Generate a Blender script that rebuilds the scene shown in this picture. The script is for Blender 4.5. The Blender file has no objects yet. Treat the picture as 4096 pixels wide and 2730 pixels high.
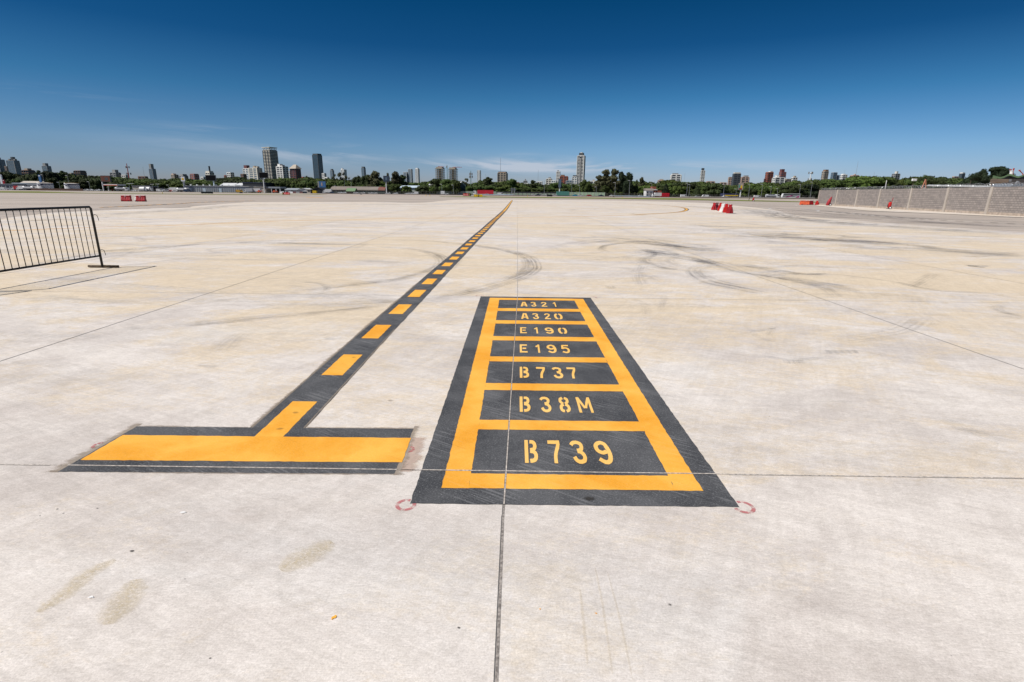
import bpy, math, random
import numpy as np
from mathutils import Vector, Matrix
C = bpy.context.scene
col = C.collection
R = math.radians
rnd = random.Random(7)

# ------------------------------------------------------------------ camera
PW, PH, FPX, CAMH = 4096.0, 2730.0, 2095.1, 1.5
PIT, ROL, YAW = 0.27618108, 0.01090154, 0.00566255
cy_, sy_ = math.cos(YAW), math.sin(YAW)
CF = Vector((-sy_*math.cos(PIT), cy_*math.cos(PIT), -math.sin(PIT)))
_r = Vector((cy_, sy_, 0)); _u = _r.cross(CF)
CR = _r*math.cos(ROL)+_u*math.sin(ROL)
CU = -_r*math.sin(ROL)+_u*math.cos(ROL)
CPOS = Vector((0, 0, CAMH))
cam = bpy.data.cameras.new('camera'); camo = bpy.data.objects.new('camera', cam); col.objects.link(camo)
cam.sensor_width = 36; cam.lens = 36*FPX/PW; cam.clip_start = 0.05; cam.clip_end = 20000
camo.matrix_world = Matrix(((CR.x, CU.x, -CF.x, 0), (CR.y, CU.y, -CF.y, 0), (CR.z, CU.z, -CF.z, CAMH), (0, 0, 0, 1)))
C.camera = camo

# ------------------------------------------------------------------ light, sky, exposure
SUN_EL = R(52.0); SUN_DX, SUN_DY = -0.932, -0.362          # horizontal direction towards the sun
sl = bpy.data.lights.new('sun', 'SUN'); sl.energy = 4.0; sl.angle = R(0.53); sl.color = (1.0, 0.955, 0.89)
slo = bpy.data.objects.new('sun', sl); col.objects.link(slo)
sd = Vector((SUN_DX*math.cos(SUN_EL), SUN_DY*math.cos(SUN_EL), math.sin(SUN_EL))).normalized()
slo.rotation_euler = sd.to_track_quat('Z', 'Y').to_euler(); slo.location = (0, 0, 60)
W = bpy.data.worlds.new('World'); C.world = W; W.use_nodes = True
nt = W.node_tree; nt.nodes.clear()
def wn(t, **k):
    n = nt.nodes.new(t)
    for a, b in k.items(): setattr(n, a, b)
    return n
def wl(a, b): nt.links.new(a, b)
sky = wn('ShaderNodeTexSky', sky_type='NISHITA', sun_disc=False, sun_elevation=SUN_EL,
         sun_rotation=math.atan2(SUN_DX, SUN_DY), altitude=20, air_density=1.0, dust_density=0.35, ozone_density=3.0)
bg = wn('ShaderNodeBackground'); bg.inputs['Strength'].default_value = 0.066
out = wn('ShaderNodeOutputWorld')
tc = wn('ShaderNodeTexCoord'); sep = wn('ShaderNodeSeparateXYZ'); wl(tc.outputs['Generated'], sep.inputs[0])
def wmath(op, a, b=None, c=None, clamp=False):
    n = wn('ShaderNodeMath', operation=op, use_clamp=clamp)
    for i, v in enumerate((a, b, c)):
        if v is None: continue
        if isinstance(v, (int, float)): n.inputs[i].default_value = v
        else: wl(v, n.inputs[i])
    return n.outputs[0]
# deep polarised-filter blue with some lens vignetting: steeper fall-off of brightness with elevation than plain clear air
el = wmath('MAXIMUM', sep.outputs['Z'], 0.0)
ramp = wn('ShaderNodeValToRGB'); wl(el, ramp.inputs[0])
SKYR = [(0.0, (1.45, 1.50, 2.05)), (0.03, (1.25, 1.52, 2.25)), (0.073, (1.014, 1.497, 2.181)), (0.154, (0.39, 1.09, 1.64)), (0.23, (0.10, 0.63, 1.13)), (0.297, (0.035, 0.53, 0.95)), (0.42, (0.15, 0.75, 1.3)), (0.75, (0.6, 0.9, 1.2))]
cr = ramp.color_ramp
while len(cr.elements) < len(SKYR): cr.elements.new(0.5)
for e, (p, c) in zip(cr.elements, SKYR): e.position = p; e.color = (*c, 1)
# polarising filter: sky light is darkest at right angles to the sun
dotn = wn('ShaderNodeVectorMath', operation='DOT_PRODUCT'); wl(tc.outputs['Generated'], dotn.inputs[0]); dotn.inputs[1].default_value = tuple(sd)
c2 = wmath('MULTIPLY', dotn.outputs['Value'], dotn.outputs['Value'])
pol = wmath('SUBTRACT', 1.0, wmath('MULTIPLY', 0.5, wmath('DIVIDE', wmath('SUBTRACT', 1.0, c2), wmath('ADD', 1.0, c2))))
# lens vignetting put into the sky: darker to either side of the view axis
azd = wmath('ARCTAN2', sep.outputs['X'], sep.outputs['Y']); azq = wmath('DIVIDE', azd, 0.85)
pol = wmath('MULTIPLY', pol, wmath('ADD', 0.50, wmath('MULTIPLY', 0.50, wmath('POWER', 2.71828, wmath('MULTIPLY', wmath('MULTIPLY', azq, azq), -1.0)))))
polvigv = wn('ShaderNodeVectorMath', operation='SCALE'); wl(sky.outputs[0], polvigv.inputs[0]); wl(pol, polvigv.inputs['Scale'])
mul = wn('ShaderNodeMix', data_type='RGBA', blend_type='MULTIPLY'); mul.inputs[0].default_value = 1
wl(polvigv.outputs[0], mul.inputs[6]); wl(ramp.outputs[0], mul.inputs[7])
# thin cirrus low over the city (noise in azimuth / elevation)
azim = wmath('ARCTAN2', sep.outputs['X'], sep.outputs['Y'])
comb = wn('ShaderNodeCombineXYZ'); wl(wmath('MULTIPLY', azim, 2.6), comb.inputs[0]); wl(wmath('MULTIPLY', wmath('ADD', el, wmath('MULTIPLY', azim, 0.06)), 26.0), comb.inputs[1])
nz = wn('ShaderNodeTexNoise'); nz.inputs['Scale'].default_value = 1.15; nz.inputs['Detail'].default_value = 7; nz.inputs['Roughness'].default_value = 0.6; nz.inputs['Distortion'].default_value = 0.7
wl(comb.outputs[0], nz.inputs['Vector'])
cl = wmath('MULTIPLY', wmath('SUBTRACT', nz.outputs[0], 0.46, clamp=True), 3.2, clamp=True)
def wbell(v, c, w):                                             # soft bump round c
    d = wmath('DIVIDE', wmath('SUBTRACT', v, c), w); return wmath('POWER', 2.71828, wmath('MULTIPLY', wmath('MULTIPLY', d, d), -1.0))
areas = None
for (a, e, wa, we, s) in [(-0.44, 0.066, 0.17, 0.020, 0.75), (0.06, 0.047, 0.20, 0.0105, 5.5), (-0.33, 0.058, 0.08, 0.012, 1.3), (-0.70, 0.124, 0.09, 0.006, 0.6), (-0.50, 0.090, 0.07, 0.006, 0.8), (0.01, 0.063, 0.03, 0.005, 1.8), (0.38, 0.045, 0.10, 0.008, 1.0)]:
    t = wmath('MULTIPLY', wmath('MULTIPLY', wbell(azim, a, wa), wbell(el, e, we)), s)
    areas = t if areas is None else wmath('ADD', areas, t)
cfac = wmath('MULTIPLY', cl, areas, clamp=True)
cm = wn('ShaderNodeMix', data_type='RGBA'); wl(wmath('MULTIPLY', cfac, 0.75), cm.inputs[0]); wl(mul.outputs[2], cm.inputs[6]); cm.inputs[7].default_value = (6.6, 7.2, 8.3, 1)
wl(cm.outputs[2], bg.inputs['Color']); wl(bg.outputs[0], out.inputs['Surface'])
C.view_settings.view_transform = 'Standard'; C.view_settings.look = 'None'; C.view_settings.gamma = 1; C.view_settings.exposure = 0.30
C.render.engine = 'CYCLES'
C.cycles.transparent_max_bounces = 24

# ------------------------------------------------------------------ pixel helpers (pixels of the 4096x2730 photograph)
def terr(y):
    t = min(1.0, max(0.0, (y-215)/235.0)); return -0.85*t
def ray(px, py): return CF+CR*((px-PW/2)/FPX)-CU*((py-PH/2)/FPX)
def G(px, py):                                  # ground point under a pixel
    d = ray(px, py)
    if d.z > -1e-4: d.z = -1e-4
    t = -CAMH/d.z
    for _ in range(25):
        t = 0.5*t+0.5*(terr(d.y*t)-CAMH)/d.z
    return Vector((d.x*t, d.y*t, terr(d.y*t)))
def at(px, py, Y):                              # point at depth Y seen at a pixel
    d = ray(px, py); t = Y/d.y
    return Vector((d.x*t, Y, CAMH+d.z*t))
def proj(p):
    v = Vector(p)-CPOS; d = v.dot(CF)
    return (PW/2+FPX*v.dot(CR)/d, PH/2-FPX*v.dot(CU)/d)

# ------------------------------------------------------------------ materials
class NT:
    def __init__(s, name):
        s.m = bpy.data.materials.new(name); s.m.use_nodes = True; s.t = s.m.node_tree; s.t.nodes.clear()
        s.out = s.n('ShaderNodeOutputMaterial'); s.p = s.n('ShaderNodeBsdfPrincipled'); s.l(s.p.outputs[0], s.out.inputs[0])
        s.tc = s.n('ShaderNodeTexCoord')
    def n(s, t, **k):
        n = s.t.nodes.new(t)
        for a, b in k.items(): setattr(n, a, b)
        return n
    def l(s, a, b): s.t.links.new(a, b)
    def inp(s, sock, v):
        if isinstance(v, (int, float)): sock.default_value = v
        elif isinstance(v, tuple): sock.default_value = (*v, 1) if len(sock.default_value) == 4 and len(v) == 3 else v
        else: s.l(v, sock)
    def math(s, op, a, b=None, clamp=False):
        n = s.n('ShaderNodeMath', operation=op, use_clamp=clamp); s.inp(n.inputs[0], a)
        if b is not None: s.inp(n.inputs[1], b)
        return n.outputs[0]
    def vec(s, sc=(1, 1, 1), loc=(0, 0, 0), rot=(0, 0, 0), src='Object'):
        n = s.n('ShaderNodeMapping'); n.inputs['Scale'].default_value = sc; n.inputs['Location'].default_value = loc; n.inputs['Rotation'].default_value = rot
        s.l(s.tc.outputs[src], n.inputs[0]); return n.outputs[0]
    def rvec(s, ang, sc, loc=(0, 0, 0)):       # rotate first, then stretch
        a = s.vec(rot=(0, 0, ang)); n = s.n('ShaderNodeMapping'); n.inputs['Scale'].default_value = sc; n.inputs['Location'].default_value = loc; s.l(a, n.inputs[0]); return n.outputs[0]
    def noise(s, v, scale, det=4, rough=0.55, dist=0.0):
        n = s.n('ShaderNodeTexNoise'); s.l(v, n.inputs['Vector']); n.inputs['Scale'].default_value = scale; n.inputs['Detail'].default_value = det
        n.inputs['Roughness'].default_value = rough; n.inputs['Distortion'].default_value = dist; return n.outputs[0]
    def ramp(s, f, a, b):                       # linear step a..b -> 0..1
        n = s.n('ShaderNodeMapRange'); s.l(f, n.inputs[0]); n.inputs[1].default_value = a; n.inputs[2].default_value = b; n.interpolation_type = 'SMOOTHSTEP'; return n.outputs[0]
    def mix(s, f, a, b, mode='MIX'):
        n = s.n('ShaderNodeMix', data_type='RGBA', blend_type=mode); s.inp(n.inputs[0], f); s.inp(n.inputs[6], a); s.inp(n.inputs[7], b); return n.outputs[2]
    def bump(s, h, st=0.3, d=0.01):
        n = s.n('ShaderNodeBump'); n.inputs['Strength'].default_value = st; n.inputs['Distance'].default_value = d; s.l(h, n.inputs['Height']); s.l(n.outputs[0], s.p.inputs['Normal'])
    def fin(s, colr, rough=0.7, metal=0.0, spec=0.5):
        s.inp(s.p.inputs['Base Color'], colr); s.inp(s.p.inputs['Roughness'], rough); s.p.inputs['Metallic'].default_value = metal; s.p.inputs['Specular IOR Level'].default_value = spec
        return s.m
MC = {}
def M(name, c, rough=0.7, metal=0.0, var=0.12, scale=1.5, spec=0.5, streak=False):
    if name in MC: return MC[name]
    s = NT(name)
    v = s.vec((1, 1, 0.25) if streak else (1, 1, 1))
    f = s.ramp(s.noise(v, scale, 6, 0.6, 0.3), 0.3, 0.7)
    a = tuple(min(1, x*(1+var)) for x in c); b = tuple(x*(1-var) for x in c)
    MC[name] = s.fin(s.mix(f, b, a), rough, metal, spec); return MC[name]

def mat_concrete():
    s = NT('apron_concrete')
    o = s.vec()
    sep = s.n('ShaderNodeSeparateXYZ'); s.l(s.tc.outputs['Object'], sep.inputs[0])
    # each cast slab has its own tone
    fx = s.math('FLOOR', s.math('DIVIDE', sep.outputs[0], 4.62)); fy = s.math('FLOOR', s.math('DIVIDE', s.math('SUBTRACT', sep.outputs[1], 2.61), 5.1))
    cb = s.n('ShaderNodeCombineXYZ'); s.l(fx, cb.inputs[0]); s.l(fy, cb.inputs[1])
    wnz = s.n('ShaderNodeTexWhiteNoise'); s.l(cb.outputs[0], wnz.inputs[0]); slab = wnz.outputs[0]
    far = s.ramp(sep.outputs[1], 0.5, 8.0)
    grain = s.noise(s.vec((0.55, 1.0, 1)), 46.0, 5, 0.72, 0.6)          # sandy grains, cm scale
    grain2 = s.noise(s.vec((0.6, 1.0, 1), (13, 5, 0)), 15.0, 6, 0.72, 0.8)
    big = s.noise(s.vec((0.50, 1.0, 1)), 0.33, 8, 0.66, 1.1)
    mid = s.noise(s.vec((0.70, 1.1, 1), (31, 7, 0)), 1.3, 8, 0.70, 1.0)
    tanm = s.math('ADD', s.math('MULTIPLY', big, 0.60), s.math('MULTIPLY', mid, 0.40))
    tanm = s.math('ADD', tanm, s.math('MULTIPLY', s.math('SUBTRACT', slab, 0.5), 0.09))
    tanm = s.math('ADD', tanm, s.math('MULTIPLY', s.math('SUBTRACT', s.math('ADD', s.math('MULTIPLY', grain, 0.5), s.math('MULTIPLY', grain2, 0.5)), 0.5), 0.42))
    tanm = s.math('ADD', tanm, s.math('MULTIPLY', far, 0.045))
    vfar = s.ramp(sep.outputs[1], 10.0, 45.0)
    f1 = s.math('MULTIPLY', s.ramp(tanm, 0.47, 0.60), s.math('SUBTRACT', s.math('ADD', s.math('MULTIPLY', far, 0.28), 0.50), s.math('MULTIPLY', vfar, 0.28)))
    base = s.mix(s.ramp(s.noise(s.vec((0.8, 1.1, 1), (9, 2, 0)), 0.8, 8, 0.70, 0.8), 0.34, 0.66), (0.610, 0.555, 0.515), (0.770, 0.715, 0.665))
    c = s.mix(f1, base, (0.720, 0.590, 0.415))
    gm = s.noise(s.vec((0.32, 1.2, 1), (77, 13, 0)), 0.60, 9, 0.74, 1.3)
    gm = s.math('ADD', gm, s.math('MULTIPLY', s.math('SUBTRACT', grain2, 0.5), 0.35))
    grey = s.ramp(gm, 0.50, 0.74)
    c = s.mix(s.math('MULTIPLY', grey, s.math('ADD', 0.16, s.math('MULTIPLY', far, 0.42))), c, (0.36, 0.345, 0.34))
    ow = s.ramp(s.math('ADD', s.noise(s.vec((0.7, 0.9, 1), (5, 51, 0)), 0.5, 7, 0.65, 0.7), s.math('MULTIPLY', s.math('SUBTRACT', grain2, 0.5), 0.2)), 0.56, 0.72)
    c = s.mix(s.math('MULTIPLY', ow, 0.40), c, (0.74, 0.72, 0.70))
    # broom lines, grit, mottling, small pits
    wob = s.n('ShaderNodeVectorMath', operation='ADD'); s.l(o, wob.inputs[0]); wv = s.n('ShaderNodeTexNoise'); s.l(o, wv.inputs['Vector']); wv.inputs['Scale'].default_value = 2.5
    wsc = s.n('ShaderNodeVectorMath', operation='SCALE'); s.l(wv.outputs['Color'], wsc.inputs[0]); wsc.inputs['Scale'].default_value = 0.05; s.l(wsc.outputs[0], wob.inputs[1])
    wm = s.n('ShaderNodeMapping'); s.l(wob.outputs[0], wm.inputs[0]); wm.inputs['Scale'].default_value = (14, 150, 1)
    br = s.noise(wm.outputs[0], 1.6, 3, 0.65, 0.2)
    grit = s.noise(o, 120.0, 6, 0.85)
    mot = s.noise(s.vec((1, 1.3, 1), (3, 3, 0)), 5.5, 7, 0.75, 0.5)
    c = s.mix(1.0, c, s.mix(s.ramp(br, 0.25, 0.75), (0.90, 0.90, 0.90), (1.06, 1.06, 1.06)), 'MULTIPLY')
    c = s.mix(1.0, c, s.mix(s.ramp(mot, 0.30, 0.70), (0.93, 0.925, 0.915), (1.05, 1.05, 1.05)), 'MULTIPLY')
    c = s.mix(1.0, c, s.mix(s.ramp(grit, 0.30, 0.70), (0.80, 0.79, 0.78), (1.12, 1.12, 1.12)), 'MULTIPLY')
    sc1 = s.noise(s.rvec(R(24), (1.2, 14, 1), (2, 1, 0)), 1.5, 6, 0.75, 0.8); sc2 = s.noise(s.rvec(R(-63), (1.0, 12, 1), (7, 1, 0)), 1.2, 6, 0.75, 0.8)
    c = s.mix(1.0, c, s.mix(s.ramp(sc1, 0.35, 0.65), (0.945, 0.945, 0.945), (1.04, 1.04, 1.04)), 'MULTIPLY')
    c = s.mix(1.0, c, s.mix(s.ramp(sc2, 0.35, 0.65), (0.965, 0.96, 0.955), (1.03, 1.03, 1.03)), 'MULTIPLY')
    gr3 = s.noise(s.vec((0.7, 1.2, 1), (1, 8, 0)), 38.0, 4, 0.85)
    c = s.mix(1.0, c, s.mix(s.ramp(gr3, 0.34, 0.66), (0.925, 0.92, 0.91), (1.045, 1.045, 1.045)), 'MULTIPLY')
    # short broken dark scratches and scuffs along the broom direction
    streaks = s.ramp(s.noise(s.vec((5, 60.0, 1), (2, 9, 0)), 1.3, 5, 0.8, 0.5), 0.66, 0.74)
    gate = s.ramp(s.noise(s.vec((0.6, 1.4, 1), (50, 3, 0)), 0.8, 6, 0.7), 0.52, 0.62)
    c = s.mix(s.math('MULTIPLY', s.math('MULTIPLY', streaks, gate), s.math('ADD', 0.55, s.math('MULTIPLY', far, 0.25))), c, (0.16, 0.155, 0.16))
    for (sc, lo, hi, g0, g1, am, cc) in ((5.0, 0.012, 0.035, 0.56, 0.60, 0.75, (0.09, 0.085, 0.085)), (13.0, 0.02, 0.06, 0.54, 0.60, 0.6, (0.20, 0.18, 0.17))):
        vo = s.n('ShaderNodeTexVoronoi'); s.l(o, vo.inputs['Vector']); vo.inputs['Scale'].default_value = sc
        pit = s.math('SUBTRACT', 1.0, s.ramp(vo.outputs['Distance'], lo, hi)); pg = s.ramp(s.noise(s.vec(loc=(8, sc, 0)), 3.1, 2), g0, g1)
        c = s.mix(s.math('MULTIPLY', s.math('MULTIPLY', pit, pg), am), c, cc)
    s.bump(s.math('ADD', s.math('MULTIPLY', br, 0.5), s.math('MULTIPLY', grit, 0.5)), 0.45, 0.004)
    return s.fin(c, 0.85, 0, 0.25)
def mat_asphalt(name, c0, c1):
    s = NT(name)
    a = s.ramp(s.noise(s.vec((0.12, 1.0, 1)), 0.22, 7, 0.65, 0.6), 0.3, 0.7)
    c = s.mix(a, c0, c1)
    b = s.ramp(s.noise(s.vec((0.05, 1.2, 1), (9, 5, 0)), 0.8, 6, 0.7, 0.4), 0.50, 0.72)
    c = s.mix(s.math('MULTIPLY', b, 0.5), c, tuple(x*0.55 for x in c0))
    g = s.noise(s.vec(), 60, 3)
    c = s.mix(1.0, c, s.mix(s.ramp(g, 0.3, 0.7), (0.9, 0.9, 0.9), (1.08, 1.08, 1.08)), 'MULTIPLY')
    return s.fin(c, 0.9, 0, 0.2)
def mat_paint(name, c0, c1, speck, wear, tracks=0.0, crack=0.0):
    s = NT(name)
    big = s.ramp(s.noise(s.vec((1, 1, 1)), 2.2, 6, 0.6, 0.5), 0.3, 0.7)
    c = s.mix(big, c0, c1)
    g = s.noise(s.vec((1, 1.6, 1)), 95, 5, 0.8)
    c = s.mix(s.math('MULTIPLY', s.ramp(g, 0.50, 0.72), wear), c, speck)
    if tracks:                                   # dusty tyre prints crossing the paint at a slant
        v = s.rvec(R(32), (2.2, 60.0, 1))
        t = s.math('MULTIPLY', s.ramp(s.noise(v, 1.0, 3, 0.6), 0.50, 0.64), s.ramp(s.noise(s.vec(loc=(4, 1, 0)), 2.4, 3), 0.50, 0.60))
        c = s.mix(s.math('MULTIPLY', t, tracks), c, speck)
        t2 = s.math('MULTIPLY', s.ramp(s.noise(s.rvec(R(32), (2.2, 55, 1), (3, 3, 0)), 1.0, 3), 0.55, 0.66), s.ramp(s.noise(s.vec(loc=(1, 9, 0)), 2.0, 3), 0.48, 0.60))
        c = s.mix(s.math('MULTIPLY', t2, tracks*0.9), c, tuple(x*0.35 for x in c0))
    if crack:
        k = s.math('MULTIPLY', s.ramp(s.noise(s.vec(loc=(6, 2, 0)), 30, 5, 0.8, 1.2), 0.66, 0.72), s.ramp(s.noise(s.vec(loc=(2, 2, 0)), 2.5, 2), 0.55, 0.62))
        c = s.mix(s.math('MULTIPLY', k, crack), c, (0.30, 0.17, 0.14))
    gr = s.noise(s.vec(), 260, 3)
    c = s.mix(1.0, c, s.mix(s.ramp(gr, 0.25, 0.75), (0.88, 0.88, 0.88), (1.08, 1.08, 1.08)), 'MULTIPLY')
    s.bump(g, 0.5, 0.004)
    return s.fin(c, 0.85, 0, 0.12)
def mat_tyre(name, c, strength):
    """rubber smear: transparent sheet, streaked across its width (UV: x along, y across)"""
    s = NT(name)
    s.tc2 = s.n('ShaderNodeUVMap'); mp = s.n('ShaderNodeMapping'); s.l(s.tc2.outputs[0], mp.inputs[0]); mp.inputs['Scale'].default_value = (0.7, 9.0, 1)
    sepu = s.n('ShaderNodeSeparateXYZ'); s.l(s.tc2.outputs[0], sepu.inputs[0])
    gro = s.math('SINE', s.math('MULTIPLY', sepu.outputs[1], 31.0))
    st = s.ramp(s.math('ADD', s.noise(mp.outputs[0], 1.0, 4, 0.7), s.math('MULTIPLY', gro, 0.055)), 0.34, 0.62)
    v = sepu.outputs[1]; e = s.math('MULTIPLY', s.math('MULTIPLY', v, s.math('SUBTRACT', 1.0, v)), 4.0)
    br = s.ramp(s.noise(s.vec((1, 1, 1)), 0.9, 6, 0.7, 0.5), 0.36, 0.62)
    gr = s.ramp(s.noise(s.vec((4, 60, 1)), 1.4, 4, 0.7), 0.30, 0.62)
    a = s.math('MULTIPLY', s.math('MULTIPLY', st, s.math('POWER', e, 0.9)), s.math('MULTIPLY', s.math('ADD', 0.25, s.math('MULTIPLY', br, 0.75)), s.math('ADD', 0.25, s.math('MULTIPLY', gr, 0.75))))
    at_ = s.n('ShaderNodeAttribute', attribute_name='fade'); a = s.math('MULTIPLY', a, at_.outputs['Fac'])
    tr = s.n('ShaderNodeBsdfTransparent'); mx = s.n('ShaderNodeMixShader'); s.l(s.math('MULTIPLY', a, strength, True), mx.inputs[0]); s.l(tr.outputs[0], mx.inputs[1]); s.l(s.p.outputs[0], mx.inputs[2]); s.l(mx.outputs[0], s.out.inputs[0])
    return s.fin(c, 0.85, 0, 0.2)
def mat_ragged(name, c, thr=0.5, sc=9.0, strength=0.85, soft=False):
    """thin overspray / old paint whose edge is broken up (UV y 0..1 from inside to outside)"""
    s = NT(name); s.tc2 = s.n('ShaderNodeUVMap'); sepu = s.n('ShaderNodeSeparateXYZ'); s.l(s.tc2.outputs[0], sepu.inputs[0])
    n = s.noise(s.vec((1, 2.2, 1)), sc, 7, 0.75, 0.4)
    a = s.ramp(s.math('SUBTRACT', s.math('ADD', n, 0.25), s.math('MULTIPLY', sepu.outputs[1], 0.75)), thr-0.18, thr+0.12)
    if soft: a = s.math('MULTIPLY', a, s.math('MULTIPLY', s.math('SUBTRACT', 1.0, sepu.outputs[1]), s.ramp(s.noise(s.vec((1, 1.6, 1)), 60, 4, 0.8), 0.30, 0.60)))
    tr = s.n('ShaderNodeBsdfTransparent'); mx = s.n('ShaderNodeMixShader'); s.l(s.math('MULTIPLY', a, strength, True), mx.inputs[0]); s.l(tr.outputs[0], mx.inputs[1]); s.l(s.p.outputs[0], mx.inputs[2]); s.l(mx.outputs[0], s.out.inputs[0])
    return s.fin(s.mix(s.ramp(s.noise(s.vec(), 30, 4), 0.3, 0.7), tuple(x*0.85 for x in c), c), 0.85, 0, 0.2)
def mat_block():
    """grey concrete blockwork; x along the wall, z up"""
    s = NT('concrete_blockwork')
    mp = s.n('ShaderNodeMapping'); s.l(s.tc.outputs['UV'], mp.inputs[0])
    b = s.n('ShaderNodeTexBrick'); s.l(mp.outputs[0], b.inputs['Vector']); b.inputs['Scale'].default_value = 1.0; b.inputs['Brick Width'].default_value = 0.40; b.inputs['Row Height'].default_value = 0.20
    b.inputs['Mortar Size'].default_value = 0.020; b.inputs['Mortar Smooth'].default_value = 0.2; b.inputs['Bias'].default_value = 0.0
    b.inputs['Color1'].default_value = (0.37, 0.325, 0.295, 1); b.inputs['Color2'].default_value = (0.27, 0.24, 0.22, 1); b.inputs['Mortar'].default_value = (0.16, 0.14, 0.13, 1)
    st = s.ramp(s.noise(mp.outputs[0], 0.9, 6, 0.65, 0.5), 0.35, 0.7)
    c = s.mix(s.math('MULTIPLY', st, 0.35), b.outputs[0], (0.17, 0.155, 0.15))
    g = s.noise(mp.outputs[0], 40, 4); c = s.mix(1.0, c, s.mix(s.ramp(g, 0.3, 0.7), (0.88, 0.88, 0.88), (1.1, 1.1, 1.1)), 'MULTIPLY')
    s.bump(b.outputs[1], -0.5, 0.02)
    return s.fin(c, 0.9, 0, 0.2)
def mat_leaf(name, dark, light):
    s = NT(name)
    oi = s.n('ShaderNodeObjectInfo')
    v = s.n('ShaderNodeVectorMath', operation='ADD'); s.l(s.tc.outputs['Object'], v.inputs[0]); s.l(oi.outputs['Location'], v.inputs[1])
    f = s.ramp(s.noise(v.outputs[0], 7.0, 5, 0.7), 0.30, 0.70)
    ge = s.n('ShaderNodeNewGeometry'); f = s.math('MULTIPLY', s.math('ADD', s.math('MULTIPLY', f, 0.55), s.math('MULTIPLY', ge.outputs['Random Per Island'], 0.45)), 1.0)
    c = s.mix(f, dark, light)
    hs = s.n('ShaderNodeHueSaturation'); s.l(c, hs.inputs['Color']); s.l(s.math('ADD', 0.485, s.math('MULTIPLY', oi.outputs['Random'], 0.03)), hs.inputs['Hue']); s.l(s.math('ADD', 0.75, s.math('MULTIPLY', oi.outputs['Random'], 0.5)), hs.inputs['Value'])
    return s.fin(hs.outputs[0], 0.75, 0, 0.25)

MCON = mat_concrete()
MTAXI = mat_asphalt('taxiway_asphalt', (0.35, 0.30, 0.258), (0.50, 0.43, 0.37))
MROAD = mat_asphalt('highway_asphalt', (0.17, 0.15, 0.14), (0.24, 0.21, 0.19))
MRUN = mat_asphalt('runway_surface', (0.38, 0.32, 0.27), (0.50, 0.42, 0.36))
MDARK = mat_paint('dark_marking_paint', (0.048, 0.050, 0.055), (0.110, 0.111, 0.116), (0.33, 0.33, 0.335), 0.80, 0.30)
MYEL = mat_paint('amber_marking_paint', (0.80, 0.34, 0.028), (0.92, 0.48, 0.080), (0.93, 0.64, 0.30), 0.34, 0.12, 0.9); MYOLD = mat_paint('worn_amber_line_paint', (0.66, 0.33, 0.06), (0.80, 0.44, 0.10), (0.60, 0.50, 0.36), 0.5, 0.2, 0.6)
MLET = mat_paint('pale_amber_stencil_paint', (0.88, 0.50, 0.12), (0.95, 0.60, 0.20), (0.7, 0.5, 0.3), 0.25, 0.0, 0.5)
MTY = mat_tyre('tyre_rubber_marks', (0.095, 0.10, 0.115), 0.55)
MTYL = mat_tyre('faint_tyre_marks', (0.20, 0.18, 0.16), 0.66)
MOLD = mat_ragged('old_brown_paint_edge', (0.38, 0.315, 0.25), .5, 12, .62)
MPINK = mat_ragged('faded_pink_ground_paint', (0.60, 0.46, 0.38), 0.35, 6.0, 0.8)
MREDP = mat_ragged('red_spray_paint', (0.60, 0.16, 0.17), 0.50, 60.0, 0.62)
MGRASS = NT('verge_grass'); _g = MGRASS; MGRASS = _g.fin(_g.mix(_g.ramp(_g.noise(_g.vec((0.2, 1, 1)), 0.35, 7, 0.7, 0.5), 0.3, 0.7), (0.15, 0.145, 0.05), (0.20, 0.23, 0.06)), 0.95, 0, 0.1)
MWOOD = M('wooded_ground', (0.06, 0.07, 0.03))

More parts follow.
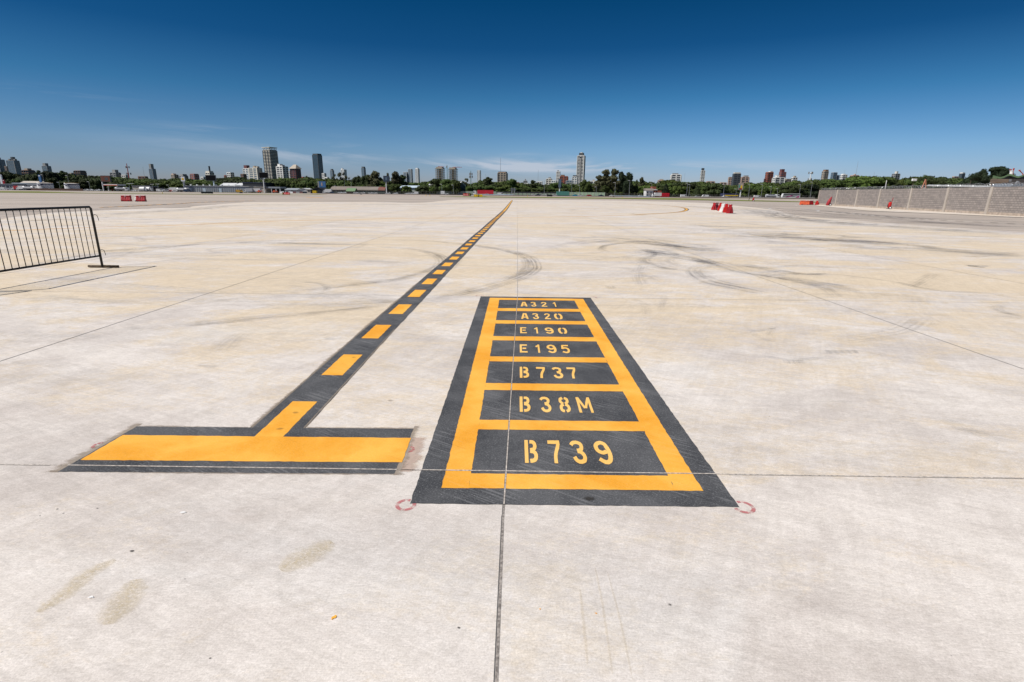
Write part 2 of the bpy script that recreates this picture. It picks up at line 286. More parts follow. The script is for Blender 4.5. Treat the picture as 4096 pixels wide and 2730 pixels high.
# ------------------------------------------------------------------ mesh builder
class MB:
    def __init__(s): s.v = []; s.f = []; s.uv = []; s.mi = []; s.cur = 0
    def add(s, vs, fs, uvs=None):
        b = len(s.v); s.v += [tuple(v) for v in vs]
        for i, f in enumerate(fs): s.f.append([b+k for k in f]); s.uv.append(uvs[i] if uvs else None); s.mi.append(s.cur)
    def box(s, c, d, rz=0.0, taper=(1, 1)):       # c = centre of the base, d = size
        x, y, z = d[0]/2, d[1]/2, d[2]; ca, sa = math.cos(rz), math.sin(rz); vs = []
        for (k, tx, ty) in ((0, 1, 1), (z, taper[0], taper[1])):
            for a, b in ((-x, -y), (x, -y), (x, y), (-x, y)):
                a2, b2 = a*tx, b*ty; vs.append((c[0]+a2*ca-b2*sa, c[1]+a2*sa+b2*ca, c[2]+k))
        s.add(vs, [(0, 3, 2, 1), (4, 5, 6, 7), (0, 1, 5, 4), (1, 2, 6, 5), (2, 3, 7, 6), (3, 0, 4, 7)]); return s
    def prism(s, prof, y0, y1, o=(0, 0, 0)):      # profile in x,z pushed along y
        n = len(prof); vs = [(o[0]+x, o[1]+y0, o[2]+z) for x, z in prof]+[(o[0]+x, o[1]+y1, o[2]+z) for x, z in prof]
        s.add(vs, [tuple(range(n)), tuple(range(2*n-1, n-1, -1))]+[(i, i+n, (i+1) % n+n, (i+1) % n) for i in range(n)]); return s
    def prismx(s, prof, x0, x1, o=(0, 0, 0)):     # profile in y,z pushed along x
        n = len(prof); vs = [(o[0]+x0, o[1]+y, o[2]+z) for y, z in prof]+[(o[0]+x1, o[1]+y, o[2]+z) for y, z in prof]
        s.add(vs, [tuple(range(n)), tuple(range(2*n-1, n-1, -1))]+[(i, i+n, (i+1) % n+n, (i+1) % n) for i in range(n)]); return s
    def cyl(s, c, r, h, n=12, r2=None, axis='z', cap=True):
        r2 = r if r2 is None else r2; vs = []
        for (k, rr) in ((0, r), (h, r2)):
            for i in range(n):
                a = 2*math.pi*i/n; p, q = rr*math.cos(a), rr*math.sin(a)
                vs.append({'z': (c[0]+p, c[1]+q, c[2]+k), 'y': (c[0]+p, c[1]+k, c[2]+q), 'x': (c[0]+k, c[1]+p, c[2]+q)}[axis])
        s.add(vs, [(i, (i+1) % n, (i+1) % n+n, i+n) for i in range(n)]+([tuple(range(n-1, -1, -1)), tuple(range(n, 2*n))] if cap else [])); return s
    def tube(s, pts, r, n=8, r2=None):
        pts = [Vector(p) for p in pts]; rings = []; m = len(pts)
        for i, p in enumerate(pts):
            d = (pts[min(i+1, m-1)]-pts[max(i-1, 0)]).normalized()
            u = d.cross(Vector((0, 0, 1)) if abs(d.z) < 0.9 else Vector((0, 1, 0))).normalized(); w = d.cross(u)
            rr = r if r2 is None else r+(r2-r)*i/(m-1)
            rings.append([p+(u*math.cos(2*math.pi*k/n)+w*math.sin(2*math.pi*k/n))*rr for k in range(n)])
        vs = [v for g in rings for v in g]; fs = []
        for i in range(m-1):
            for k in range(n): fs.append((i*n+k, i*n+(k+1) % n, (i+1)*n+(k+1) % n, (i+1)*n+k))
        fs += [tuple(range(n-1, -1, -1)), tuple((m-1)*n+k for k in range(n))]
        s.add(vs, fs); return s
    def sheet(s, pts, z):                         # flat polygon
        s.add([(p[0], p[1], z) for p in pts], [tuple(range(len(pts)))]); return s
    def build(s, name, mat, parent=None, loc=None, smooth=False):
        me = bpy.data.meshes.new(name); me.from_pydata(s.v, [], s.f); me.update()
        for m in (mat if isinstance(mat, (list, tuple)) else [mat]): me.materials.append(m)
        if any(s.mi): me.polygons.foreach_set('material_index', s.mi)
        if any(u is not None for u in s.uv):
            l = me.uv_layers.new(name='UVMap'); k = 0
            for f, u in zip(s.f, s.uv):
                for j in range(len(f)): l.data[k].uv = u[j] if u else (0, 0); k += 1
        if smooth: me.polygons.foreach_set('use_smooth', [True]*len(me.polygons))
        import bmesh
        bm = bmesh.new(); bm.from_mesh(me); bmesh.ops.recalc_face_normals(bm, faces=bm.faces); bm.to_mesh(me); bm.free()
        o = bpy.data.objects.new(name, me); col.objects.link(o)
        if parent: o.parent = parent
        if loc is not None: o.location = loc
        return o
def tag(o, label=None, cat=None, group=None, kind=None):
    if label: o['label'] = label
    if cat: o['category'] = cat
    if group: o['group'] = group
    if kind: o['kind'] = kind
    return o
def empty(name, loc=(0, 0, 0), rz=0.0, scale=None):
    o = bpy.data.objects.new(name, None); col.objects.link(o); o.location = loc; o.rotation_euler = (0, 0, rz); o.empty_display_size = 0.3
    if scale: o.scale = scale
    return o
def dup(root, loc=None, rz=None, label=None, mats=None, scale=None):
    r = root.copy(); col.objects.link(r)
    if loc is not None: r.location = loc
    if rz is not None: r.rotation_euler = (0, 0, rz)
    if scale is not None: r.scale = scale
    if label: r['label'] = label
    for ch in list(root.children):
        c = ch.copy(); col.objects.link(c); c.parent = r
        if mats and ch.name.split('.')[0] in mats:
            c.data = ch.data.copy(); c.data.materials[0] = mats[ch.name.split('.')[0]]
        for g in ch.children:
            d = g.copy(); col.objects.link(d); d.parent = c
    return r
def smooth_path(pts, n=8):
    pts = [Vector(p) for p in pts]; out = []
    for i in range(len(pts)-1):
        p0, p1, p2, p3 = pts[max(i-1, 0)], pts[i], pts[i+1], pts[min(i+2, len(pts)-1)]
        for k in range(n):
            t = k/n; out.append(0.5*((2*p1)+(p2-p0)*t+(2*p0-5*p1+4*p2-p3)*t*t+(3*p1-p0-3*p2+p3)*t**3))
    return out+[pts[-1]]
def ribbon(mb, pts, w, z, uvlen=1.0, jit=0.0):
    """flat strip along pts (x,y), width w or function; UV x along, y across"""
    pts = [Vector((p[0], p[1])) for p in pts]; n = len(pts); L = []; Rr = []; s = 0; S = []
    for i, p in enumerate(pts):
        a = pts[max(i-1, 0)]; b = pts[min(i+1, n-1)]; d = (b-a).normalized(); nn = Vector((-d.y, d.x))
        if 0 < i < n-1:
            e = (pts[i]-pts[i-1]).normalized(); m = max(0.5, nn.dot(Vector((-e.y, e.x))))
        else: m = 1
        ww = (w(i/(n-1)) if callable(w) else w)/2/m
        L.append(p+nn*(ww+rnd.uniform(-jit, jit))); Rr.append(p-nn*(ww+rnd.uniform(-jit, jit)))
        if i: s += (p-pts[i-1]).length
        S.append(s)
    vs = [(q.x, q.y, z) for q in L]+[(q.x, q.y, z) for q in Rr]
    mb.add(vs, [(i, i+n, i+n+1, i+1) for i in range(n-1)], [[(S[i]*uvlen, 0), (S[i]*uvlen, 1), (S[i+1]*uvlen, 1), (S[i+1]*uvlen, 0)] for i in range(n-1)])
def edge_poly(pts, step=0.035, jit=0.0026):
    """polygon outline with hand-masked paint edges"""
    out = []
    for i in range(len(pts)):
        a = Vector(pts[i][:2]); b = Vector(pts[(i+1) % len(pts)][:2]); d = b-a; n = max(1, int(d.length/step)); nn = Vector((-d.y, d.x)).normalized()
        for k in range(n):
            j = rnd.uniform(-jit, jit) if k else 0
            out.append(tuple(a+d*(k/n)+nn*j))
    return out

# ------------------------------------------------------------------ ground
def grid_sheet(name, x0, x1, ys, mat, dz):
    mb = MB(); n = len(ys)
    mb.add([(x, y, terr(y)+dz) for y in ys for x in (x0, x1)], [(2*i, 2*i+1, 2*i+3, 2*i+2) for i in range(n-1)])
    return tag(mb.build(name, mat), kind='structure')
YS = [-400, 0, 215]+[215+235*k/8 for k in range(1, 9)]+[9000]
grid_sheet('ground', -9000, 9000, YS, MTAXI, -0.045)
grid_sheet('runway', -900, 900, [232+20*k for k in range(7)], MRUN, -0.025)
grid_sheet('road', -1200, 1200, [388, 405, 420, 435, 450, 468], MROAD, -0.025)
grid_sheet('wooded_ground', -4000, 4000, [468.5, 900, 5000], MWOOD, -0.015)
# concrete apron (pixel trace of its edge)
EDGE = [(0, 878), (120, 862), (210, 852), (450, 841), (632, 834), (743, 831.8), (800, 824), (964, 812), (1020, 809.3), (1300, 808.6), (1520, 809), (1610, 812), (1700, 811), (1787, 803), (1831, 799.8), (2000, 799), (2265, 801), (2520, 804), (2765, 811), (2850, 815), (3053, 835), (3172, 860), (3410, 882), (4096, 930)]
ep = [G(*p) for p in EDGE]
_p = smooth_path([(p.x, p.y, 0) for p in ep], 4)
mb = MB(); mb.sheet([(-70, -20), (70, -20), (70, 14)]+[(p.x+rnd.uniform(-.1, .1), p.y+rnd.uniform(-.15, .15)) for p in reversed(_p)]+[(-70, 27)], 0.0)
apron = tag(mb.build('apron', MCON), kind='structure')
mb = MB(); a = [G(*p) for p in [(3261, 823), (3469, 843), (3800, 857), (4096, 870)]]
b = [G(*p) for p in [(4096, 850), (3700, 831), (3261, 814)]]
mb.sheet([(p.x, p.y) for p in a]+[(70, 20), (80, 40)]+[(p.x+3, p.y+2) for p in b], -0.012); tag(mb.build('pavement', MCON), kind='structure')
# grass strips
GR1 = [(-700, 760), (0, 771), (250, 773), (500, 776), (1020, 780.5), (1199, 780.9), (1309, 779), (1199, 775), (1020, 772.6), (760, 770.6), (500, 768.2), (0, 765), (-700, 757)]
GR2 = [(1756, 785), (1772, 787.6), (1831, 789), (2020, 791), (2265, 793.8), (2520, 797), (2765, 801), (3020, 806), (3210, 809.5), (3290, 812), (3420, 816), (3420, 799.6), (3221, 797.5), (3000, 796.0), (2765, 793.3), (2500, 791.9), (2398, 790.8), (2221, 789), (2020, 787.6), (1950, 786.6), (1900, 781.5), (1787, 781.4)]
for g in (GR1, GR2):
    mb = MB(); pp = [G(*p) for p in g]; n = len(pp)
    me_pts = [(p.x, p.y, p.z) for p in pp]; mb.add([(x, y, z-0.005) for x, y, z in me_pts], [tuple(range(n))]); tag(mb.build('grass', MGRASS), kind='stuff')

# slab joints: sealed grooves running both ways
mj = MB(); jx = [-27.7+4.62*k for k in range(0, 16) if abs(-27.7+4.62*k) > 1.0]
def joint_line(x0, y0, x1, y1, w, z, wob=0.004):
    n = max(2, int(math.hypot(x1-x0, y1-y0)/0.25)); pts = []; dx, dy = x1-x0, y1-y0; L = math.hypot(dx, dy); o = 0
    for i in range(n+1):
        o += rnd.uniform(-wob, wob)*0.5; o *= 0.9; t = i/n; pts.append((x0+dx*t-dy/L*o, y0+dy*t+dx/L*o))
    ribbon(mj, pts, w, z, 1)
def inside(x, y):                                # under the apron edge
    for i in range(len(_p)-1):
        a, b = _p[i], _p[i+1]
        if min(a.x, b.x) <= x <= max(a.x, b.x) and abs(a.x-b.x) > 1e-6:
            if y > a.y+(b.y-a.y)*(x-a.x)/(b.x-a.x)-0.3: return False
    return x > -29
for x in jx:
    y1 = 20
    while inside(x, y1+2) and y1 < 118: y1 += 2
    joint_line(x, -6, x, y1, 0.009, 0.0016)
for k in range(-1, 22):
    if k == 0: continue
    y = 2.61+5.1*k; xa = -29 if y < 40 else (-27 if y < 72 else -12); xb = 40 if y < 50 else 22
    if y > 75: xa = -11
    if y > 110: continue
    joint_line(xa, y, xb, y+0.01*k, 0.005, 0.00165)
MJ = M('joint_sealant_dark', (0.10, 0.095, 0.09), 0.9, var=0.3, scale=40)
o = mj.build('slab_joint', MJ, apron)
LOW, HI = 0.0011, 0.0044
def jlong(parts, off, dz, wob):
    for (y0, y1, w, z) in parts:
        xa = -0.046 if y0 < 2.2 else (-0.045+0.080*(y0-2.2)/5.8 if y0 < 8 else 0.035+0.135*(y0-8)/97); xb = -0.046 if y1 <= 2.2 else (-0.045+0.080*(y1-2.2)/5.8 if y1 <= 8 else 0.035+0.135*(y1-8)/97)
        joint_line(xa+off*w, y0, xb+off*w, y1, w*(1 if off == 0 else 0.30), z+dz, wob)
PL = [(-6, 2.2, .0105, LOW), (2.2, 2.2905, .0095, LOW), (2.2905, 7.72, .0075, HI), (7.72, 8.0, .0075, LOW), (8.0, 105, .008, LOW)]
def jtrans(w, dz, dy):
    for (x0, x1, z) in ((-29, -2.50, LOW), (-2.50, -.65, .0034), (-.65, -.5135, LOW), (-.5135, 1.131, .0038), (1.131, 40, LOW)):
        joint_line(x0, 2.60+(x0+29)*.00065+dy, x1, 2.60+(x1+29)*.00065+dy, w, z+dz, .002)
MJL = M('joint_sealant_grey', (0.46, 0.41, 0.365), 0.9, var=0.45, scale=60)
mj = MB(); jlong(PL[:2], 0, 0, .0015); mj.build('slab_joint', M('joint_sealant_near', (0.27, 0.24, 0.215), 0.9, var=0.5, scale=60), apron)
mj = MB(); jlong(PL[2:], 0, 0, .0015); jtrans(.0095, 0.0001, 0); mj.build('slab_joint', MJL, apron)
mj = MB(); jlong(PL, -.62, .0003, .001); mj.build('slab_joint', MJ, apron)
mj = MB()
for (x0, x1) in ((-29, -2.6), (1.2, 40)): joint_line(x0, 2.594+(x0+29)*.00065, x1, 2.594+(x1+29)*.00065, .0035, .0013, .002)
mj.build('slab_joint', M('joint_edge_dark', (.20, .185, .17), .9, var=.5, scale=30), apron)  # thin dark line along the near edge of the cross joint

# ------------------------------------------------------------------ tyre marks, stains (part of the apron)
def fade_mesh(mb, mat, name, n_strips):
    o = mb.build(name, mat, apron)
    me = o.data; at_ = me.attributes.new('fade', 'FLOAT', 'POINT'); at_.data.foreach_set('value', mb.fade); return o
zt = [0.0003]
def tyre(mb, px, w, s=1.0, world=False, off=0.0, z=None):
    g = [Vector(p) for p in px] if world else [G(*p) for p in px]
    p = smooth_path([(q.x, q.y, 0) for q in g], 7)
    if off:
        p = [Vector((q.x, q.y, 0))+Vector((-(p[min(i+1, len(p)-1)]-p[max(i-1, 0)]).normalized().y, (p[min(i+1, len(p)-1)]-p[max(i-1, 0)]).normalized().x, 0))*off for i, q in enumerate(p)]
    zt[0] += 0.000008; nv = len(mb.v); ribbon(mb, p, w, zt[0] if z is None else z+zt[0], 1.0); n = len(p)
    f = [s*min(1, 6*i/n, 6*(n-1-i)/n) for i in range(n)]; mb.fade += f+f
def K(o, k, pts): return [(o[0]+a/k, o[1]+b/k) for a, b in pts]
dk = MB(); dk.fade = []; lt = MB(); lt.fade = []
o4, k4 = (1400, 780), 1.6807
tyre(lt, K(o4, k4, [(-400, 770), (0, 735), (300, 715), (500, 712), (750, 665), (930, 620), (1130, 560), (1215, 515), (1238, 480), (1200, 420), (1080, 380), (900, 350), (700, 325), (400, 305), (0, 297)]), 0.42, 0.95)
tyre(lt, K(o4, k4, [(930, 600), (1100, 545), (1170, 500), (1185, 460), (1140, 405), (1000, 368)]), 0.25, 0.6)
tyre(lt, K(o4, k4, [(-300, 640), (0, 605), (300, 570), (480, 530), (600, 485), (625, 440), (560, 395), (400, 365), (150, 348)]), 0.40, 0.9)
tyre(dk, K(o4, k4, [(560, 500), (615, 470), (635, 440), (590, 405), (500, 380)]), 0.10, 0.5)
tyre(lt, K(o4, k4, [(660, 510), (720, 460), (730, 420), (690, 390)]), 0.2, 0.4)
oR, kR = (2000, 560), 1.1226
for pts, w, s in [
    ([(500, 515), (455, 490), (490, 472), (600, 462), (760, 478), (900, 490), (1040, 510)], 0.30, 1.0),
    ([(630, 480), (690, 510), (650, 540), (720, 572), (840, 592)], 0.35, 0.85),
    ([(240, 500), (255, 478), (320, 462), (420, 450), (560, 443), (700, 448), (820, 468)], 0.35, 0.5),
    ([(270, 490), (300, 505), (400, 510), (520, 500)], 0.25, 0.45),
    ([(480, 470), (620, 455), (760, 470), (860, 485), (1010, 492)], 0.5, 0.7),
    ([(600, 455), (700, 460), (820, 490), (930, 520)], 0.7, 0.5),
    ([(920, 555), (850, 580), (860, 610), (920, 640), (1040, 665), (1180, 695)], 0.14, 0.75),
    ([(940, 560), (880, 580), (890, 605), (950, 635), (1070, 660), (1210, 688)], 0.12, 0.7),
    ([(960, 565), (905, 585), (915, 605), (975, 630), (1090, 655)], 0.10, 0.5),
    ([(870, 535), (930, 550), (960, 560)], 0.45, 1.0),
    ([(650, 500), (780, 530), (930, 550), (1060, 590), (1190, 612), (1400, 650), (1480, 675), (1525, 715)], 0.25, 0.75),
    ([(1180, 600), (1260, 588), (1370, 602), (1480, 600)], 0.22, 0.9),
    ([(1240, 610), (1300, 600), (1350, 604)], 0.3, 0.9),
    ([(1040, 560), (1180, 575), (1350, 565), (1500, 575)], 0.35, 0.5),
    ([(1200, 600), (1500, 606), (1750, 635), (1950, 675), (2200, 690), (2353, 722)], 0.20, 0.6),
    ([(1300, 640), (1500, 660), (1650, 690), (1850, 700)], 0.35, 0.45),
    ([(2353, 795), (2265, 775), (2232, 752), (2290, 735)], 0.16, 0.8),
    ([(150, 548), (400, 540), (600, 520), (820, 488)], 0.12, 0.5),
    ([(725, 770), (725, 740), (745, 700)], 0.12, 0.55),
    ([(590, 715), (645, 735), (662, 790)], 0.14, 0.5),
    ([(860, 378), (1050, 372), (1210, 388), (1290, 384)], 0.9, 0.45),
    ([(920, 408), (1050, 400), (1180, 402)], 0.8, 0.4),
    ([(1050, 425), (1250, 425), (1450, 445), (1560, 452), (1780, 462)], 1.3, 0.75),
    ([(1400, 445), (1480, 452), (1560, 448)], 0.6, 0.9),
    ([(1650, 455), (1720, 460), (1770, 465)], 0.7, 0.8),
    ([(1500, 470), (1800, 470), (1950, 485), (2200, 512), (2353, 522)], 1.1, 0.5),
    ([(1880, 475), (1930, 482), (1960, 490)], 0.6, 0.8),
    ([(2060, 520), (2120, 525), (2200, 520)], 0.4, 0.7),
    ([(2110, 560), (2140, 570), (2180, 562)], 0.3, 0.9),
    ([(2170, 592), (2210, 600)], 0.3, 0.7),
    ([(1500, 370), (1640, 382), (1690, 378), (1640, 370), (1540, 368)], 0.35, 0.5),
    ([(1800, 372), (1780, 382), (1900, 388)], 0.35, 0.45),
    ([(1180, 318), (1400, 325), (1700, 345), (2000, 372), (2353, 385)], 1.8, 0.5),
    ([(1500, 335), (1800, 350), (2353, 365)], 1.6, 0.45),
    ([(330, 880), (480, 885), (545, 900)], 0.10, 0.45),
    ([(1040, 880), (1200, 850), (1222, 850), (1200, 890)], 0.09, 0.5),
    ([(1120, 840), (1150, 880), (1240, 910)], 0.09, 0.35),
    ([(340, 320), (330, 313), (420, 307), (560, 312), (700, 320)], 0.8, 0.55),
    ([(420, 315), (450, 309), (560, 318)], 0.5, 0.55),
    ([(620, 250), (600, 265), (560, 270)], 0.8, 0.3),
    ([(520, 375), (620, 378), (660, 372)], 0.4, 0.5),
    ([(400, 430), (450, 437), (540, 437)], 0.25, 0.55)]:
    tyre(dk, K(oR, kR, pts), w, s)
    if len(pts) > 4 and 500 < pts[2][0] < 1500: tyre(dk, K(oR, kR, pts), w*3.2, s*.38); tyre(dk, K(oR, kR, pts), w*.8, s*.5, off=w*1.6)
for pts, w, s in [
    ([(2140, 598), (2010, 620), (1940, 650), (1890, 690), (1885, 740), (1960, 800), (2200, 900)], 0.45, 0.10),
    ([(1960, 600), (1880, 640), (1840, 660)], 0.3, 0.5), ([(220, 430), (350, 440), (520, 440), (700, 470)], 0.5, 0.5),
    ([(200, 560), (450, 560), (640, 600), (720, 640)], 0.3, 0.4), ([(650, 540), (620, 600), (640, 660)], 0.3, 0.4), ([(1500, 900), (1800, 860), (1900, 800)], 0.4, 0.35)]:
    tyre(lt, K(oR, kR, pts), w, s)
oL, kL = (0, 800), 1.4706
for pts, w, s in [
    ([(620, 300), (800, 285), (1100, 270), (1350, 240), (1700, 240), (2150, 250)], 0.30, 0.45),
    ([(1226, 302), (1240, 290), (1400, 275), (1700, 258), (2000, 260)], 0.18, 0.7), ([(1226, 300), (1290, 310), (1500, 308)], 0.15, 0.55),
    ([(1450, 545), (1800, 530), (2100, 500), (2353, 468)], 0.20, 0.3), ([(1760, 486), (1880, 492), (1928, 520), (1895, 542)], 0.14, 0.65),
    ([(1810, 580), (1840, 570), (1870, 560)], 0.2, 0.5), ([(1960, 205), (2060, 215)], 0.35, 0.9), ([(1400, 250), (1450, 256)], 0.3, 0.6),
    ([(1780, 280), (1950, 288), (2100, 280), (2170, 255)], 0.3, 0.5), ([(600, 110), (640, 100), (720, 98)], 0.4, 0.5), ([(915, 155), (970, 156)], 0.3, 0.7), ([(1180, 125), (1300, 128)], 0.4, 0.5),
    ([(560, 425), (760, 390), (1000, 355), (1400, 320), (1700, 300)], 0.16, 0.45), ([(600, 370), (800, 300), (900, 270)], 0.2, 0.35)]:
    tyre(dk, K(oL, kL, pts), w, s)
for pts, w, s in [([(950, 745), (1400, 705), (1900, 662), (2290, 620)], 0.30, 0.8), ([(700, 760), (1100, 740), (1500, 705)], 0.2, 0.5), ([(1280, 900), (1350, 830), (1430, 780)], 0.3, 0.4), ([(840, 250), (800, 220), (650, 215)], 0.3, 0.5)]:
    tyre(lt, K(oL, kL, pts), w, s)
# block tread prints
for (cx, cy, n, dx) in [(3310, 1400, 5, 26), (2425, 1143, 4, 9), (3140, 1440, 4, 20)]:
    for i in range(n):
        tyre(dk, [(cx+dx*i, cy), (cx+dx*i+10, cy+16)], 0.07, 0.9)
tyre(dk, [(3050, 1425), (3180, 1440), (3300, 1430)], 0.09, 0.6)
MSM = mat_tyre('rubber_smudge', (0.13, 0.135, 0.15), 0.80)
sm = MB(); sm.fade = []
for o_, k_, pts, w, f in [(oR, kR, [(540, 458), (700, 468), (850, 488), (1010, 500)], 1.1, .9), (oR, kR, [(640, 492), (800, 520), (960, 556)], .7, .9), (oR, kR, [(1000, 428), (1300, 440), (1560, 455), (1820, 466)], 2.0, .8), (oR, kR, [(1500, 480), (1900, 492), (2353, 522)], 1.8, .6), (oR, kR, [(1080, 556), (1300, 600), (1480, 607)], .5, .7),
    (oR, kR, [(840, 384), (1050, 392), (1260, 396)], 1.6, .6), (oR, kR, [(1160, 600), (1400, 640), (1560, 660)], .45, .7), (oL, kL, [(1380, 246), (1800, 258), (2160, 262)], .7, .6), (oL, kL, [(540, 305), (800, 290), (1200, 262)], .6, .7), (oL, kL, [(0, 410), (500, 330), (900, 300)], .6, .5), (oR, kR, [(300, 470), (420, 460), (560, 452)], .6, .5), (oR, kR, [(1700, 350), (2000, 372), (2353, 392)], 2.2, .7), (oR, kR, [(900, 330), (1300, 330), (1600, 345)], 2.5, .5)]:
    tyre(sm, K(o_, k_, pts), w, f)
for pts, w, f in [([(2900, 826), (3060, 846), (3172, 872), (3410, 896), (3700, 915), (4096, 944)], 3.2, .75), ([(2700, 822), (2950, 842), (3200, 880), (3500, 905)], 3.5, .5), ([(300, 868), (632, 846), (800, 836), (964, 822), (1300, 818)], 2.5, .6), ([(1300, 816), (1700, 818), (2100, 808), (2600, 812)], 4.5, .45), ([(0, 890), (300, 876)], 1.5, .6)]: tyre(sm, pts, w, f)
for pts, w, f in [([(-200, 812), (300, 816), (700, 818), (900, 816)], .5, 1.3), ([(-100, 824), (400, 832), (700, 830), (960, 812)], .7, 1.4), ([(-100, 797), (500, 801), (1000, 799)], .5, .8), ([(0, 846), (200, 843), (420, 836)], 1.6, .9), ([(400, 795), (900, 798), (1500, 799)], .6, .7), ([(3150, 832), (3400, 851), (3640, 869), (3900, 880), (4096, 884)], 1.2, 1.3), ([(3300, 864), (3600, 882), (4096, 908)], 1.4, 1.0), ([(3060, 828), (3200, 842), (3400, 862)], 1.0, .9), ([(2900, 812), (3100, 822), (3260, 826)], 1.2, .8), ([(1500, 800), (1900, 795), (2300, 797), (2700, 804)], 1.2, .7)]: tyre(sm, pts, w, f, z=-.040)
pl = MB(); pl.fade = []
for pts, w, f in [([(3200, 858), (3500, 880), (3800, 895), (4096, 912)], .8, .9), ([(3250, 846), (3500, 862), (3800, 876), (4096, 884)], .5, .8), ([(2980, 824), (3200, 850), (3350, 868)], 1.2, .9), ([(0, 858), (220, 852), (420, 840), (620, 828)], .9, .8), ([(700, 826), (900, 812)], .8, .8), ([(3500, 890), (4096, 922)], .9, 1.0)]: tyre(pl, pts, w, f, z=-.039)
fade_mesh(pl, mat_tyre('pale_dust_smear', (.58, .52, .46), .8), 'dust_marks', 0)
fade_mesh(sm, MSM, 'tyre_marks', 0)
# near field smudges
for pts, w, s in [([(790, 1462), (868, 1470)], 0.07, 1.0), ([(1295, 1357), (1345, 1359)], 0.06, 0.9), ([(3700, 1670), (3900, 1690), (3990, 1710)], 0.10, 0.35), ([(3800, 1715), (3960, 1735), (4060, 1745)], 0.10, 0.3), ([(3770, 1680), (3900, 1730), (4040, 1780)], 0.16, 0.3),
                  ([(1375, 1700), (1380, 1850), (1395, 2030), (1435, 2180), (1495, 2430)], 0.03, 0.15), ([(1095, 1930), (1105, 2100), (1130, 2500)], 0.03, 0.12)]:
    tyre(dk, pts, w, s)
rr = random.Random(3)                             # faint turning arcs scattered over the far apron
for i in range(40):
    y = rr.uniform(14, 85); x = rr.uniform(-0.55, 0.85)*y; rad = rr.uniform(2, 9); a0 = rr.uniform(0, 6.28); da = rr.uniform(0.6, 2.6)
    pts = [(x+rad*1.6*math.cos(a0+da*k/5), y+rad*math.sin(a0+da*k/5), 0) for k in range(6)]
    if all(inside(p[0], p[1]+1) and p[1] > 12 for p in pts): tyre(dk if rr.random() < .6 else lt, pts, rr.uniform(.12, .3), rr.uniform(.15, .40), True)
fade_mesh(dk, MTY, 'tyre_marks', 0); fade_mesh(lt, MTYL, 'tyre_marks', 0)

# ------------------------------------------------------------------ painted markings
def strokes(ch):
    S = {
     '1': [[(.18, 1.20), (.58, 1.46)], [(.60, 1.65), (.60, 0)]],
     '7': [[(0, 1.51), (.98, 1.51)], [(.86, 1.50), (.80, 1.2), (.62, .8), (.52, .45), (.50, 0)]],
     '3': [[(.05, 1.30), (.20, 1.47), (.48, 1.52), (.76, 1.40), (.80, 1.15), (.68, .95), (.42, .90)], [(.45, .86), (.72, .76), (.88, .50), (.80, .22), (.55, .12), (.28, .20), (.14, .46)]],
     '2': [[(.10, 1.18), (.20, 1.42), (.50, 1.52), (.80, 1.40), (.82, 1.12), (.62, .80), (.28, .42), (.16, .14)], [(.0, .14), (1.0, .14)]],
     '0': [[(.42, 1.53), (.22, 1.38), (.13, .83), (.22, .27), (.42, .12)], [(.58, 1.53), (.78, 1.38), (.87, .83), (.78, .27), (.58, .12)]],
     '9': [[(.84, 1.05), (.76, 1.38), (.50, 1.52), (.22, 1.40), (.13, 1.15), (.22, .90), (.48, .78), (.76, .88)], [(.84, 1.20), (.90, .80), (.86, .42), (.72, .18), (.46, .12), (.14, .34)]],
     '8': [[(.42, 1.53), (.20, 1.42), (.16, 1.16), (.30, .96), (.42, .90)], [(.58, 1.53), (.80, 1.42), (.84, 1.16), (.70, .96), (.58, .90)], [(.42, .80), (.20, .68), (.13, .42), (.22, .20), (.42, .12)], [(.58, .80), (.80, .68), (.87, .42), (.78, .20), (.58, .12)]],
     '5': [[(.95, 1.51), (.12, 1.51)], [(.18, 1.50), (.13, .80)], [(.12, .92), (.45, 1.02), (.78, .88), (.86, .55), (.74, .22), (.46, .12), (.08, .28)]],
     'E': [[(.14, 0), (.14, 1.65)], [(.14, 1.51), (.96, 1.51)], [(.36, .84), (.84, .84)], [(.14, .14), (1.0, .14)]],
     'B': [[(.14, 0), (.14, 1.65)], [(.40, 1.51), (.70, 1.47), (.80, 1.20), (.70, .96), (.42, .91)], [(.42, .82), (.74, .74), (.86, .48), (.74, .20), (.40, .13)]],
     'A': [[(.12, 0), (.40, 1.65)], [(.88, 0), (.60, 1.65)], [(.30, .48), (.70, .48)]],
     'M': [[(.12, 0), (.12, 1.65)], [(.88, 0), (.88, 1.65)], [(.14, 1.6), (.48, .45)], [(.86, 1.6), (.52, .45)]],
     'F': [[(.14, 0), (.14, 1.65)], [(.14, 1.51), (.96, 1.51)], [(.14, .84), (.80, .84)]],
     '-': [[(.1, .82), (.9, .82)]],
     'Y': [[(.05, 1.65), (.5, .8)], [(.95, 1.65), (.5, .8)], [(.5, .85), (.5, 0)]],
     'P': [[(.14, 0), (.14, 1.65)], [(.14, 1.51), (.70, 1.47), (.84, 1.17), (.70, .86), (.14, .80)]],
     '>': [[(0, .82), (1, .82)], [(.6, 1.3), (1, .82), (.6, .35)]],
     '<': [[(0, .82), (1, .82)], [(.4, 1.3), (0, .82), (.4, .35)]]}
    return S[ch]
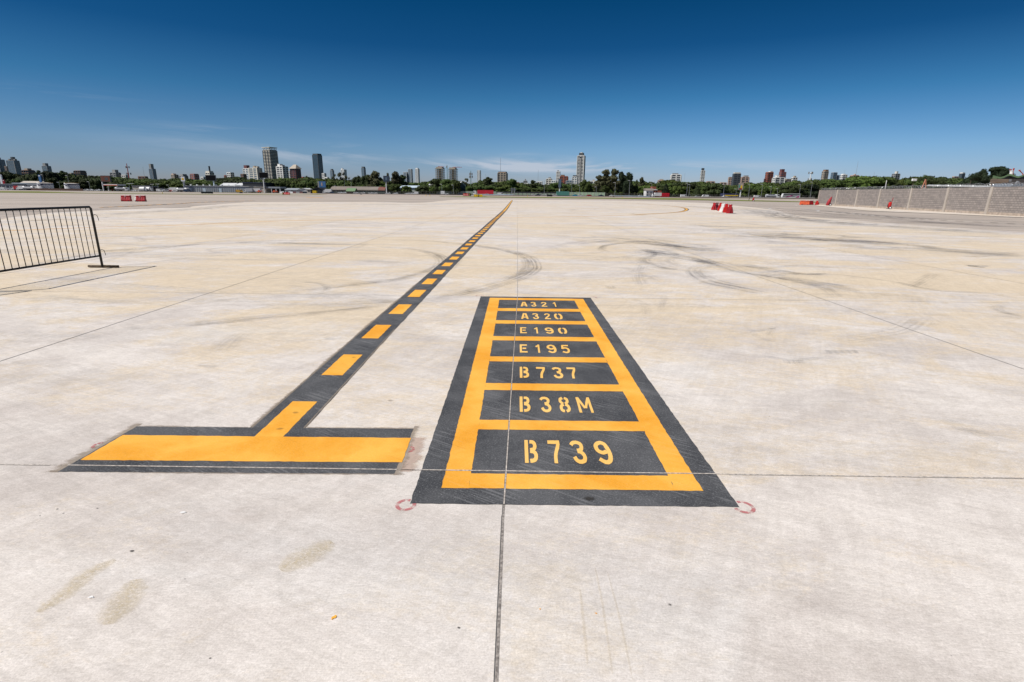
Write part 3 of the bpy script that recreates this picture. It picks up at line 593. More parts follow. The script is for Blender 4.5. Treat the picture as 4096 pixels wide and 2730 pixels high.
def glyph(mb, ch, x, y, w, h, z, sw=0.27, plane=None, jit=0.008):
    """letter in a w x h box, lower left corner x,y; flat on the ground, or mapped by plane(u,v,lift)"""
    for i, st in enumerate(strokes(ch)):
        pts = smooth_path([(p[0], p[1], 0) for p in st], 5) if len(st) > 2 else [Vector((st[0][0]+(st[1][0]-st[0][0])*t/6, st[0][1]+(st[1][1]-st[0][1])*t/6, 0)) for t in range(7)]
        tmp = MB(); w_ = sw*(0.62 if ch == 'M' else 1); ribbon(tmp, pts, w_, 0, 1, jit)
        vs = []
        for v in tmp.v:
            u, t = x+v[0]*w, y+v[1]*h/1.65
            vs.append(plane(u, t, z+0.00015*i) if plane else (u, t, z+0.00015*i))
        mb.add(vs, tmp.f)
ZD, ZY, ZL = 0.0016, 0.0023, 0.0030
# --- stop position table
t = tag(empty('aircraft_stop_table', (0.3, 5.0, 0)), 'large dark painted ground panel with amber frame listing seven aircraft codes', 'ground marking')
loc = Vector((0.3, 5.0, 0))
def sub(mb, name, mat, parent):
    base = parent.location; mb.v = [(v[0]-base[0], v[1]-base[1], v[2]-base[2]) for v in mb.v]; return mb.build(name, mat, parent)
def patch(pts, z): m = MB(); m.sheet(edge_poly(pts), z); return m
MDARK2 = MDARK
sub(patch([(-.518, 7.722), (-.5135, 2.290), (1.131, 2.300), (1.122, 7.712)], ZD), 'dark_panel', MDARK, t)
fr = MB(); xa, xb, xc, xd = -.377, -.234, .857, 1.000
ys_ = [7.612, 7.468, 6.900, 6.730, 6.207, 6.037, 5.469, 5.304, 4.742, 4.590, 4.018, 3.863, 3.300, 3.149, 2.587, 2.438]
fr.sheet(edge_poly([(xa, 7.612), (xa, 2.436), (xb, 2.436), (xb, 7.612)]), ZY); fr.sheet(edge_poly([(xc, 7.612), (xc, 2.442), (xd, 2.442), (xd, 7.612)]), ZY)
for i in range(0, 16, 2): fr.sheet(edge_poly([(xb-.0002, ys_[i]), (xb-.0002, ys_[i+1]), (xc+.0002, ys_[i+1]+.004), (xc+.0002, ys_[i]+.004)]), ZY+0.0003)
sub(fr, 'amber_frame', MYEL, t)
ROWS = {'A321': (7.332, 7.028, [(.075, .167), (.218, .290), (.363, .439), (.517, .582)]), 'A320': (6.606, 6.292, [(.075, .167), (.219, .296), (.370, .443), (.493, .595)]),
        'E190': (5.869, 5.603, [(.058, .132), (.208, .276), (.339, .433), (.488, .587)]), 'E195': (5.160, 4.875, [(.050, .126), (.199, .267), (.322, .412), (.467, .546)]),
        'B737': (4.441, 4.152, [(.046, .126), (.191, .270), (.333, .415), (.461, .538)]), 'B38M': (3.732, 3.442, [(.041, .120), (.194, .269), (.332, .409), (.463, .573)]),
        'B739': (3.002, 2.712, [(.067, .146), (.211, .286), (.350, .432), (.493, .586)])}
for code, (yt, yb, xs) in ROWS.items():
    g = MB()
    for ch, (x0, x1) in zip(code, xs): glyph(g, ch, x0, yb, x1-x0, yt-yb, ZL)
    o = sub(g, 'stencilled_code', MLET, t); o['label'] = 'pale amber stencilled code reading '+code
# --- stop bar (T head) and its centre line
t = tag(empty('stop_bar', (-1.55, 2.85, 0)), 'wide amber stop bar edged in dark paint left of the code panel', 'ground marking'); loc = Vector((-1.55, 2.85, 0))
sub(patch([(-2.469, 3.125), (-2.4965, 2.547), (-.656, 2.573), (-.6575, 3.145)], ZD), 'dark_border', MDARK, t)
sub(patch([(-2.466, 2.998), (-2.478, 2.677), (-.640, 2.700), (-.647, 3.010)], ZY), 'amber_bar', MYEL, t)
hal = MB()
ribbon(hal, [(-2.45, 3.165), (-1.74, 3.172)], 0.07, 0.0058); ribbon(hal, [(-1.36, 3.175), (-.60, 3.18)], 0.07, 0.0058)
def halo(mb, pts, z):                             # pts inner edge list with outward offsets
    n = len(pts); vs = []; 
    for (x, y, ox, oy) in pts: vs += [(x, y, z), (x+ox, y+oy, z)]
    mb.add(vs, [(2*i, 2*i+1, 2*i+3, 2*i+2) for i in range(n-1)], [[(0, 0), (0, 1), (0, 1), (0, 0)]]*(n-1))
hal = MB()
halo(hal, [(-1.74, 3.12, 0, .045), (-2.10, 3.115, 0, .05), (-2.46, 3.11, 0, .07)], .00125)
halo(hal, [(-2.46, 3.17, -.11, 0), (-2.48, 2.85, -.12, 0), (-2.49, 2.54, -.14, 0)], .0013)
halo(hal, [(-2.55, 2.56, 0, -.03), (-1.6, 2.56, 0, -.03), (-.64, 2.58, 0, -.035)], .00135)
halo(hal, [(-.66, 3.19, .085, 0), (-.655, 2.9, .07, 0), (-.66, 2.56, .10, 0)], .0014)
halo(hal, [(-1.36, 3.135, 0, .04), (-1.0, 3.14, 0, .035), (-.66, 3.14, 0, .05)], .0015)
sub(hal, 'old_paint_edge', MOLD, t)
pk = MB(); halo(pk, [(-.64, 3.02, .125, 0), (-.63, 2.85, .12, 0), (-.63, 2.60, .12, 0)], .0012)
t = tag(empty('paint_patch', (-.57, 2.8, 0)), 'faded pink paint patch between the stop bar and the code panel', 'ground marking'); loc = Vector((-.57, 2.8, 0)); sub(pk, 'pink_paint', MPINK, t)
# --- lead-in line
CL = [(-1.545, 3.13), (-1.540, 4.2), (-1.532, 5.6), (-1.505, 7.8), (-1.490, 9.5), (-1.470, 11.2), (-1.445, 12.6), (-1.430, 14.0), (-1.365, 19.6), (-1.32, 22.2), (-1.25, 29.4), (-1.16, 35.5), (-1.02, 49.0), (-.975, 63), (-.89, 108)]
cl_ = smooth_path([(a, b, 0) for a, b in CL], 8)
def clx(y):
    y = max(y, 3.131)
    for i in range(len(cl_)-1):
        if cl_[i].y <= y <= cl_[i+1].y: return cl_[i].x+(cl_[i+1].x-cl_[i].x)*(y-cl_[i].y)/(cl_[i+1].y-cl_[i].y)
    return cl_[-1].x
t = tag(empty('lead_in_line', (-1.5, 3.1, 0)), 'dark painted lead-in line with amber dashes running to the far taxiway', 'ground marking'); loc = Vector((-1.5, 3.1, 0))
b = MB(); pts = [(-1.550, 2.995)]+[(clx(3.13+0.12*k), 3.13+0.12*k) for k in range(1, 260)]+[(clx(y), y) for y in range(36, 109, 3)]
ribbon(b, pts, lambda u: 0.362, ZD-0.0003, 1, 0.004); sub(b, 'dark_band', MDARK, t)
b = MB(); ribbon(b, [(clx(y)-.2, y) for y in [3.15+.1*k for k in range(60)]], 0.045, 0.0067); hb = MB()
halo(hb, [(clx(3.12+.2*k)-.165, 3.12+.2*k, -.06-.02*math.sin(k), 0) for k in range(30)], .0015); halo(hb, [(clx(3.12+.2*k)+.165, 3.12+.2*k, .035, 0) for k in range(14)], .00155)
sub(hb, 'old_paint_edge', MOLD, t)
y = 2.998; k = 0
while y < 44:
    L = 0.585 if k < 6 else 0.56; m = MB(); xs0, xs1 = clx(y+.01) if y > 3.13 else -1.545, clx(y+L)
    m.sheet(edge_poly([(xs0-.09, y), (xs0+.09, y), (xs1+.09, y+L), (xs1-.09, y+L)]), ZY-.0003); sub(m, 'amber_dash', MYEL, t); k += 1
    y += (1.162 if k < 4 else (1.125 if k < 9 else 1.12))
m = MB(); ribbon(m, [(clx(y), y) for y in [44.4+2*j for j in range(32)]], 0.19, ZY-.0003); sub(m, 'amber_stripe', MYOLD, t)
# --- thin curved taxi line
t = tag(empty('curved_taxi_line', (0, 33, 0)), 'thin amber guide line curving back to a rounded loop on the right', 'ground marking'); loc = Vector((0, 33, 0))
cv = [G(*p) for p in [(-500, 948), (0, 925.5), (350, 911), (700, 902), (1150, 884), (1400, 880), (1567, 875), (1935, 872), (2233, 869), (2500, 862), (2590, 857.5), (2709, 850), (2746, 841), (2738, 833), (2700, 827), (2620, 820), (2540, 815), (2450, 812)]]
cvp = smooth_path([(p.x, p.y, 0) for p in cv], 8)
m = MB(); ribbon(m, cvp, lambda u: 0.17, .0022); sub(m, 'amber_stripe', MYOLD, t)
seg = cvp[len(cvp)//2+6:]
m = MB(); ribbon(m, seg, 0.42, .0030); sub(m, 'dark_band', MDARK, t)
m = MB(); ribbon(m, seg, 0.22, .0045); sub(m, 'amber_stripe', MYOLD, t)
# --- dashed taxiway edge line on the left and on the service road on the right
t = tag(empty('taxiway_dashes', (-37, 55, 0)), 'dashed amber and black line across the grey taxiway on the left', 'ground marking'); loc = Vector((-37, 55, 0))
dd = [G(*p) for p in [(400, 829), (526, 824), (590, 820.5), (720, 814), (787, 810), (898, 806), (1020, 802.6)]]; ddp = smooth_path([(p.x, p.y, 0) for p in dd], 14)
bl = MB(); ye = MB(); ribbon(bl, ddp, 0.35, -.028)
for i in range(0, len(ddp)-3, 4): ribbon(ye, ddp[i:i+3], .3, -.022)
sub(bl, 'dark_band', M('black_line_paint', (.05, .05, .055)), t); sub(ye, 'amber_dash', MYEL, t)['kind'] = 'stuff'
t = tag(empty('service_road_dashes', (40, 55, 0)), 'broken black and white line along the grey service road by the wall', 'ground marking'); loc = Vector((40, 55, 0))
dd = [G(*p) for p in [(3320, 845.5), (3420, 855), (3500, 862), (3640, 872), (3760, 880), (3960, 889), (4140, 899)]]; ddp = smooth_path([(p.x, p.y, 0) for p in dd], 12)
bl = MB(); ye = MB()
for i in range(0, len(ddp)-3, 4): ribbon(bl, ddp[i:i+3], .22, -.034)
for i in range(2, len(ddp)-3, 4): ribbon(ye, ddp[i:i+3], .12, -.034)
sub(bl, 'black_dash', M('black_line_paint', (.05, .05, .055)), t)['kind'] = 'stuff'; sub(ye, 'white_dash', M('white_line_paint', (.7, .7, .68)), t)['kind'] = 'stuff'
for i, (px, py) in enumerate([(3262, 842), (3180, 820), (3075, 833), (3027, 816)]):
    g0 = G(px, py); m = MB(); ribbon(m, [(g0.x-.9, g0.y-2), (g0.x+.2, g0.y-.3), (g0.x-.2, g0.y+1.5)], .28, (-.034 if px > 3100 else -.034)+(.04 if 0 else 0))
    o = m.build('pavement_arrow', M('white_line_paint', (.7, .7, .68))); tag(o, ['small white painted arrow nearest the concrete edge by the wall', 'small white painted mark left of the orange barrier', 'white painted arrow on the grey taxiway right of the red and white barriers', 'faint white mark on the taxiway beside the small extinguisher'][i], 'ground marking', 'white arrows on the grey taxiway')
# purple expansion line
m = MB(); g0 = [G(*p) for p in [(3172, 872), (3410, 886), (3700, 905), (4096, 933)]]; ribbon(m, [(p.x, p.y) for p in g0], .09, .004); tag(m.build('expansion_joint', M('purple_sealant', (.16, .11, .14)), apron))
# amber hold markings in the distance
for i, (a, b, y0, w) in enumerate([(1225, 1290, 790.5, 1.6), (1190, 1240, 785.5, .7), (1400, 1460, 783, 1.2), (1465, 1500, 781, .6)]):
    p0, p1 = G(a, y0), G(b, y0+.3); m = MB(); ribbon(m, [(p0.x, p0.y), (p1.x, p1.y)], w*2, -.03); tag(m.build('hold_marking', MYEL), ['broad amber painted bar on the taxiway below the black gabled shed', 'faint amber bar just behind the broad one', 'amber bar on the taxiway below the green-roofed hut', 'small amber bar right of the hut on the taxiway'][i], 'ground marking', 'amber bars painted on the far taxiway')
# --- red sprayed rings at the panel corners
def ring(cx, cy, r, a0, a1, lab, w=.019):
    m = MB(); pts = [(cx+r*math.cos(a0+(a1-a0)*k/24), cy+r*1.0*math.sin(a0+(a1-a0)*k/24)) for k in range(25)]
    ribbon(m, pts, w, .0018); n0 = len(m.uv)
    m.uv = [[(0, .25+.2*math.sin(i))]*4 for i in range(n0)]
    tag(m.build('paint_ring', MREDP), lab, 'ground marking', 'red rings sprayed round the panel corners')
ring(-.532, 2.278, .042, 1.2, 6.6, 'red sprayed ring at the near left corner of the code panel'); ring(1.152, 2.300, .046, -2.9, 1.9, 'red sprayed ring at the near right corner of the code panel')
ring(-.53, 7.75, .06, .5, 3.6, 'small red sprayed arc at the far left corner of the code panel', .014); ring(1.15, 7.74, .06, -.6, 1.6, 'small red sprayed arc at the far right corner of the code panel', .014)
ring(-2.505, 2.86, .035, 1.8, 4.4, 'red sprayed arc at the left end of the stop bar', .018); ring(-.640, 2.86, .035, -1.2, 1.2, 'red sprayed arc at the right end of the stop bar', .018)
# paint splashes and old stains
def splash(px, py, r, mat, lab, n=4, el=1.0):
    g0 = G(px, py); m = MB()
    for j in range(n):
        a = rnd.uniform(0, 6.28); d = r*rnd.uniform(0, 1.2) if j else 0; cx, cy = g0.x+d*math.cos(a), g0.y+d*math.sin(a)*el; rr_ = r*rnd.uniform(.35, .8)
        m.add([(cx, cy, 0.0018+.0002*j)]+[(cx+rr_*rnd.uniform(.6, 1.2)*math.cos(q*.5236), cy+rr_*el*rnd.uniform(.6, 1.2)*math.sin(q*.5236), 0.0018+.0002*j) for q in range(12)], [(0, q+1, (q+1) % 12+1) for q in range(12)])
    m.build('paint_splash', mat, apron)
splash(1330, 2472, .009, MYEL, '', 5); splash(2160, 2438, .005, MYEL, '', 1); splash(2385, 2455, .004, MYEL, '', 2)
MW = M('white_lime_splash', (.80, .78, .76)); splash(735, 2052, .018, MW, '', 7, .4); splash(365, 2390, .014, MW, '', 8, .5)
MST = mat_ragged('ochre_stain', (.66, .55, .35), .36, 14, .45, True)
def stain(pts, w, mat=MST):
    m = MB(); p = smooth_path([tuple(G(*q)) for q in pts], 6); n = len(p); zt[0] += .000008
    for sgn in (1, -1):
        vs = []
        for i, q in enumerate(p):
            d = (p[min(i+1, n-1)]-p[max(i-1, 0)]).normalized(); ww = w*math.sin(math.pi*(i+.3)/(n+.2))**.6/2
            vs += [(q.x, q.y, zt[0]), (q.x-d.y*ww*sgn, q.y+d.x*ww*sgn, zt[0])]
        m.add(vs, [(2*i, 2*i+1, 2*i+3, 2*i+2) for i in range(n-1)], [[(0, 0), (0, 1), (0, 1), (0, 0)]]*(n-1))
    m.build('stain', mat, apron)
stain([(150, 2450), (270, 2370), (350, 2300), (460, 2240)], .16); stain([(430, 2500), (490, 2420), (545, 2320)], .22); stain([(1120, 2280), (1220, 2230), (1330, 2170)], .24)
stain([(2320, 2360), (2335, 2500), (2350, 2660)], .035, mat_ragged('yellow_drag_mark', (.70, .58, .38), .55, 40, .16)); stain([(2380, 2270), (2410, 2420), (2450, 2700)], .025, bpy.data.materials['yellow_drag_mark']); stain([(2430, 2290), (2480, 2480), (2530, 2720)], .022, bpy.data.materials['yellow_drag_mark'])
MDK = mat_ragged('dark_oil_spot', (.05, .045, .04), .5, 14, .7); MDK2 = mat_ragged('faint_brown_spot', (.20, .13, .05), .5, 30, .32)
for (px, py, r) in [(2355, 1998, .06), (985, 0, 0), (1560, 1605, .05), (1182, 1653, .05), (1415, 1432, .045), (1120, 1718, .05), (2680, 2420, .02), (1835, 2513, .012), (230, 2038, .012), (390, 2035, .012), (160, 2065, .008), (530, 2205, .02), (740, 2318, .008), (840, 2635, .008)]:
    if py:
        g0 = G(px, py); m = MB(); zz = .0046 if py in (1998, 1605, 1653, 1432, 1718) else .0018
        m.add([(g0.x, g0.y, zz)]+[(g0.x+r*math.cos(q*.3927), g0.y+r*.8*math.sin(q*.3927), zz) for q in range(16)], [(0, q+1, (q+1) % 16+1) for q in range(16)], [[(0, 0), (0, 1), (0, 1)]]*16); m.build('oil_spot', MDK2 if zz > .004 and py != 1998 else MDK, apron)
# ================================================================== objects on and round the apron
MBLK = M('black_painted_steel', (.012, .014, .017), .45, .3, .3, 20)
MRUST = M('rusty_steel_tube', (.10, .07, .045), .8, .2, .5, 25)
MRED = M('red_polyethylene', (.38, .012, .018), .42, var=.25, scale=2.5)
MRED2 = M('bright_red_polyethylene', (.52, .018, .015), .42, var=.2, scale=2.5)
MORG = M('faded_orange_polyethylene', (.72, .13, .05), .55, var=.2, scale=3)
MWHP = M('white_polyethylene', (.72, .72, .70), .5, var=.12, scale=3)
MRUB = M('rubber', (.02, .02, .02), .8)
MSTEEL = M('galvanised_steel', (.42, .43, .44), .5, .6)
MWHT = M('white_paint', (.78, .78, .77), .5, var=.06)
MGLS = M('dark_glass', (.03, .04, .05), .12, .0, .3, 3, .8)

# --- crowd barriers
def crowd_barrier(L=2.64):
    t = empty('crowd_barrier'); H = 1.155
    f = MB(); r = .021
    f.tube([(0, 0, .02), (0, 0, H-.03), (0, -.03, H), (0, -L+.03, H), (0, -L, H-.03), (0, -L, .02)], r, 10); f.build('frame', MBLK, t, smooth=True)
    f = MB(); f.tube([(0, -.0, .235), (0, -L, .235)], .017, 8); f.build('lower_rail', MBLK, t, smooth=True)
    n = 20
    for i in range(n):
        b = MB(); y = -L*(i+1)/(n+1); b.tube([(0, y, .24), (0, y, H-.01)], .0068, 6); b.build('upright_bar', MBLK, t, smooth=True)
    for y in (0, -L):
        b = MB(); b.tube([(-.28, y+.015, .028), (.30, y+.015, .028)], .024, 10); b.build('foot', MRUST, t, smooth=True)
    for z in (1.0, .34):
        b = MB(); b.tube([(.02, .0, z), (.045, .01, z+.015), (.075, .02, z), (.085, .025, z-.06), (.088, .025, z-.10)], .0055, 6); b.build('hook', MBLK, t, smooth=True)
    return t
cb1 = crowd_barrier(); cb1.location = (-8.08, 10.18, 0); cb1.rotation_euler = (0, 0, R(1.2))
tag(cb1, 'black steel crowd barrier with a rusty foot, cut off by the left edge', 'barrier', 'crowd barriers on the left')
cb2 = dup(cb1, (-8.13, 7.42, 0), R(-20), 'second black crowd barrier, outside the left edge, seen only by its shadow')

# --- water-filled barriers
def plastic_barrier(L=1.0, mat=MRED, notch=True, name='plastic_barrier'):
    t = empty(name); H = .72
    prof = [(-.24, 0), (-.25, .08), (-.24, .20), (-.12, .50), (-.11, .56), (-.125, .60), (-.125, H-.02), (-.11, H), (.11, H), (.125, H-.02), (.125, .60), (.11, .56), (.12, .50), (.24, .20), (.25, .08), (.24, 0)]
    b = MB(); h = L/2
    b.prismx(prof, -h, h)
    b.box((h+.03, 0, H-.33), (.10, .16, .33)); b.box((-h-.03, 0, .02), (.09, .14, .42))
    b.build('body', mat, t)
    for s in (-1, 1):
        for x in (-.28, 0, .28):                  # recessed flutes read as raised ribs between them
            q = MB(); q.add([(x*L-.055, s*.262, .13), (x*L+.055, s*.262, .13), (x*L+.03, s*.150, .52), (x*L-.03, s*.150, .52), (x*L-.055, s*.22, .13), (x*L+.055, s*.22, .13), (x*L+.03, s*.10, .52), (x*L-.03, s*.10, .52)],
                  [(0, 1, 2, 3), (4, 7, 6, 5), (0, 4, 5, 1), (1, 5, 6, 2), (2, 6, 7, 3), (3, 7, 4, 0)]); q.build('rib', mat, t)
        for x in (-.33, .33):
            q = MB(); q.box((x*L, s*.225, -.002), (.16, .08, .075)); q.build('foot_notch', MRUB, t)
        q = MB(); q.box((0, s*.126, .64), (.26, .012, .03)); q.build('label_strip', MWHP if mat is not MWHP else MSTEEL, t)
    q = MB(); q.cyl((0, 0, H), .06, .035, 12); q.build('filler_cap', MWHP if mat is MRED else mat, t)
    if mat is MRED or mat is MRED2:
        q = MB(); q.box((-.05, -.128, .545), (.14, .010, .03)); q.box((-.03, -.128, .42), (.035, .012, .13)); q.build('logo_mark', MWHT, t)
    return t
def put(t, p, rz, lab, cat='barrier', grp=None):
    if 'extinguisher' in lab and 'post' not in lab: t.scale = (1.3, 1.15, 1.02)
    t.location = p; t.rotation_euler = (0, 0, rz); return tag(t, lab, cat, grp)
zt_ = -.045
GA = 'red and white water-filled barriers on the apron'
put(plastic_barrier(1.05), (-48.2, 66.6, zt_), R(4), 'red plastic barrier standing alone, leftmost of the far left group', grp=GA)
put(plastic_barrier(.95, MWHP), (-46.95, 67.1, zt_), R(-12), 'white plastic barrier touching the red one in the far left group', grp=GA)
put(plastic_barrier(1.0), (-46.2, 66.35, zt_), R(6), 'red plastic barrier with a white mark beside the white one, far left group', grp=GA)
put(plastic_barrier(1.0), (20.40, 55.6, 0), R(52), 'red plastic barrier farthest back in the right hand group of five', grp=GA)
put(plastic_barrier(1.0, MRED2), (20.0, 53.2, 0), R(72), 'bright red barrier between the rearmost one and the white one', grp=GA)
put(plastic_barrier(1.3, MWHP), (19.25, 50.2, 0), R(55), 'dusty white barrier in the middle of the right hand row', grp=GA)
put(plastic_barrier(1.0, MRED2), (18.45, 47.7, 0), R(72), 'bright red barrier half hidden behind the nearest one', grp=GA)
put(plastic_barrier(1.0), (18.10, 45.9, 0), R(66), 'red barrier nearest the camera in the right hand row', grp=GA)
GB = 'barriers left at the end of the block wall'
put(plastic_barrier(1.45, MORG), (50.6, 95.6, zt_), R(-6), 'faded orange barrier at the end of the block wall', grp=GB)
put(plastic_barrier(1.3), (52.3, 96.9, zt_), R(30), 'dark red barrier between the orange one and the wall end', grp=GB)
put(plastic_barrier(.9, MRED2), (53.25, 96.5, zt_), R(70), 'bright red barrier squeezed against the end post of the wall', grp=GB)
put(plastic_barrier(1.2, MWHP), (54.4, 101.2, zt_), R(8), 'white barrier showing just above the red ones by the wall end', grp=GB)

# --- wheeled fire extinguishers
def extinguisher(covered):
    t = empty('wheeled_extinguisher')
    for s in (-1, 1):
        w = MB(); w.cyl((s*.26-.03, 0, .16), .16, .06, 18, axis='x'); w_ = w.build('wheel', MRUB, t)
        h = MB(); h.cyl((s*.26-.036, 0, .16), .085, .072, 14, axis='x'); h.build('hub', MWHT, w_)
    if covered:
        c = MB(); prof = [(-.02, .10), (.02, .9), (.0, 1.30), (-.10, 1.38), (-.22, 1.25), (-.42, .8), (-.52, .35), (-.50, .06)]
        n = 12; rings = []
        for i, (zz, fy, ry, rx) in enumerate([(.05, -.30, .24, .25), (.3, -.29, .27, .29), (.7, -.20, .23, .27), (1.05, -.09, .15, .22), (1.28, -.02, .09, .16), (1.38, .02, .03, .06)]):
            rings.append([(rx*math.cos(2*math.pi*k/n)*(1+.10*math.sin(3*k+i)), fy+ry*math.sin(2*math.pi*k/n)*(1+.10*math.cos(2.3*k+i)), zz) for k in range(n)])
        c.add([v for g in rings for v in g], [(i*n+k, i*n+(k+1) % n, (i+1)*n+(k+1) % n, (i+1)*n+k) for i in range(5) for k in range(n)]+[tuple(range(n-1, -1, -1)), tuple(5*n+k for k in range(n))])
        c.build('fabric_cover', M('red_tarpaulin', (.36, .02, .03), .6, var=.3, scale=4), t, smooth=True)
    else:
        c = MB(); c.cyl((0, -.06, .12), .16, .62, 18); c.cyl((0, -.06, .74), .16, .10, 18, .06); c.build('cylinder', MRED2, t, smooth=False)
        c = MB(); c.cyl((0, -.06, .84), .03, .10, 8); c.box((0, -.12, .90), (.05, .16, .04)); c.build('valve', MBLK, t)
        for s in (-1, 1):
            c = MB(); c.tube([(s*.19, .02, .16), (s*.19, .04, .8), (s*.17, .10, 1.28), (s*.10, .12, 1.36)], .016, 6); c.build('handle_bar', MRED, t)
        c = MB(); c.tube([(-.11, .12, 1.36), (.11, .12, 1.36)], .016, 6); c.build('handle_grip', MBLK, t)
        c = MB(); c.tube([(.05+.17*math.cos(a*.7), -.25, .40+.17*math.sin(a*.7)) for a in range(19)], .020, 6); c.build('hose', MRUB, t)
        c = MB(); c.box((0, -.24, .03), (.30, .16, .06)); c.build('foot_plate', MBLK, t)
    return t
GE = 'wheeled fire extinguishers'
put(extinguisher(True), (49.75, 86.2, 0), R(-120), 'wheeled extinguisher under a red cover, standing against the block wall', 'fire extinguisher', GE)
put(extinguisher(False), (47.0, 68.4, 0), R(-120), 'uncovered red wheeled extinguisher with a tall handle by the block wall', 'fire extinguisher', GE)
g0 = G(3014, 807); e = put(extinguisher(False), g0, R(-120), 'red wheeled extinguisher standing out on the grass edge', 'fire extinguisher', GE)
g0 = G(2995, 803); b = MB(); b.cyl((0, 0, 0), .10, 1.5, 8, .07); o = b.build('stub_post', M('weathered_timber', (.12, .09, .06))); put(o, g0, 0, 'short dark stub post left of the extinguisher on the grass', 'post'); o.rotation_euler = (R(6), R(8), 0)

# --- block wall with posts and razor wire
def wallx(y): return 44.34+.2035*(y-51.25)
WY = [102.0-0, 96.8, 88.6, 80.8, 73.6, 65.6, 58.15, 51.25, 44.6, 38.0]
WY = WY[1:]; WH = 2.47
bw = empty('block_wall', (wallx(WY[0]), WY[0], 0)); tag(bw, 'grey concrete block wall with pale pillars running in from the right', 'wall')
MBL = mat_block(); MPIL = M('cast_concrete_pillar', (.42, .37, .32), .9, var=.16, scale=2.5, streak=True)
wa = Vector((.2035, 1, 0)).normalized(); wn_ = Vector((-wa.y, wa.x, 0))                 # wn_ faces the apron
if wn_.x > 0: wn_ = -wn_
def wp(s, n, z): 
    p = Vector((wallx(s), s, 0))+wn_*n; return (p.x-bw.location.x, p.y-bw.location.y, z)
for i in range(len(WY)-1):
    a, b_ = WY[i], WY[i+1]; L = (a-b_)*math.sqrt(1+.2035**2); m = MB(); z0 = .22
    vs = [wp(a, 0, z0), wp(b_, 0, z0), wp(b_, 0, WH), wp(a, 0, WH), wp(a, -.2, z0), wp(b_, -.2, z0), wp(b_, -.2, WH), wp(a, -.2, WH)]
    uv = [(0, 0), (L, 0), (L, WH-z0), (0, WH-z0)]
    m.add(vs, [(0, 1, 2, 3), (4, 7, 6, 5), (3, 2, 6, 7)], [uv, uv, [(0, 0), (L, 0), (L, .19), (0, .19)]]); m.build('block_panel', MBL, bw)
    m = MB(); m.add([wp(a, .03, -.05), wp(b_, .03, -.05), wp(b_, .03, .23), wp(a, .03, .23), wp(a, -.2, .23), wp(b_, -.2, .23)], [(0, 1, 2, 3), (3, 2, 5, 4)]); m.build('plinth', M('rough_plinth_concrete', (.40, .33, .27), .9, var=.25, scale=3), bw)
for i, s in enumerate(WY):
    m = MB(); w = .17
    q = [wp(s+w, .10, -.05), wp(s-w, .10, -.05), wp(s-w, -.25, -.05), wp(s+w, -.25, -.05), wp(s+w*.95, .06, WH+.03), wp(s-w*.95, .06, WH+.03), wp(s-w*.95, -.25, WH+.03), wp(s+w*.95, -.25, WH+.03)]
    m.add(q, [(0, 3, 2, 1), (4, 5, 6, 7), (0, 1, 5, 4), (1, 2, 6, 5), (2, 3, 7, 6), (3, 0, 4, 7)]); m.build('pillar', MPIL, bw)
rz = MB(); pts = []; s = WY[0]; k = 0
MWIRE = M('razor_wire_steel', (.62, .64, .66), .35, .7)
while s > WY[-1]:
    a = k*2*math.pi/14; r_ = .15+.03*math.sin(k*.37)+.012*math.sin(k*1.7); p = Vector((wallx(s), s, 0))+wn_*(-.1+r_*math.cos(a)); pts.append((p.x-bw.location.x, p.y-bw.location.y, WH+.19+r_*math.sin(a)+.03*math.sin(k*.11))); k += 1; s -= .030
rz.tube(pts, .014, 3)
rw = rz.build('razor_wire', MWIRE); rw.location = bw.location; tag(rw, 'coil of silvery razor wire running along the top of the block wall', 'razor wire')

# --- airfield signs
def sign(name, px0, px1, pytop, pybot, panels, lab, back=False, depth=None):
    pb = G((px0+px1)/2, pybot+1.5); Y = pb.y; A = at(px0, pybot, Y); B = at(px1, pybot, Y); T = at((px0+px1)/2, pytop, Y)
    t = empty(name, (A.x, Y, pb.z)); Wd = B.x-A.x; z1 = T.z-pb.z; z0 = max(.18, A.z-pb.z+.02)
    c = MB(); c.box((Wd/2, .15, z0), (Wd, .26, z1-z0)); c.build('housing', MBLK, t)
    for (x0, x1, mt, tx, tm) in panels:
        p = MB(); p.box(((x0+x1)/2*Wd, .008, z0+.05), ((x1-x0)*Wd-.04, .03, z1-z0-.10)); pl = p.build('face_panel', mt, t)
        if tx:
            g = MB(); n = len(tx); h = (z1-z0)*.52; w = min(h*.62, (x1-x0)*Wd*.86/n*.8); gap = ((x1-x0)*Wd*.90)/n
            for i, ch in enumerate(tx):
                if ch == ' ': continue
                cx = (x0*Wd)+(x1-x0)*Wd*.05+gap*(i+.5); glyph(g, ch, cx-w/2, z0+(z1-z0)*.24, w, h, .012, .34, plane=lambda u, v, l: (u, -l, v))
            g.build('lettering', tm, t)
    for x in ([.1, .9] if Wd < 3 else [.08, .36, .64, .92]):
        p = MB(); p.cyl((x*Wd, .15, -.03), .04, z0+.05, 8); p.build('leg', MSTEEL, t)
    return tag(t, lab, 'airfield sign', 'airfield signs on the verge')
MSR = M('red_sign_face', (.75, .012, .02), .4, var=.04); MSY = M('yellow_sign_face', (.90, .62, .01), .4, var=.04)
sign('runway_sign', 1129.5, 1159.5, 770.3, 780, [(0, .19, MBLK, 'F', MSY), (.19, 1, MSR, '31-13', MWHT)], 'red 31-13 runway sign with a small black F panel on its left, before the sheds')
sign('runway_sign', 1852.5, 1884.5, 774.3, 784.8, [(0, .68, MSR, '31-13', MWHT), (.68, 1, MBLK, 'F', MSY)], 'red 31-13 runway sign with a black F panel on its right, beside the yellow sign')
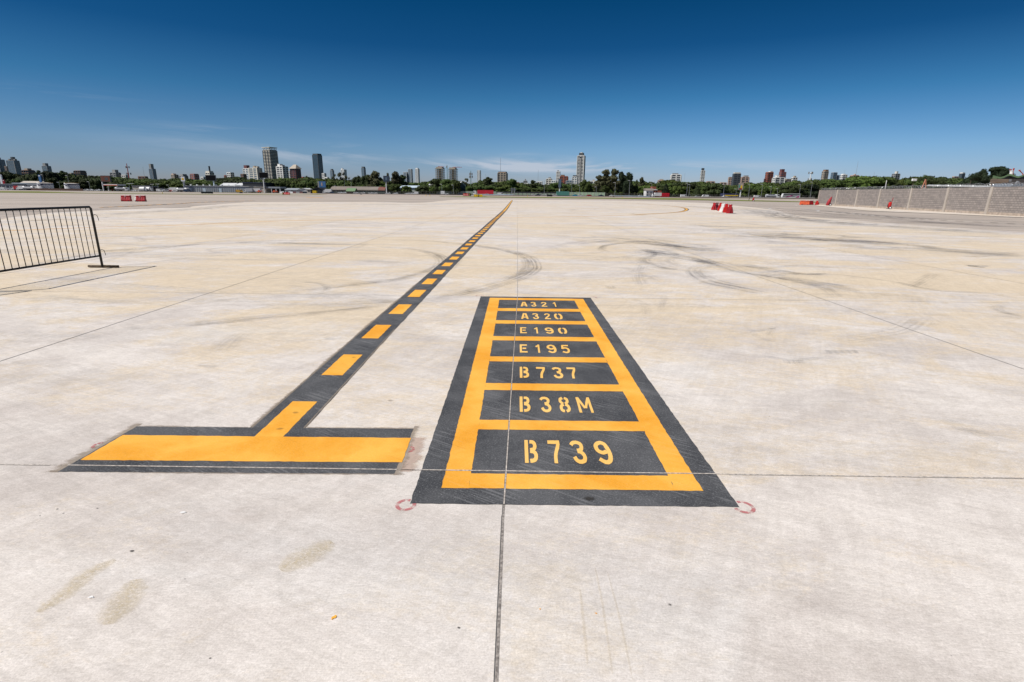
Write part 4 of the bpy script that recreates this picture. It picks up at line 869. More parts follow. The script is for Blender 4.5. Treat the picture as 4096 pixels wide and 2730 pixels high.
sign('taxiway_sign', 1895.5, 1930, 778.5, 788.5, [(0, .44, MSY, '<A', MBLK), (.44, .62, MBLK, 'F', MSY), (.62, 1, MSY, 'A>', MBLK)], 'yellow taxiway sign with two yellow arrow panels round a black F panel')
sign('taxiway_sign', 804.5, 851, 767.5, 775.5, [], 'long black sign seen from behind, in front of the grey warehouse')
sign('taxiway_sign', 2187.5, 2209, 779.5, 787, [], 'black backs of an airfield sign on the verge left of the teal container')
sign('taxiway_sign', 2452, 2457, 784.5, 789, [], 'tiny black sign back on the verge below the tall dark trees')
sign('taxiway_sign', 958, 968.5, 768.5, 773.8, [], 'small black sign back on the verge below the grey warehouse end')
sign('taxiway_sign', 1711, 1720, 776, 779.6, [], 'low black sign back on the verge left of the white box')
sign('taxiway_sign', 1441, 1447, 775.5, 779, [], 'small black sign back near the green-roofed hut')
for i, (px, py) in enumerate([(650.5, 776.5), (1704, 786), (1720, 786.5), (2110, 789), (2490, 793.5)]):
    g0 = G(px, py); m = MB(); m.cyl((0, 0, 0), .06, .35, 8); m.cyl((0, 0, .35), .13, .12, 8, .09); o = m.build('taxiway_light', MSY)
    put(o, g0, 0, ['orange edge light on the left verge below the fuel trucks', 'small edge light left of the runway sign', 'edge light just right of another left of the runway sign', 'edge light on the verge left of the black sign back', 'edge light on the narrow verge under the tall trees'][i], 'edge light', 'edge lights along the verge')

# ================================================================== buildings
def bld(name, x0, x1, ytop, Y, rot, lab, wall, win, style='bands', dr=.8, fl=4.0, roof=None, grp=None, cat='building', base=-1.0, seg=None, top=None):
    """x0,x1,ytop in photo pixels; rot in degrees; dr = depth / width"""
    Z = at((x0+x1)/2, ytop, Y).z-base; s = (at(x1, ytop, Y).x-at(x0, ytop, Y).x)*.9; cx = at((x0+x1)/2, ytop, Y).x; ca, sa = math.cos(R(rot)), math.sin(R(rot))
    for _ in range(8):
        us = []
        for a, b in ((-.5, -.5), (.5, -.5), (.5, .5), (-.5, .5)):
            X, D = a*s, b*s*dr; us.append(proj((cx+X*ca-D*sa, Y+X*sa+D*ca, base+Z))[0])
        lo, hi = min(us), max(us); s *= (x1-x0)/(hi-lo); cx += ((x0+x1)/2-(lo+hi)/2)*Y/FPX
    t = empty(name, (cx, Y, base), R(rot)); w, d = s, s*dr; H = Z
    vis = at(2048, 735, Y).z-base if Y > 600 else 0                        # nothing below the tree line is seen
    b = MB(); b.box((0, 0, 0), (w, d, H)); eps = max(.12, w*.012)
    nfl = max(2, int(H/fl)); f0 = max(0, min(nfl-3, int(vis*.55/fl))); fh = H/nfl
    if nfl-f0 > 60: fh = H/60; nfl = 60; f0 = int(vis*.55/fh)
    if style in ('grid', 'bands'):
        n = seg or max(2, int(w/6.5)); nd = max(2, int(d/6.5))
        if style == 'grid':
            for i in range(n+1):
                for yy in (-1, 1): b.box((-w/2+w*i/n*.999, yy*(d/2+eps*.5), 0), (w/n*.28, eps*1.3, H-.3))
            for i in range(nd+1):
                for xx in (-1, 1): b.box((xx*(w/2+eps*.5), -d/2+d*i/nd*.999, 0), (eps*1.3, d/nd*.28, H-.3))
        else:
            for xx in (-1, 1):
                for yy in (-1, 1): b.box((xx*w*.44, yy*(d/2+eps*.4), 0), (w*.11, eps*1.2, H-.2))
            b.box((w*.05, -(d/2+eps*.4), 0), (w*.10, eps*1.2, H-.2))
            b.box((w/2+eps*.4, 0, 0), (eps*1.2, d*.2, H-.2)); b.box((-w/2-eps*.4, 0, 0), (eps*1.2, d*.2, H-.2))
    dk_ = MB()
    if style == 'balcony':
        for k in range(f0, nfl): b.box((0, 0, (k+1)*fh-.35), (w+2.2, d+2.2, 1.5 if k < nfl-1 else .35))
        n = 3
        sh_ = [(-.5, .06), (-.17, .12), (.20, .12), (.5, .06)]
        for (u, q) in sh_: dk_.box((w*u, 0, 0), (w*q, d+2.5, H))
    if style == 'glass':
        for k in range(f0, nfl): b.box((0, 0, (k+1)*fh-.25), (w+eps*2, d+eps*2, .45))
        for xx in (-1, 1):
            for yy in (-1, 1): b.box((xx*w/2, yy*d/2, 0), (w*.06, d*.06, H))
    if style == 'frame':
        b = MB()
        for k in range(f0, nfl): b.box((0, 0, (k+1)*fh-.5), (w, d, .5))
        for i in range(5):
            for j in range(4): b.box((-w*.42+w*.84*i/4, -d*.42+d*.84*j/3, 0), (w*.03, w*.03, H-.6))
        b.box((0, 0, 0), (w*.30, d*.34, H+1))
    b.box((0, 0, H), (w*.96, d*.96, .8)); b.build('wall', wall, t)
    if dk_.v: dk_.build('recessed_shaft', win, t)
    if style != 'frame':
        wm = MB(); e2 = eps if style in ('bands', 'grid') else .25
        if style == 'glass':
            wm.box((0, 0, 0), (w+.16, d+.16, H-.5)); wm.build('glazing', win, t)
        else:
            wm.box((0, 0, 0), (w+e2*.8, d+e2*.8, fh*.58)); o0 = wm.build('window_band', win, t); o0.location = (0, 0, f0*fh+fh*.26)
            for k in range(f0+1, nfl):
                o1 = o0.copy(); col.objects.link(o1); o1.location = (0, 0, k*fh+fh*.26)
    if roof:
        for (rx, rw, rh, rm) in roof:
            b = MB(); b.box((rx*w, 0, H+.8), (rw*w, d*min(.9, rw+.2), rh)); b.build('roof_block', rm or wall, t)
    return tag(t, lab, cat, grp)
c_ = lambda n, c, r=.7: M(n, c, r, var=.10, scale=.15)
BW = c_('cream_render', (.66, .62, .54)); BWH = c_('white_render', (.74, .73, .70)); BGR = c_('grey_render', (.30, .30, .30)); BTAN = c_('tan_render', (.40, .34, .27)); BBR = c_('brown_brick', (.22, .13, .09)); BRD = c_('red_brick', (.33, .10, .06)); BPK = c_('pink_beige_render', (.50, .37, .30)); BDK = c_('dark_grey_cladding', (.07, .08, .09)); BCON = c_('raw_concrete', (.36, .33, .28)); BMAR = c_('maroon_cladding', (.16, .06, .06))
WD = M('window_dark', (.035, .042, .055), .25, var=.3, scale=.6); WB = M('window_blue', (.07, .12, .17), .18, var=.35, scale=.4, spec=.7); WG = M('glass_grey_blue', (.10, .15, .20), .2, var=.3, scale=.3, spec=.7); WBD = M('glass_deep_blue', (.03, .06, .09), .15, var=.4, scale=.4, spec=.8)
CG = 'city buildings rising behind the trees'
A_ = -26
BL = [  # x0 x1 ytop Y rot label wall win style dr roof
 (-34, 17, 640, 1500, -8, 'grey glass tower cut off by the left edge', BGR, WG, 'glass', .8, [(.1, .3, 5, None)]),
 (24, 76, 644, 1500, -8, 'broad blue-grey tower with stepped roof, second from the left edge', BGR, WG, 'glass', .6, [(.12, .28, 9, BDK), (-.32, .2, 4, None), (.38, .2, 4, None)]),
 (17, 30, 667, 1300, 0, 'narrow beige block squeezed between the two leftmost glass towers', BPK, WD, 'bands', .8, None),
 (88, 137, 683, 900, -15, 'low brown terraced block just right of the leftmost towers', BBR, WD, 'balcony', .6, [(0, .5, 2.5, BTAN)]),
 (167, 203, 666, 1300, -10, 'grey tower with glass side above the left fuel tank', BGR, WG, 'glass', .7, [(-.1, .55, 6, None)]),
 (277, 294, 694, 1000, -15, 'tiny beige block half hidden by trees above the second fuel tank', BTAN, WD, 'grid', .8, None),
 (296, 341, 685, 950, -15, 'brownish grey slab with balconies between the fuel tank and the billboard', BBR, WD, 'balcony', .6, None),
 (440, 482, 692, 1100, -15, 'grey brown stepped block left of the red and white mast', BGR, WD, 'grid', .7, [(.05, .5, 5, None)]),
 (484, 515, 702, 1100, -15, 'low pale block at the foot of the red and white mast', BWH, WD, 'bands', .6, None),
 (551, 592, 708, 1000, -10, 'long low reddish block right of the red and white mast', BBR, WD, 'bands', .4, None),
 (595, 622, 677, 1700, -14, 'blue-grey stepped tower standing alone right of the red and white mast', BGR, WG, 'glass', .9, [(-.12, .6, 14, None)]),
 (683, 714, 701, 1100, A_, 'tan and brown block left of the square pole sign', BTAN, WD, 'bands', .8, [(-.2, .5, 2, BPK)]),
 (718, 751, 704, 1150, A_, 'grey block with rounded top behind the square pole sign', BGR, WD, 'grid', .8, [(0, .7, 2.5, None)]),
 (760, 794, 698, 1050, A_, 'brick red and grey striped block right of the square pole sign', BRD, WG, 'grid', .7, None),
 (802, 825, 710, 1000, A_, 'low white block left of the black digital screen', BWH, WD, 'bands', .7, None),
 (820, 856, 692, 1100, A_, 'cream block with a lantern on top behind the black digital screen', BW, WD, 'bands', .7, [(0, .8, 2.5, None), (.1, .10, 12, BDK)]),
 (896, 908, 703, 1200, A_, 'small dark red block left of a white one', BRD, WD, 'grid', .8, None),
 (906, 936, 692, 1200, A_, 'white and grey block between the screen and the big tower', BWH, WD, 'bands', .7, None),
 (962, 985, 698, 1100, A_, 'small brown block left of the long white slab', BBR, WD, 'grid', .8, None),
 (971, 1008, 676, 1300, A_, 'white slab with a dark red roof block left of the tallest tower on the left', BWH, WB, 'grid', .6, [(-.1, .55, 7, BMAR)]),
 (992, 1048, 674, 1200, A_, 'long white slab with window bands left of the tallest left tower', BW, WB, 'bands', .45, [(.0, .2, 4, BTAN), (.3, .2, 3, BTAN)]),
 (1051, 1107, 604, 1500, A_, 'tallest tower on the left, pale with balconies and an open crown', BW, WD, 'balcony', .8, [(0, .95, 1.5, None)]),
 (1103, 1152, 668, 1200, A_, 'white block stepped at the top right of the tallest left tower', BWH, WD, 'bands', .7, [(-.25, .35, 5, None), (.1, .3, 3, BGR)]),
 (1151, 1165, 686, 1300, A_, 'narrow white block between the stepped block and the domed brown one', BWH, WB, 'grid', .8, None),
 (1161, 1201, 676, 1250, A_, 'dark brown apartment tower with a peaked roof', BMAR, WD, 'grid', .8, None),
 (1206, 1218, 710, 1000, A_, 'tiny red block between the brown tower and the dark glass tower', BRD, WD, 'bands', .8, None),
 (1249, 1287, 622, 1500, A_, 'dark blue glass tower right of the brown peaked one', BDK, WBD, 'glass', .8, [(0, .96, 3, BDK)]),
 (1287, 1305, 695, 1400, A_, 'small white and dark stepped tower at the foot of the dark glass tower', BWH, WD, 'bands', .8, None),
 (1298, 1316, 711, 1000, A_, 'low white house right of the dark glass tower', BWH, WD, 'bands', .6, None),
 (1320, 1336, 683, 1900, A_, 'slender grey tower left of the thin eucalyptus', BGR, WG, 'glass', .8, [(0, .6, 4, BDK)]),
 (1362, 1386, 680, 1900, A_, 'blue-white tower behind the thin eucalyptus', BWH, WB, 'bands', .8, [(-.3, .3, 4, None)]),
 (1445, 1462, 673, 2100, A_, 'slim blue glass tower left of the large eucalyptus', BGR, WB, 'glass', .8, [(0, .8, 4, BDK)]),
 (1613, 1632, 690, 2200, -22, 'shortest of three slim white towers', BWH, WG, 'glass', .8, None),
 (1632, 1650, 678, 2200, -22, 'middle one of three slim white towers', BWH, WG, 'glass', .8, None),
 (1660, 1678, 677, 2200, -22, 'rightmost of three slim white towers with a rounded cap', BWH, WG, 'bands', .8, [(0, .6, 3, BWH)]),
 (1739, 1781, 676, 1300, -12, 'left one of two open concrete towers under construction', BCON, WD, 'frame', .8, [(0, .7, 3, BTAN)]),
 (1792, 1832, 678, 1300, -12, 'right one of two open concrete towers under construction', BCON, WD, 'frame', .8, [(0, .7, 3, BTAN)]),
 (1909, 1923, 683, 1900, -18, 'slim pale tower with a dark side right of the green lattice mast', BWH, WG, 'grid', .7, None),
 (1991, 2030, 693, 1300, -10, 'round-fronted beige tower with a tall aerial', BTAN, WD, 'grid', .9, [(0, .9, 2, BBR)]),
 (2061, 2077, 731, 1000, -10, 'low brown house right of the round-fronted tower', BBR, WD, 'grid', .7, None),
 (2081, 2117, 735, 1000, -10, 'low white terrace with a darker block behind', BWH, WD, 'bands', .6, None),
 (2094, 2109, 725, 1100, -10, 'small dark concrete block above the low white terrace', BGR, WD, 'grid', .8, [(0, .3, 3, None)]),
 (2147, 2171, 728, 1000, -10, 'white low house with a gable line left of the cream blocks', BWH, WD, 'bands', .6, None),
 (2185, 2208, 717, 1200, -15, 'cream square block left of the slim white tower', BW, WD, 'grid', .8, [(.1, .4, 3, BGR)]),
 (2204, 2227, 724, 1100, -15, 'long white terraces between the cream block and the slim white tower', BWH, WB, 'bands', .8, None),
 (2225, 2242, 688, 1500, -18, 'slim white tower left of the red brick block', BWH, WD, 'bands', .8, [(-.1, .4, 3, BGR)]),
 (2241, 2272, 707, 1300, -12, 'red brick block right of the slim white tower', BRD, WD, 'grid', .8, [(-.2, .5, 3, BBR)]),
 (2263, 2291, 724, 1150, -12, 'low grey block below the red brick one', BGR, WB, 'bands', .7, None),
 (2289, 2310, 709, 1300, -15, 'white tower with a dark crown left of the tallest right tower', BWH, WB, 'grid', .8, [(0, .8, 3, BDK), (0, .6, 2, BWH)]),
 (2310, 2341, 624, 1500, -18, 'tallest tower right of centre, white grid with dark shaft', BWH, WD, 'grid', .8, [(.02, .62, 6, BDK), (.02, .3, 8, BWH)]),
 (2360, 2389, 726, 1000, -10, 'low white apartments left of the tall dark trees', BWH, WD, 'grid', .6, [(0, .3, 2, BTAN)]),
 (2630, 2661, 723, 1200, -8, 'low beige roofs peeping over the trees right of the white house', BPK, WD, 'bands', .6, [(0, .5, 2, BTAN)]),
 (2684, 2725, 700, 1100, -8, 'white apartment block with dark balconies right of centre', BWH, WD, 'grid', .6, [(-.1, .6, 2, BGR)]),
 (2803, 2822, 684, 1500, -6, 'slim white and black tower with an angled top', BWH, WD, 'bands', .8, [(-.1, .6, 6, BDK)]),
 (2825, 2859, 727, 1200, -6, 'low beige terrace right of the slim black and white tower', BPK, WD, 'grid', .5, None),
 (2879, 2907, 732, 1000, -6, 'low pinkish terraces left of the dark striped tower', BPK, WD, 'grid', .6, None),
 (2914, 2932, 710, 1300, -6, 'pink-beige block behind the left side of the dark striped tower', BPK, WD, 'grid', .8, None),
 (2930, 2965, 697, 1150, -6, 'dark balconied tower with a white vertical stripe', BDK, WD, 'bands', .8, [(0, .8, 2.5, BW)]),
 (2962, 2997, 710, 1250, -6, 'pink-beige block right of the dark striped tower', BPK, WD, 'grid', .8, [(.1, .6, 3, BGR)]),
 (3056, 3065, 717, 1200, 2, 'sliver of a dark block left of the red brick tower', BMAR, WD, 'grid', .8, None),
 (3062, 3095, 691, 1200, 8, 'red brick tower with white window bands on its right half', BRD, WD, 'bands', .8, [(.2, .5, 2, BWH)]),
 (3091, 3140, 712, 1100, 4, 'wide white block in front of the red stepped tower', BWH, WD, 'grid', .6, [(-.2, .3, 4, None)]),
 (3116, 3146, 690, 1300, 6, 'red and white stepped tower behind the wide white block', BRD, WB, 'bands', .8, [(-.15, .6, 6, BMAR)]),
 (3139, 3166, 718, 1100, 6, 'low tan block right of the wide white block', BTAN, WD, 'bands', .6, None),
 (3165, 3191, 712, 1200, 6, 'white low block with dark windows left of the telecom pole', BWH, WD, 'bands', .7, [(0, .4, 3, BTAN)]),
 (3288, 3316, 687, 1200, 8, 'tan rounded tower right of the telecom pole', BTAN, WD, 'bands', .9, [(.05, .7, 3, BBR)]),
 (3325, 3350, 692, 1300, 8, 'blue glass block with a concrete left side', BGR, WB, 'glass', .8, None),
 (3348, 3359, 703, 1300, 8, 'lower glass wing attached to the right of the blue glass block', BGR, WG, 'glass', .8, None),
 (3361, 3391, 701, 1150, 6, 'white block with four dark window bands above the wall', BWH, WD, 'bands', .8, [(-.1, .5, 1.5, None)]),
 (3401, 3437, 703, 1150, 8, 'beige block with a tall thin aerial above the wall', BPK, WD, 'grid', .6, [(0, .2, 2, None)]),
 (3569, 3601, 697, 1300, 10, 'grey apartment tower with a cream cap above the block wall', BGR, WD, 'grid', .8, [(0, .35, 5, BW)]),
 (3837, 3862, 696, 1700, 12, 'dark glass block with a pale curved top near the big spreading tree', BDK, WBD, 'bands', .9, [(0, .8, 3, BWH)]),
 (3808, 3836, 708, 1200, 10, 'low beige roof left of the dark glass block', BPK, WD, 'bands', .5, None)]
for (x0, x1, yt, Y, rot, lab, wl_, wi_, sty, dr, roof) in BL:
    b_ = bld('apartment_building' if sty in ('grid', 'bands', 'balcony') else ('unfinished_tower' if sty == 'frame' else 'office_tower'), x0, x1, yt, Y, rot, lab, wl_, wi_, sty, dr, 3.7, roof, CG)
    if 'peaked roof' in lab:
        w = 27; H = at(1180, 676, Y).z+1; m = MB(); m.add([(-w*.42, -9, H), (w*.42, -9, H), (w*.42, 9, H), (-w*.42, 9, H), (-w*.15, 0, H+9), (w*.15, 0, H+9)], [(0, 1, 5, 4), (1, 2, 5), (2, 3, 4, 5), (3, 0, 4)]); m.build('roof', BTAN, b_)
    if 'white grid with dark shaft' in lab:
        H = at(2325, 624, Y).z+1; w_ = (at(2341, 624, Y).x-at(2310, 624, Y).x)*.80; m = MB(); m.box((-w_*.02, -w_*.40-.9, H*.2), (w_*.26, 1.2, H*.77)); m.build('recessed_shaft', WD, b_)
        for k in range(26): m = MB(); m.box((-w_*.02, -w_*.40-1.6, H*(.22+.028*k)), (w_*.24, .5, 1.1)); m.build('balcony_rail', BWH, b_)
        m = MB(); m.box((w_*.50+.5, 0, H*.15), (.9, w_*.62, H*.82)); m.build('dark_side_panel', WD, b_)  # dark sheet over the right-hand face
    if 'open crown' in lab:
        H = at(1078, 604, Y).z+1; m = MB()
        for i in range(5):
            for j in range(2): m.box((-12+6*i, -11+22*j, H), (1.2, 1.2, 7))
        m.box((0, 0, H+7), (30, 26, 1.6)); m.build('crown_frame', BW, b_)
# aerials and masts
def mast(name, px, pt, Y, r, lab, cat='mast', mat=None, base=-1.0, grp=None, arms=None, seg=None):
    T = at(px, pt, Y); t = empty(name, (T.x, Y, base)); H = T.z-base
    m = MB(); m.cyl((0, 0, 0), r, H, 6, r*.5); m.build('pole', mat or MSTEEL, t)
    for (f, w) in (arms or []):
        a = MB(); a.cyl((0, 0, H*f), r*1.3, .4, 8)
        a.build('bracket', mat or MSTEEL, t)
        for k in range(3):
            q = MB(); an = k*2.094+.4; q.box((w*math.cos(an), w*math.sin(an), H*f-1.0), (.9, .9, 2.3)); q.build('antenna_panel', BGR, t)
    return tag(t, lab, cat, grp)
MRM = M('red_mast_paint', (.45, .05, .04)); MGM = M('green_mast_paint', (.12, .22, .18))
mast('telecom_mast', 506, 655, 700, .8, 'red and white telecom mast with two tiers of antennas on the left', arms=[(.86, 2.0), (.62, 2.6)], mat=MRM)
mast('telecom_mast', 3245, 690, 600, 1.0, 'white telecom pole with two clusters of antennas over the trees on the right', arms=[(.97, 2.2), (.72, 1.8)], mat=MWHT)
mast('telecom_mast', 1883, 684, 560, .5, 'green telecom mast with a red tip and antennas, left of the slim pale tower', arms=[(.86, 1.4), (.74, 1.6)], mat=MGM)
for i, (px, pt, Y, r, lab) in enumerate([(571, 668, 1200, .35, 'thin aerial left of the blue-grey stepped tower'), (2002, 633, 1300, .55, 'tall thin aerial standing on the round-fronted tower'), (2153, 679, 1500, .4, 'very thin aerial above the white low house'), (1943, 697, 1200, .3, 'short thin aerial right of the slim pale tower'),
    (3104, 700, 700, .3, 'thin pole crossing in front of the wide white block'), (3433, 647, 1150, .4, 'tall thin aerial above the beige block on the right'), (3380, 680, 1150, .25, 'short aerial above the white block with four window bands'), (2740, 693, 1400, .25, 'faint aerial right of the white apartment block'), (3498, 690, 900, .3, 'short aerial over the trees above the wall'), (833+852, 714, 1500, .3, 'short aerial right of the three slim white towers')]):
    mast('radio_aerial', px, pt, Y, r, lab, 'aerial', grp='thin aerials over the city')
# tower cranes
def crane(px, ptop, pj0, pj1, pj, Y, lab, vertical=False):
    T = at(px, ptop, Y); t = empty('tower_crane', (T.x, Y, -1)); H = T.z+1
    m = MB(); m.box((0, 0, 0), (1.1, 1.1, H)); m.build('crane_mast', MGM if vertical else MRM, t)
    if pj1 > pj0:
        a, b = at(pj0, pj, Y).x-T.x, at(pj1, pj, Y).x-T.x; z = at(px, pj, Y).z+1
        m = MB(); m.box(((a+b)/2, 0, z), (b-a, .8, .7)); m.build('jib', MRM if not vertical else MGM, t)
        for (u, v) in ((a*.8, z+1), (b*.7, z+1)):
            m = MB(); m.tube([(0, 0, H), (u, 0, v)], .25, 4); m.build('stay_cable', MSTEEL, t)
        m = MB(); m.box((a*.9, 0, z-2.5), (2.5, 1.4, 2.8)); m.build('counterweight', BCON, t)
    return tag(t, lab, 'crane', 'tower cranes at the building site')
crane(1760, 667, 1752, 1776, 668, 1302, 'tower crane above the left unfinished tower'); crane(1820, 668, 1810, 1848, 670.5, 1302, 'tower crane above the right unfinished tower with a long right arm'); crane(1788, 662, 1786, 1790, 667, 1290, 'slim dark crane mast standing between the two unfinished towers', True)

# ================================================================== trees
def crown_mesh(name, seed, lobes, leaf=.085, per=120, core=.80):
    """unit crown: x,y within +-.5, z 0..1; lobes = (x, y, z, rx, rz)"""
    r_ = np.random.default_rng(seed); V = []; F = []
    for (x, y, z, rx, rz) in lobes:
        n = int(per*(rx/.2)**1.6)
        d = r_.normal(size=(n, 3)); d /= np.linalg.norm(d, axis=1)[:, None]
        rad = .80+.26*r_.random(n)+.05*np.sin(d[:, 0]*9+seed)+.05*np.sin(d[:, 2]*11)
        P = np.array([x, y, z])+d*rad[:, None]*np.array([rx, rx, rz])
        for p, dd in zip(P, d):
            nrm = dd+r_.normal(size=3)*.55; nrm /= np.linalg.norm(nrm)
            u = np.cross(nrm, r_.normal(size=3)); u /= np.linalg.norm(u)+1e-9; w = np.cross(nrm, u); s = leaf*(.55+.8*r_.random()); k = len(V)
            for a, b in ((-1, -.6), (.9, -.8), (1, .7), (-.8, .9)): V.append(tuple(p+(u*a+w*b*.8)*s*.5))
            F.append((k, k+1, k+2, k+3))
        if core:                                  # inner mass of twigs and shaded leaves
            k = len(V); nu, nv = 8, 5
            for j in range(nv+1):
                th = math.pi*j/nv
                for i in range(nu):
                    ph = 2*math.pi*i/nu; q = core*(.9+.16*math.sin(3*ph+j*2+seed)); V.append((x+rx*q*math.sin(th)*math.cos(ph), y+rx*q*math.sin(th)*math.sin(ph), z+rz*q*math.cos(th)))
            for j in range(nv):
                for i in range(nu): F.append((k+j*nu+i, k+(j+1)*nu+i, k+(j+1)*nu+(i+1) % nu, k+j*nu+(i+1) % nu))
    me = bpy.data.meshes.new(name); me.from_pydata(V, [], F); me.update(); return me
def lobes(kind, seed):
    r_ = random.Random(seed); L = []
    if kind == 'broad':
        for i in range(20):
            a = r_.uniform(0, 6.28); d = .36*math.sqrt(r_.random()); z = .42+.34*math.sqrt(max(0, 1-(d/.42)**2))+r_.uniform(-.05, .04); L.append((d*math.cos(a), d*math.sin(a), z, r_.uniform(.11, .17), r_.uniform(.10, .15)))
        for i in range(9):
            a = i*.698; L.append((.36*math.cos(a), .36*math.sin(a), r_.uniform(.20, .46), .15, .17))
        L += [(0, 0, .40, .36, .32)]
    if kind == 'tall':
        for i in range(17):
            z = r_.uniform(.25, .90); d = r_.uniform(.0, .34)*(1.15-z); a = r_.uniform(0, 6.28); L.append((d*math.cos(a)*1.3, d*math.sin(a)*1.3, z, r_.uniform(.10, .18), r_.uniform(.06, .11)))
        L += [(0, 0, .45, .2, .25), (0.02, 0, .90, .10, .08)]
    if kind == 'sparse':
        for i in range(11):
            z = r_.uniform(.30, .93); d = r_.uniform(.05, .38); a = r_.uniform(0, 6.28); L.append((d*math.cos(a), d*math.sin(a), z, r_.uniform(.07, .13), r_.uniform(.05, .09)))
    if kind == 'column':
        for i in range(22):
            a = r_.uniform(0, 6.28); d = r_.uniform(.0, .30); z = r_.uniform(.14, .86)-(d*.5); L.append((d*math.cos(a), d*math.sin(a), max(.12, z), r_.uniform(.12, .18), r_.uniform(.10, .15)))
        L += [(0, 0, .4, .30, .34)]
    if kind == 'cone':
        for i in range(9):
            z = .10+.09*i; rr_ = .42*(1-z)+.03
            for k in range(5): L.append((rr_*.55*math.cos(k*1.257+i), rr_*.55*math.sin(k*1.257+i), z, rr_*.55, .07))
    if kind == 'umbrella':
        for i in range(30):
            a = r_.uniform(0, 6.28); d = .42*math.sqrt(r_.random()); z = .78-.75*d*d*1.6+r_.uniform(-.10, .05); L.append((d*math.cos(a), d*math.sin(a), z, r_.uniform(.07, .13), r_.uniform(.05, .09)))
        for i in range(10):
            a = r_.uniform(0, 6.28); d = r_.uniform(0, .2); L.append((d*math.cos(a), d*math.sin(a), r_.uniform(.3, .6), .14, .10))
    return L
LF = {'dark': mat_leaf('dark_foliage', (.030, .042, .014), (.060, .080, .025)), 'mid': mat_leaf('green_foliage', (.042, .062, .016), (.085, .118, .028)), 'bright': mat_leaf('bright_foliage', (.050, .078, .014), (.115, .150, .034)),
      'olive': mat_leaf('olive_foliage', (.045, .047, .022), (.105, .100, .048)), 'black': mat_leaf('cypress_foliage', (.010, .018, .008), (.030, .045, .018))}
CRM = {}
def crown(kind, i, leafk):
    key = (kind, i, leafk)
    if key not in CRM:
        per = {'broad': 90, 'tall': 110, 'sparse': 90, 'column': 110, 'cone': 60, 'umbrella': 120}[kind]
        me = crown_mesh('crown', hash((kind, i)) % 1000 if False else (ord(kind[0])*31+i*7), lobes(kind, ord(kind[0])+i*13), {'column': .045, 'umbrella': .026}.get(kind, .050), int(per*(4.5 if kind == 'umbrella' else 1.9)), .82 if kind not in ('sparse',) else .6)
        me.materials.append(LF[leafk]); CRM[key] = me
    return CRM[key]
MBARK = M('bark', (.11, .085, .06), .9, var=.3, scale=3)
_tr = None
def trunk_mesh():
    global _tr
    if _tr is None:
        m = MB(); m.tube([(0, 0, 0), (.006, .003, .18), (-.004, .0, .38), (.004, 0, .6)], .028, 7, .014)
        for a, z, e in ((.4, .25, .62), (2.2, .3, .7), (3.9, .22, .55), (5.3, .33, .66)): m.tube([(0, 0, z), (.10*math.cos(a), .10*math.sin(a), (z+e)/2+.02), (.24*math.cos(a), .24*math.sin(a), e)], .012, 5, .005)
        o = m.build('trunk', MBARK); _tr = o.data; bpy.data.objects.remove(o)
    return _tr
LAND = []                                          # landmarks for the tree labels: (x, phrase)
def tree(px, ptop, w, Y, kind='broad', leafk='mid', lab=None, base=None, name=None, var=None):
    T = at(px, ptop, Y); z0 = -.85 if base is None else base; H = (T.z-z0)/{'broad': .90, 'tall': .98, 'sparse': .99, 'column': .96, 'cone': .97, 'umbrella': .86}[kind]; Wm = w*Y/FPX*{'broad': 1.12, 'tall': 1.5, 'sparse': 1.2, 'column': 1.15, 'cone': 1.25, 'umbrella': 1.0}[kind]
    t = empty(name or {'broad': 'broadleaf_tree', 'tall': 'eucalyptus_tree', 'sparse': 'eucalyptus_tree', 'column': 'poplar_tree', 'cone': 'conifer_tree', 'umbrella': 'spreading_tree'}[kind], (T.x, Y, z0), rnd.uniform(0, 6.28), (Wm, Wm, H))
    c = bpy.data.objects.new('crown', crown(kind, rnd.randrange(3) if var is None else var, leafk)); col.objects.link(c); c.parent = t
    k = bpy.data.objects.new('trunk', trunk_mesh()); col.objects.link(k); k.parent = t; k.scale = (min(1, H/Wm*.9),)*2+(1,) if False else (1, 1, 1)
    t['category'] = 'tree'; t['group'] = 'trees of the long belt behind the highway'
    t['label'] = lab or ''; TREES.append((px, t, kind, leafk, Y)); return t
TREES = []
PROF = [(-60, 690), (0, 688), (33, 690), (66, 695), (110, 697), (150, 692), (188, 682), (212, 689), (221, 700), (245, 689), (262, 700), (272, 691), (290, 698), (320, 696), (354, 702), (398, 696), (420, 701), (464, 708), (508, 712), (522, 710), (566, 715), (600, 709), (644, 715), (677, 712), (743, 712), (809, 717), (865, 710), (920, 710), (953, 701), (986, 710), (1000, 712), (1044, 715), (1093, 708), (1155, 711), (1199, 712), (1229, 707), (1287, 711), (1331, 716), (1376, 712), (1393, 718), (1429, 712), (1468, 706), (1500, 712), (1540, 722), (1586, 715), (1606, 722), (1621, 728), (1655, 731), (1688, 729), (1721, 721), (1739, 717), (1776, 718), (1827, 719), (1845, 727), (1876, 732), (1909, 730), (1944, 712), (1960, 713), (1975, 724), (2008, 720), (2044, 718), (2077, 737), (2110, 740), (2130, 727), (2150, 738), (2199, 736), (2221, 731), (2265, 730), (2287, 736), (2309, 742), (2343, 722), (2365, 733), (2390, 730), (2520, 720), (2548, 722), (2588, 724), (2633, 727), (2677, 717), (2730, 722), (2752, 720), (2765, 728), (2803, 724), (2854, 730), (2909, 737), (2964, 739), (3004, 731), (3022, 722), (3066, 731), (3133, 731), (3188, 718), (3210, 717), (3254, 720), (3298, 713), (3376, 720), (3420, 705), (3475, 700), (3520, 702), (3551, 711), (3576, 716), (3622, 705), (3657, 701), (3715, 702), (3748, 702), (3779, 706), (3817, 712), (3855, 710), (3905, 712), (3960, 712), (4120, 715)]
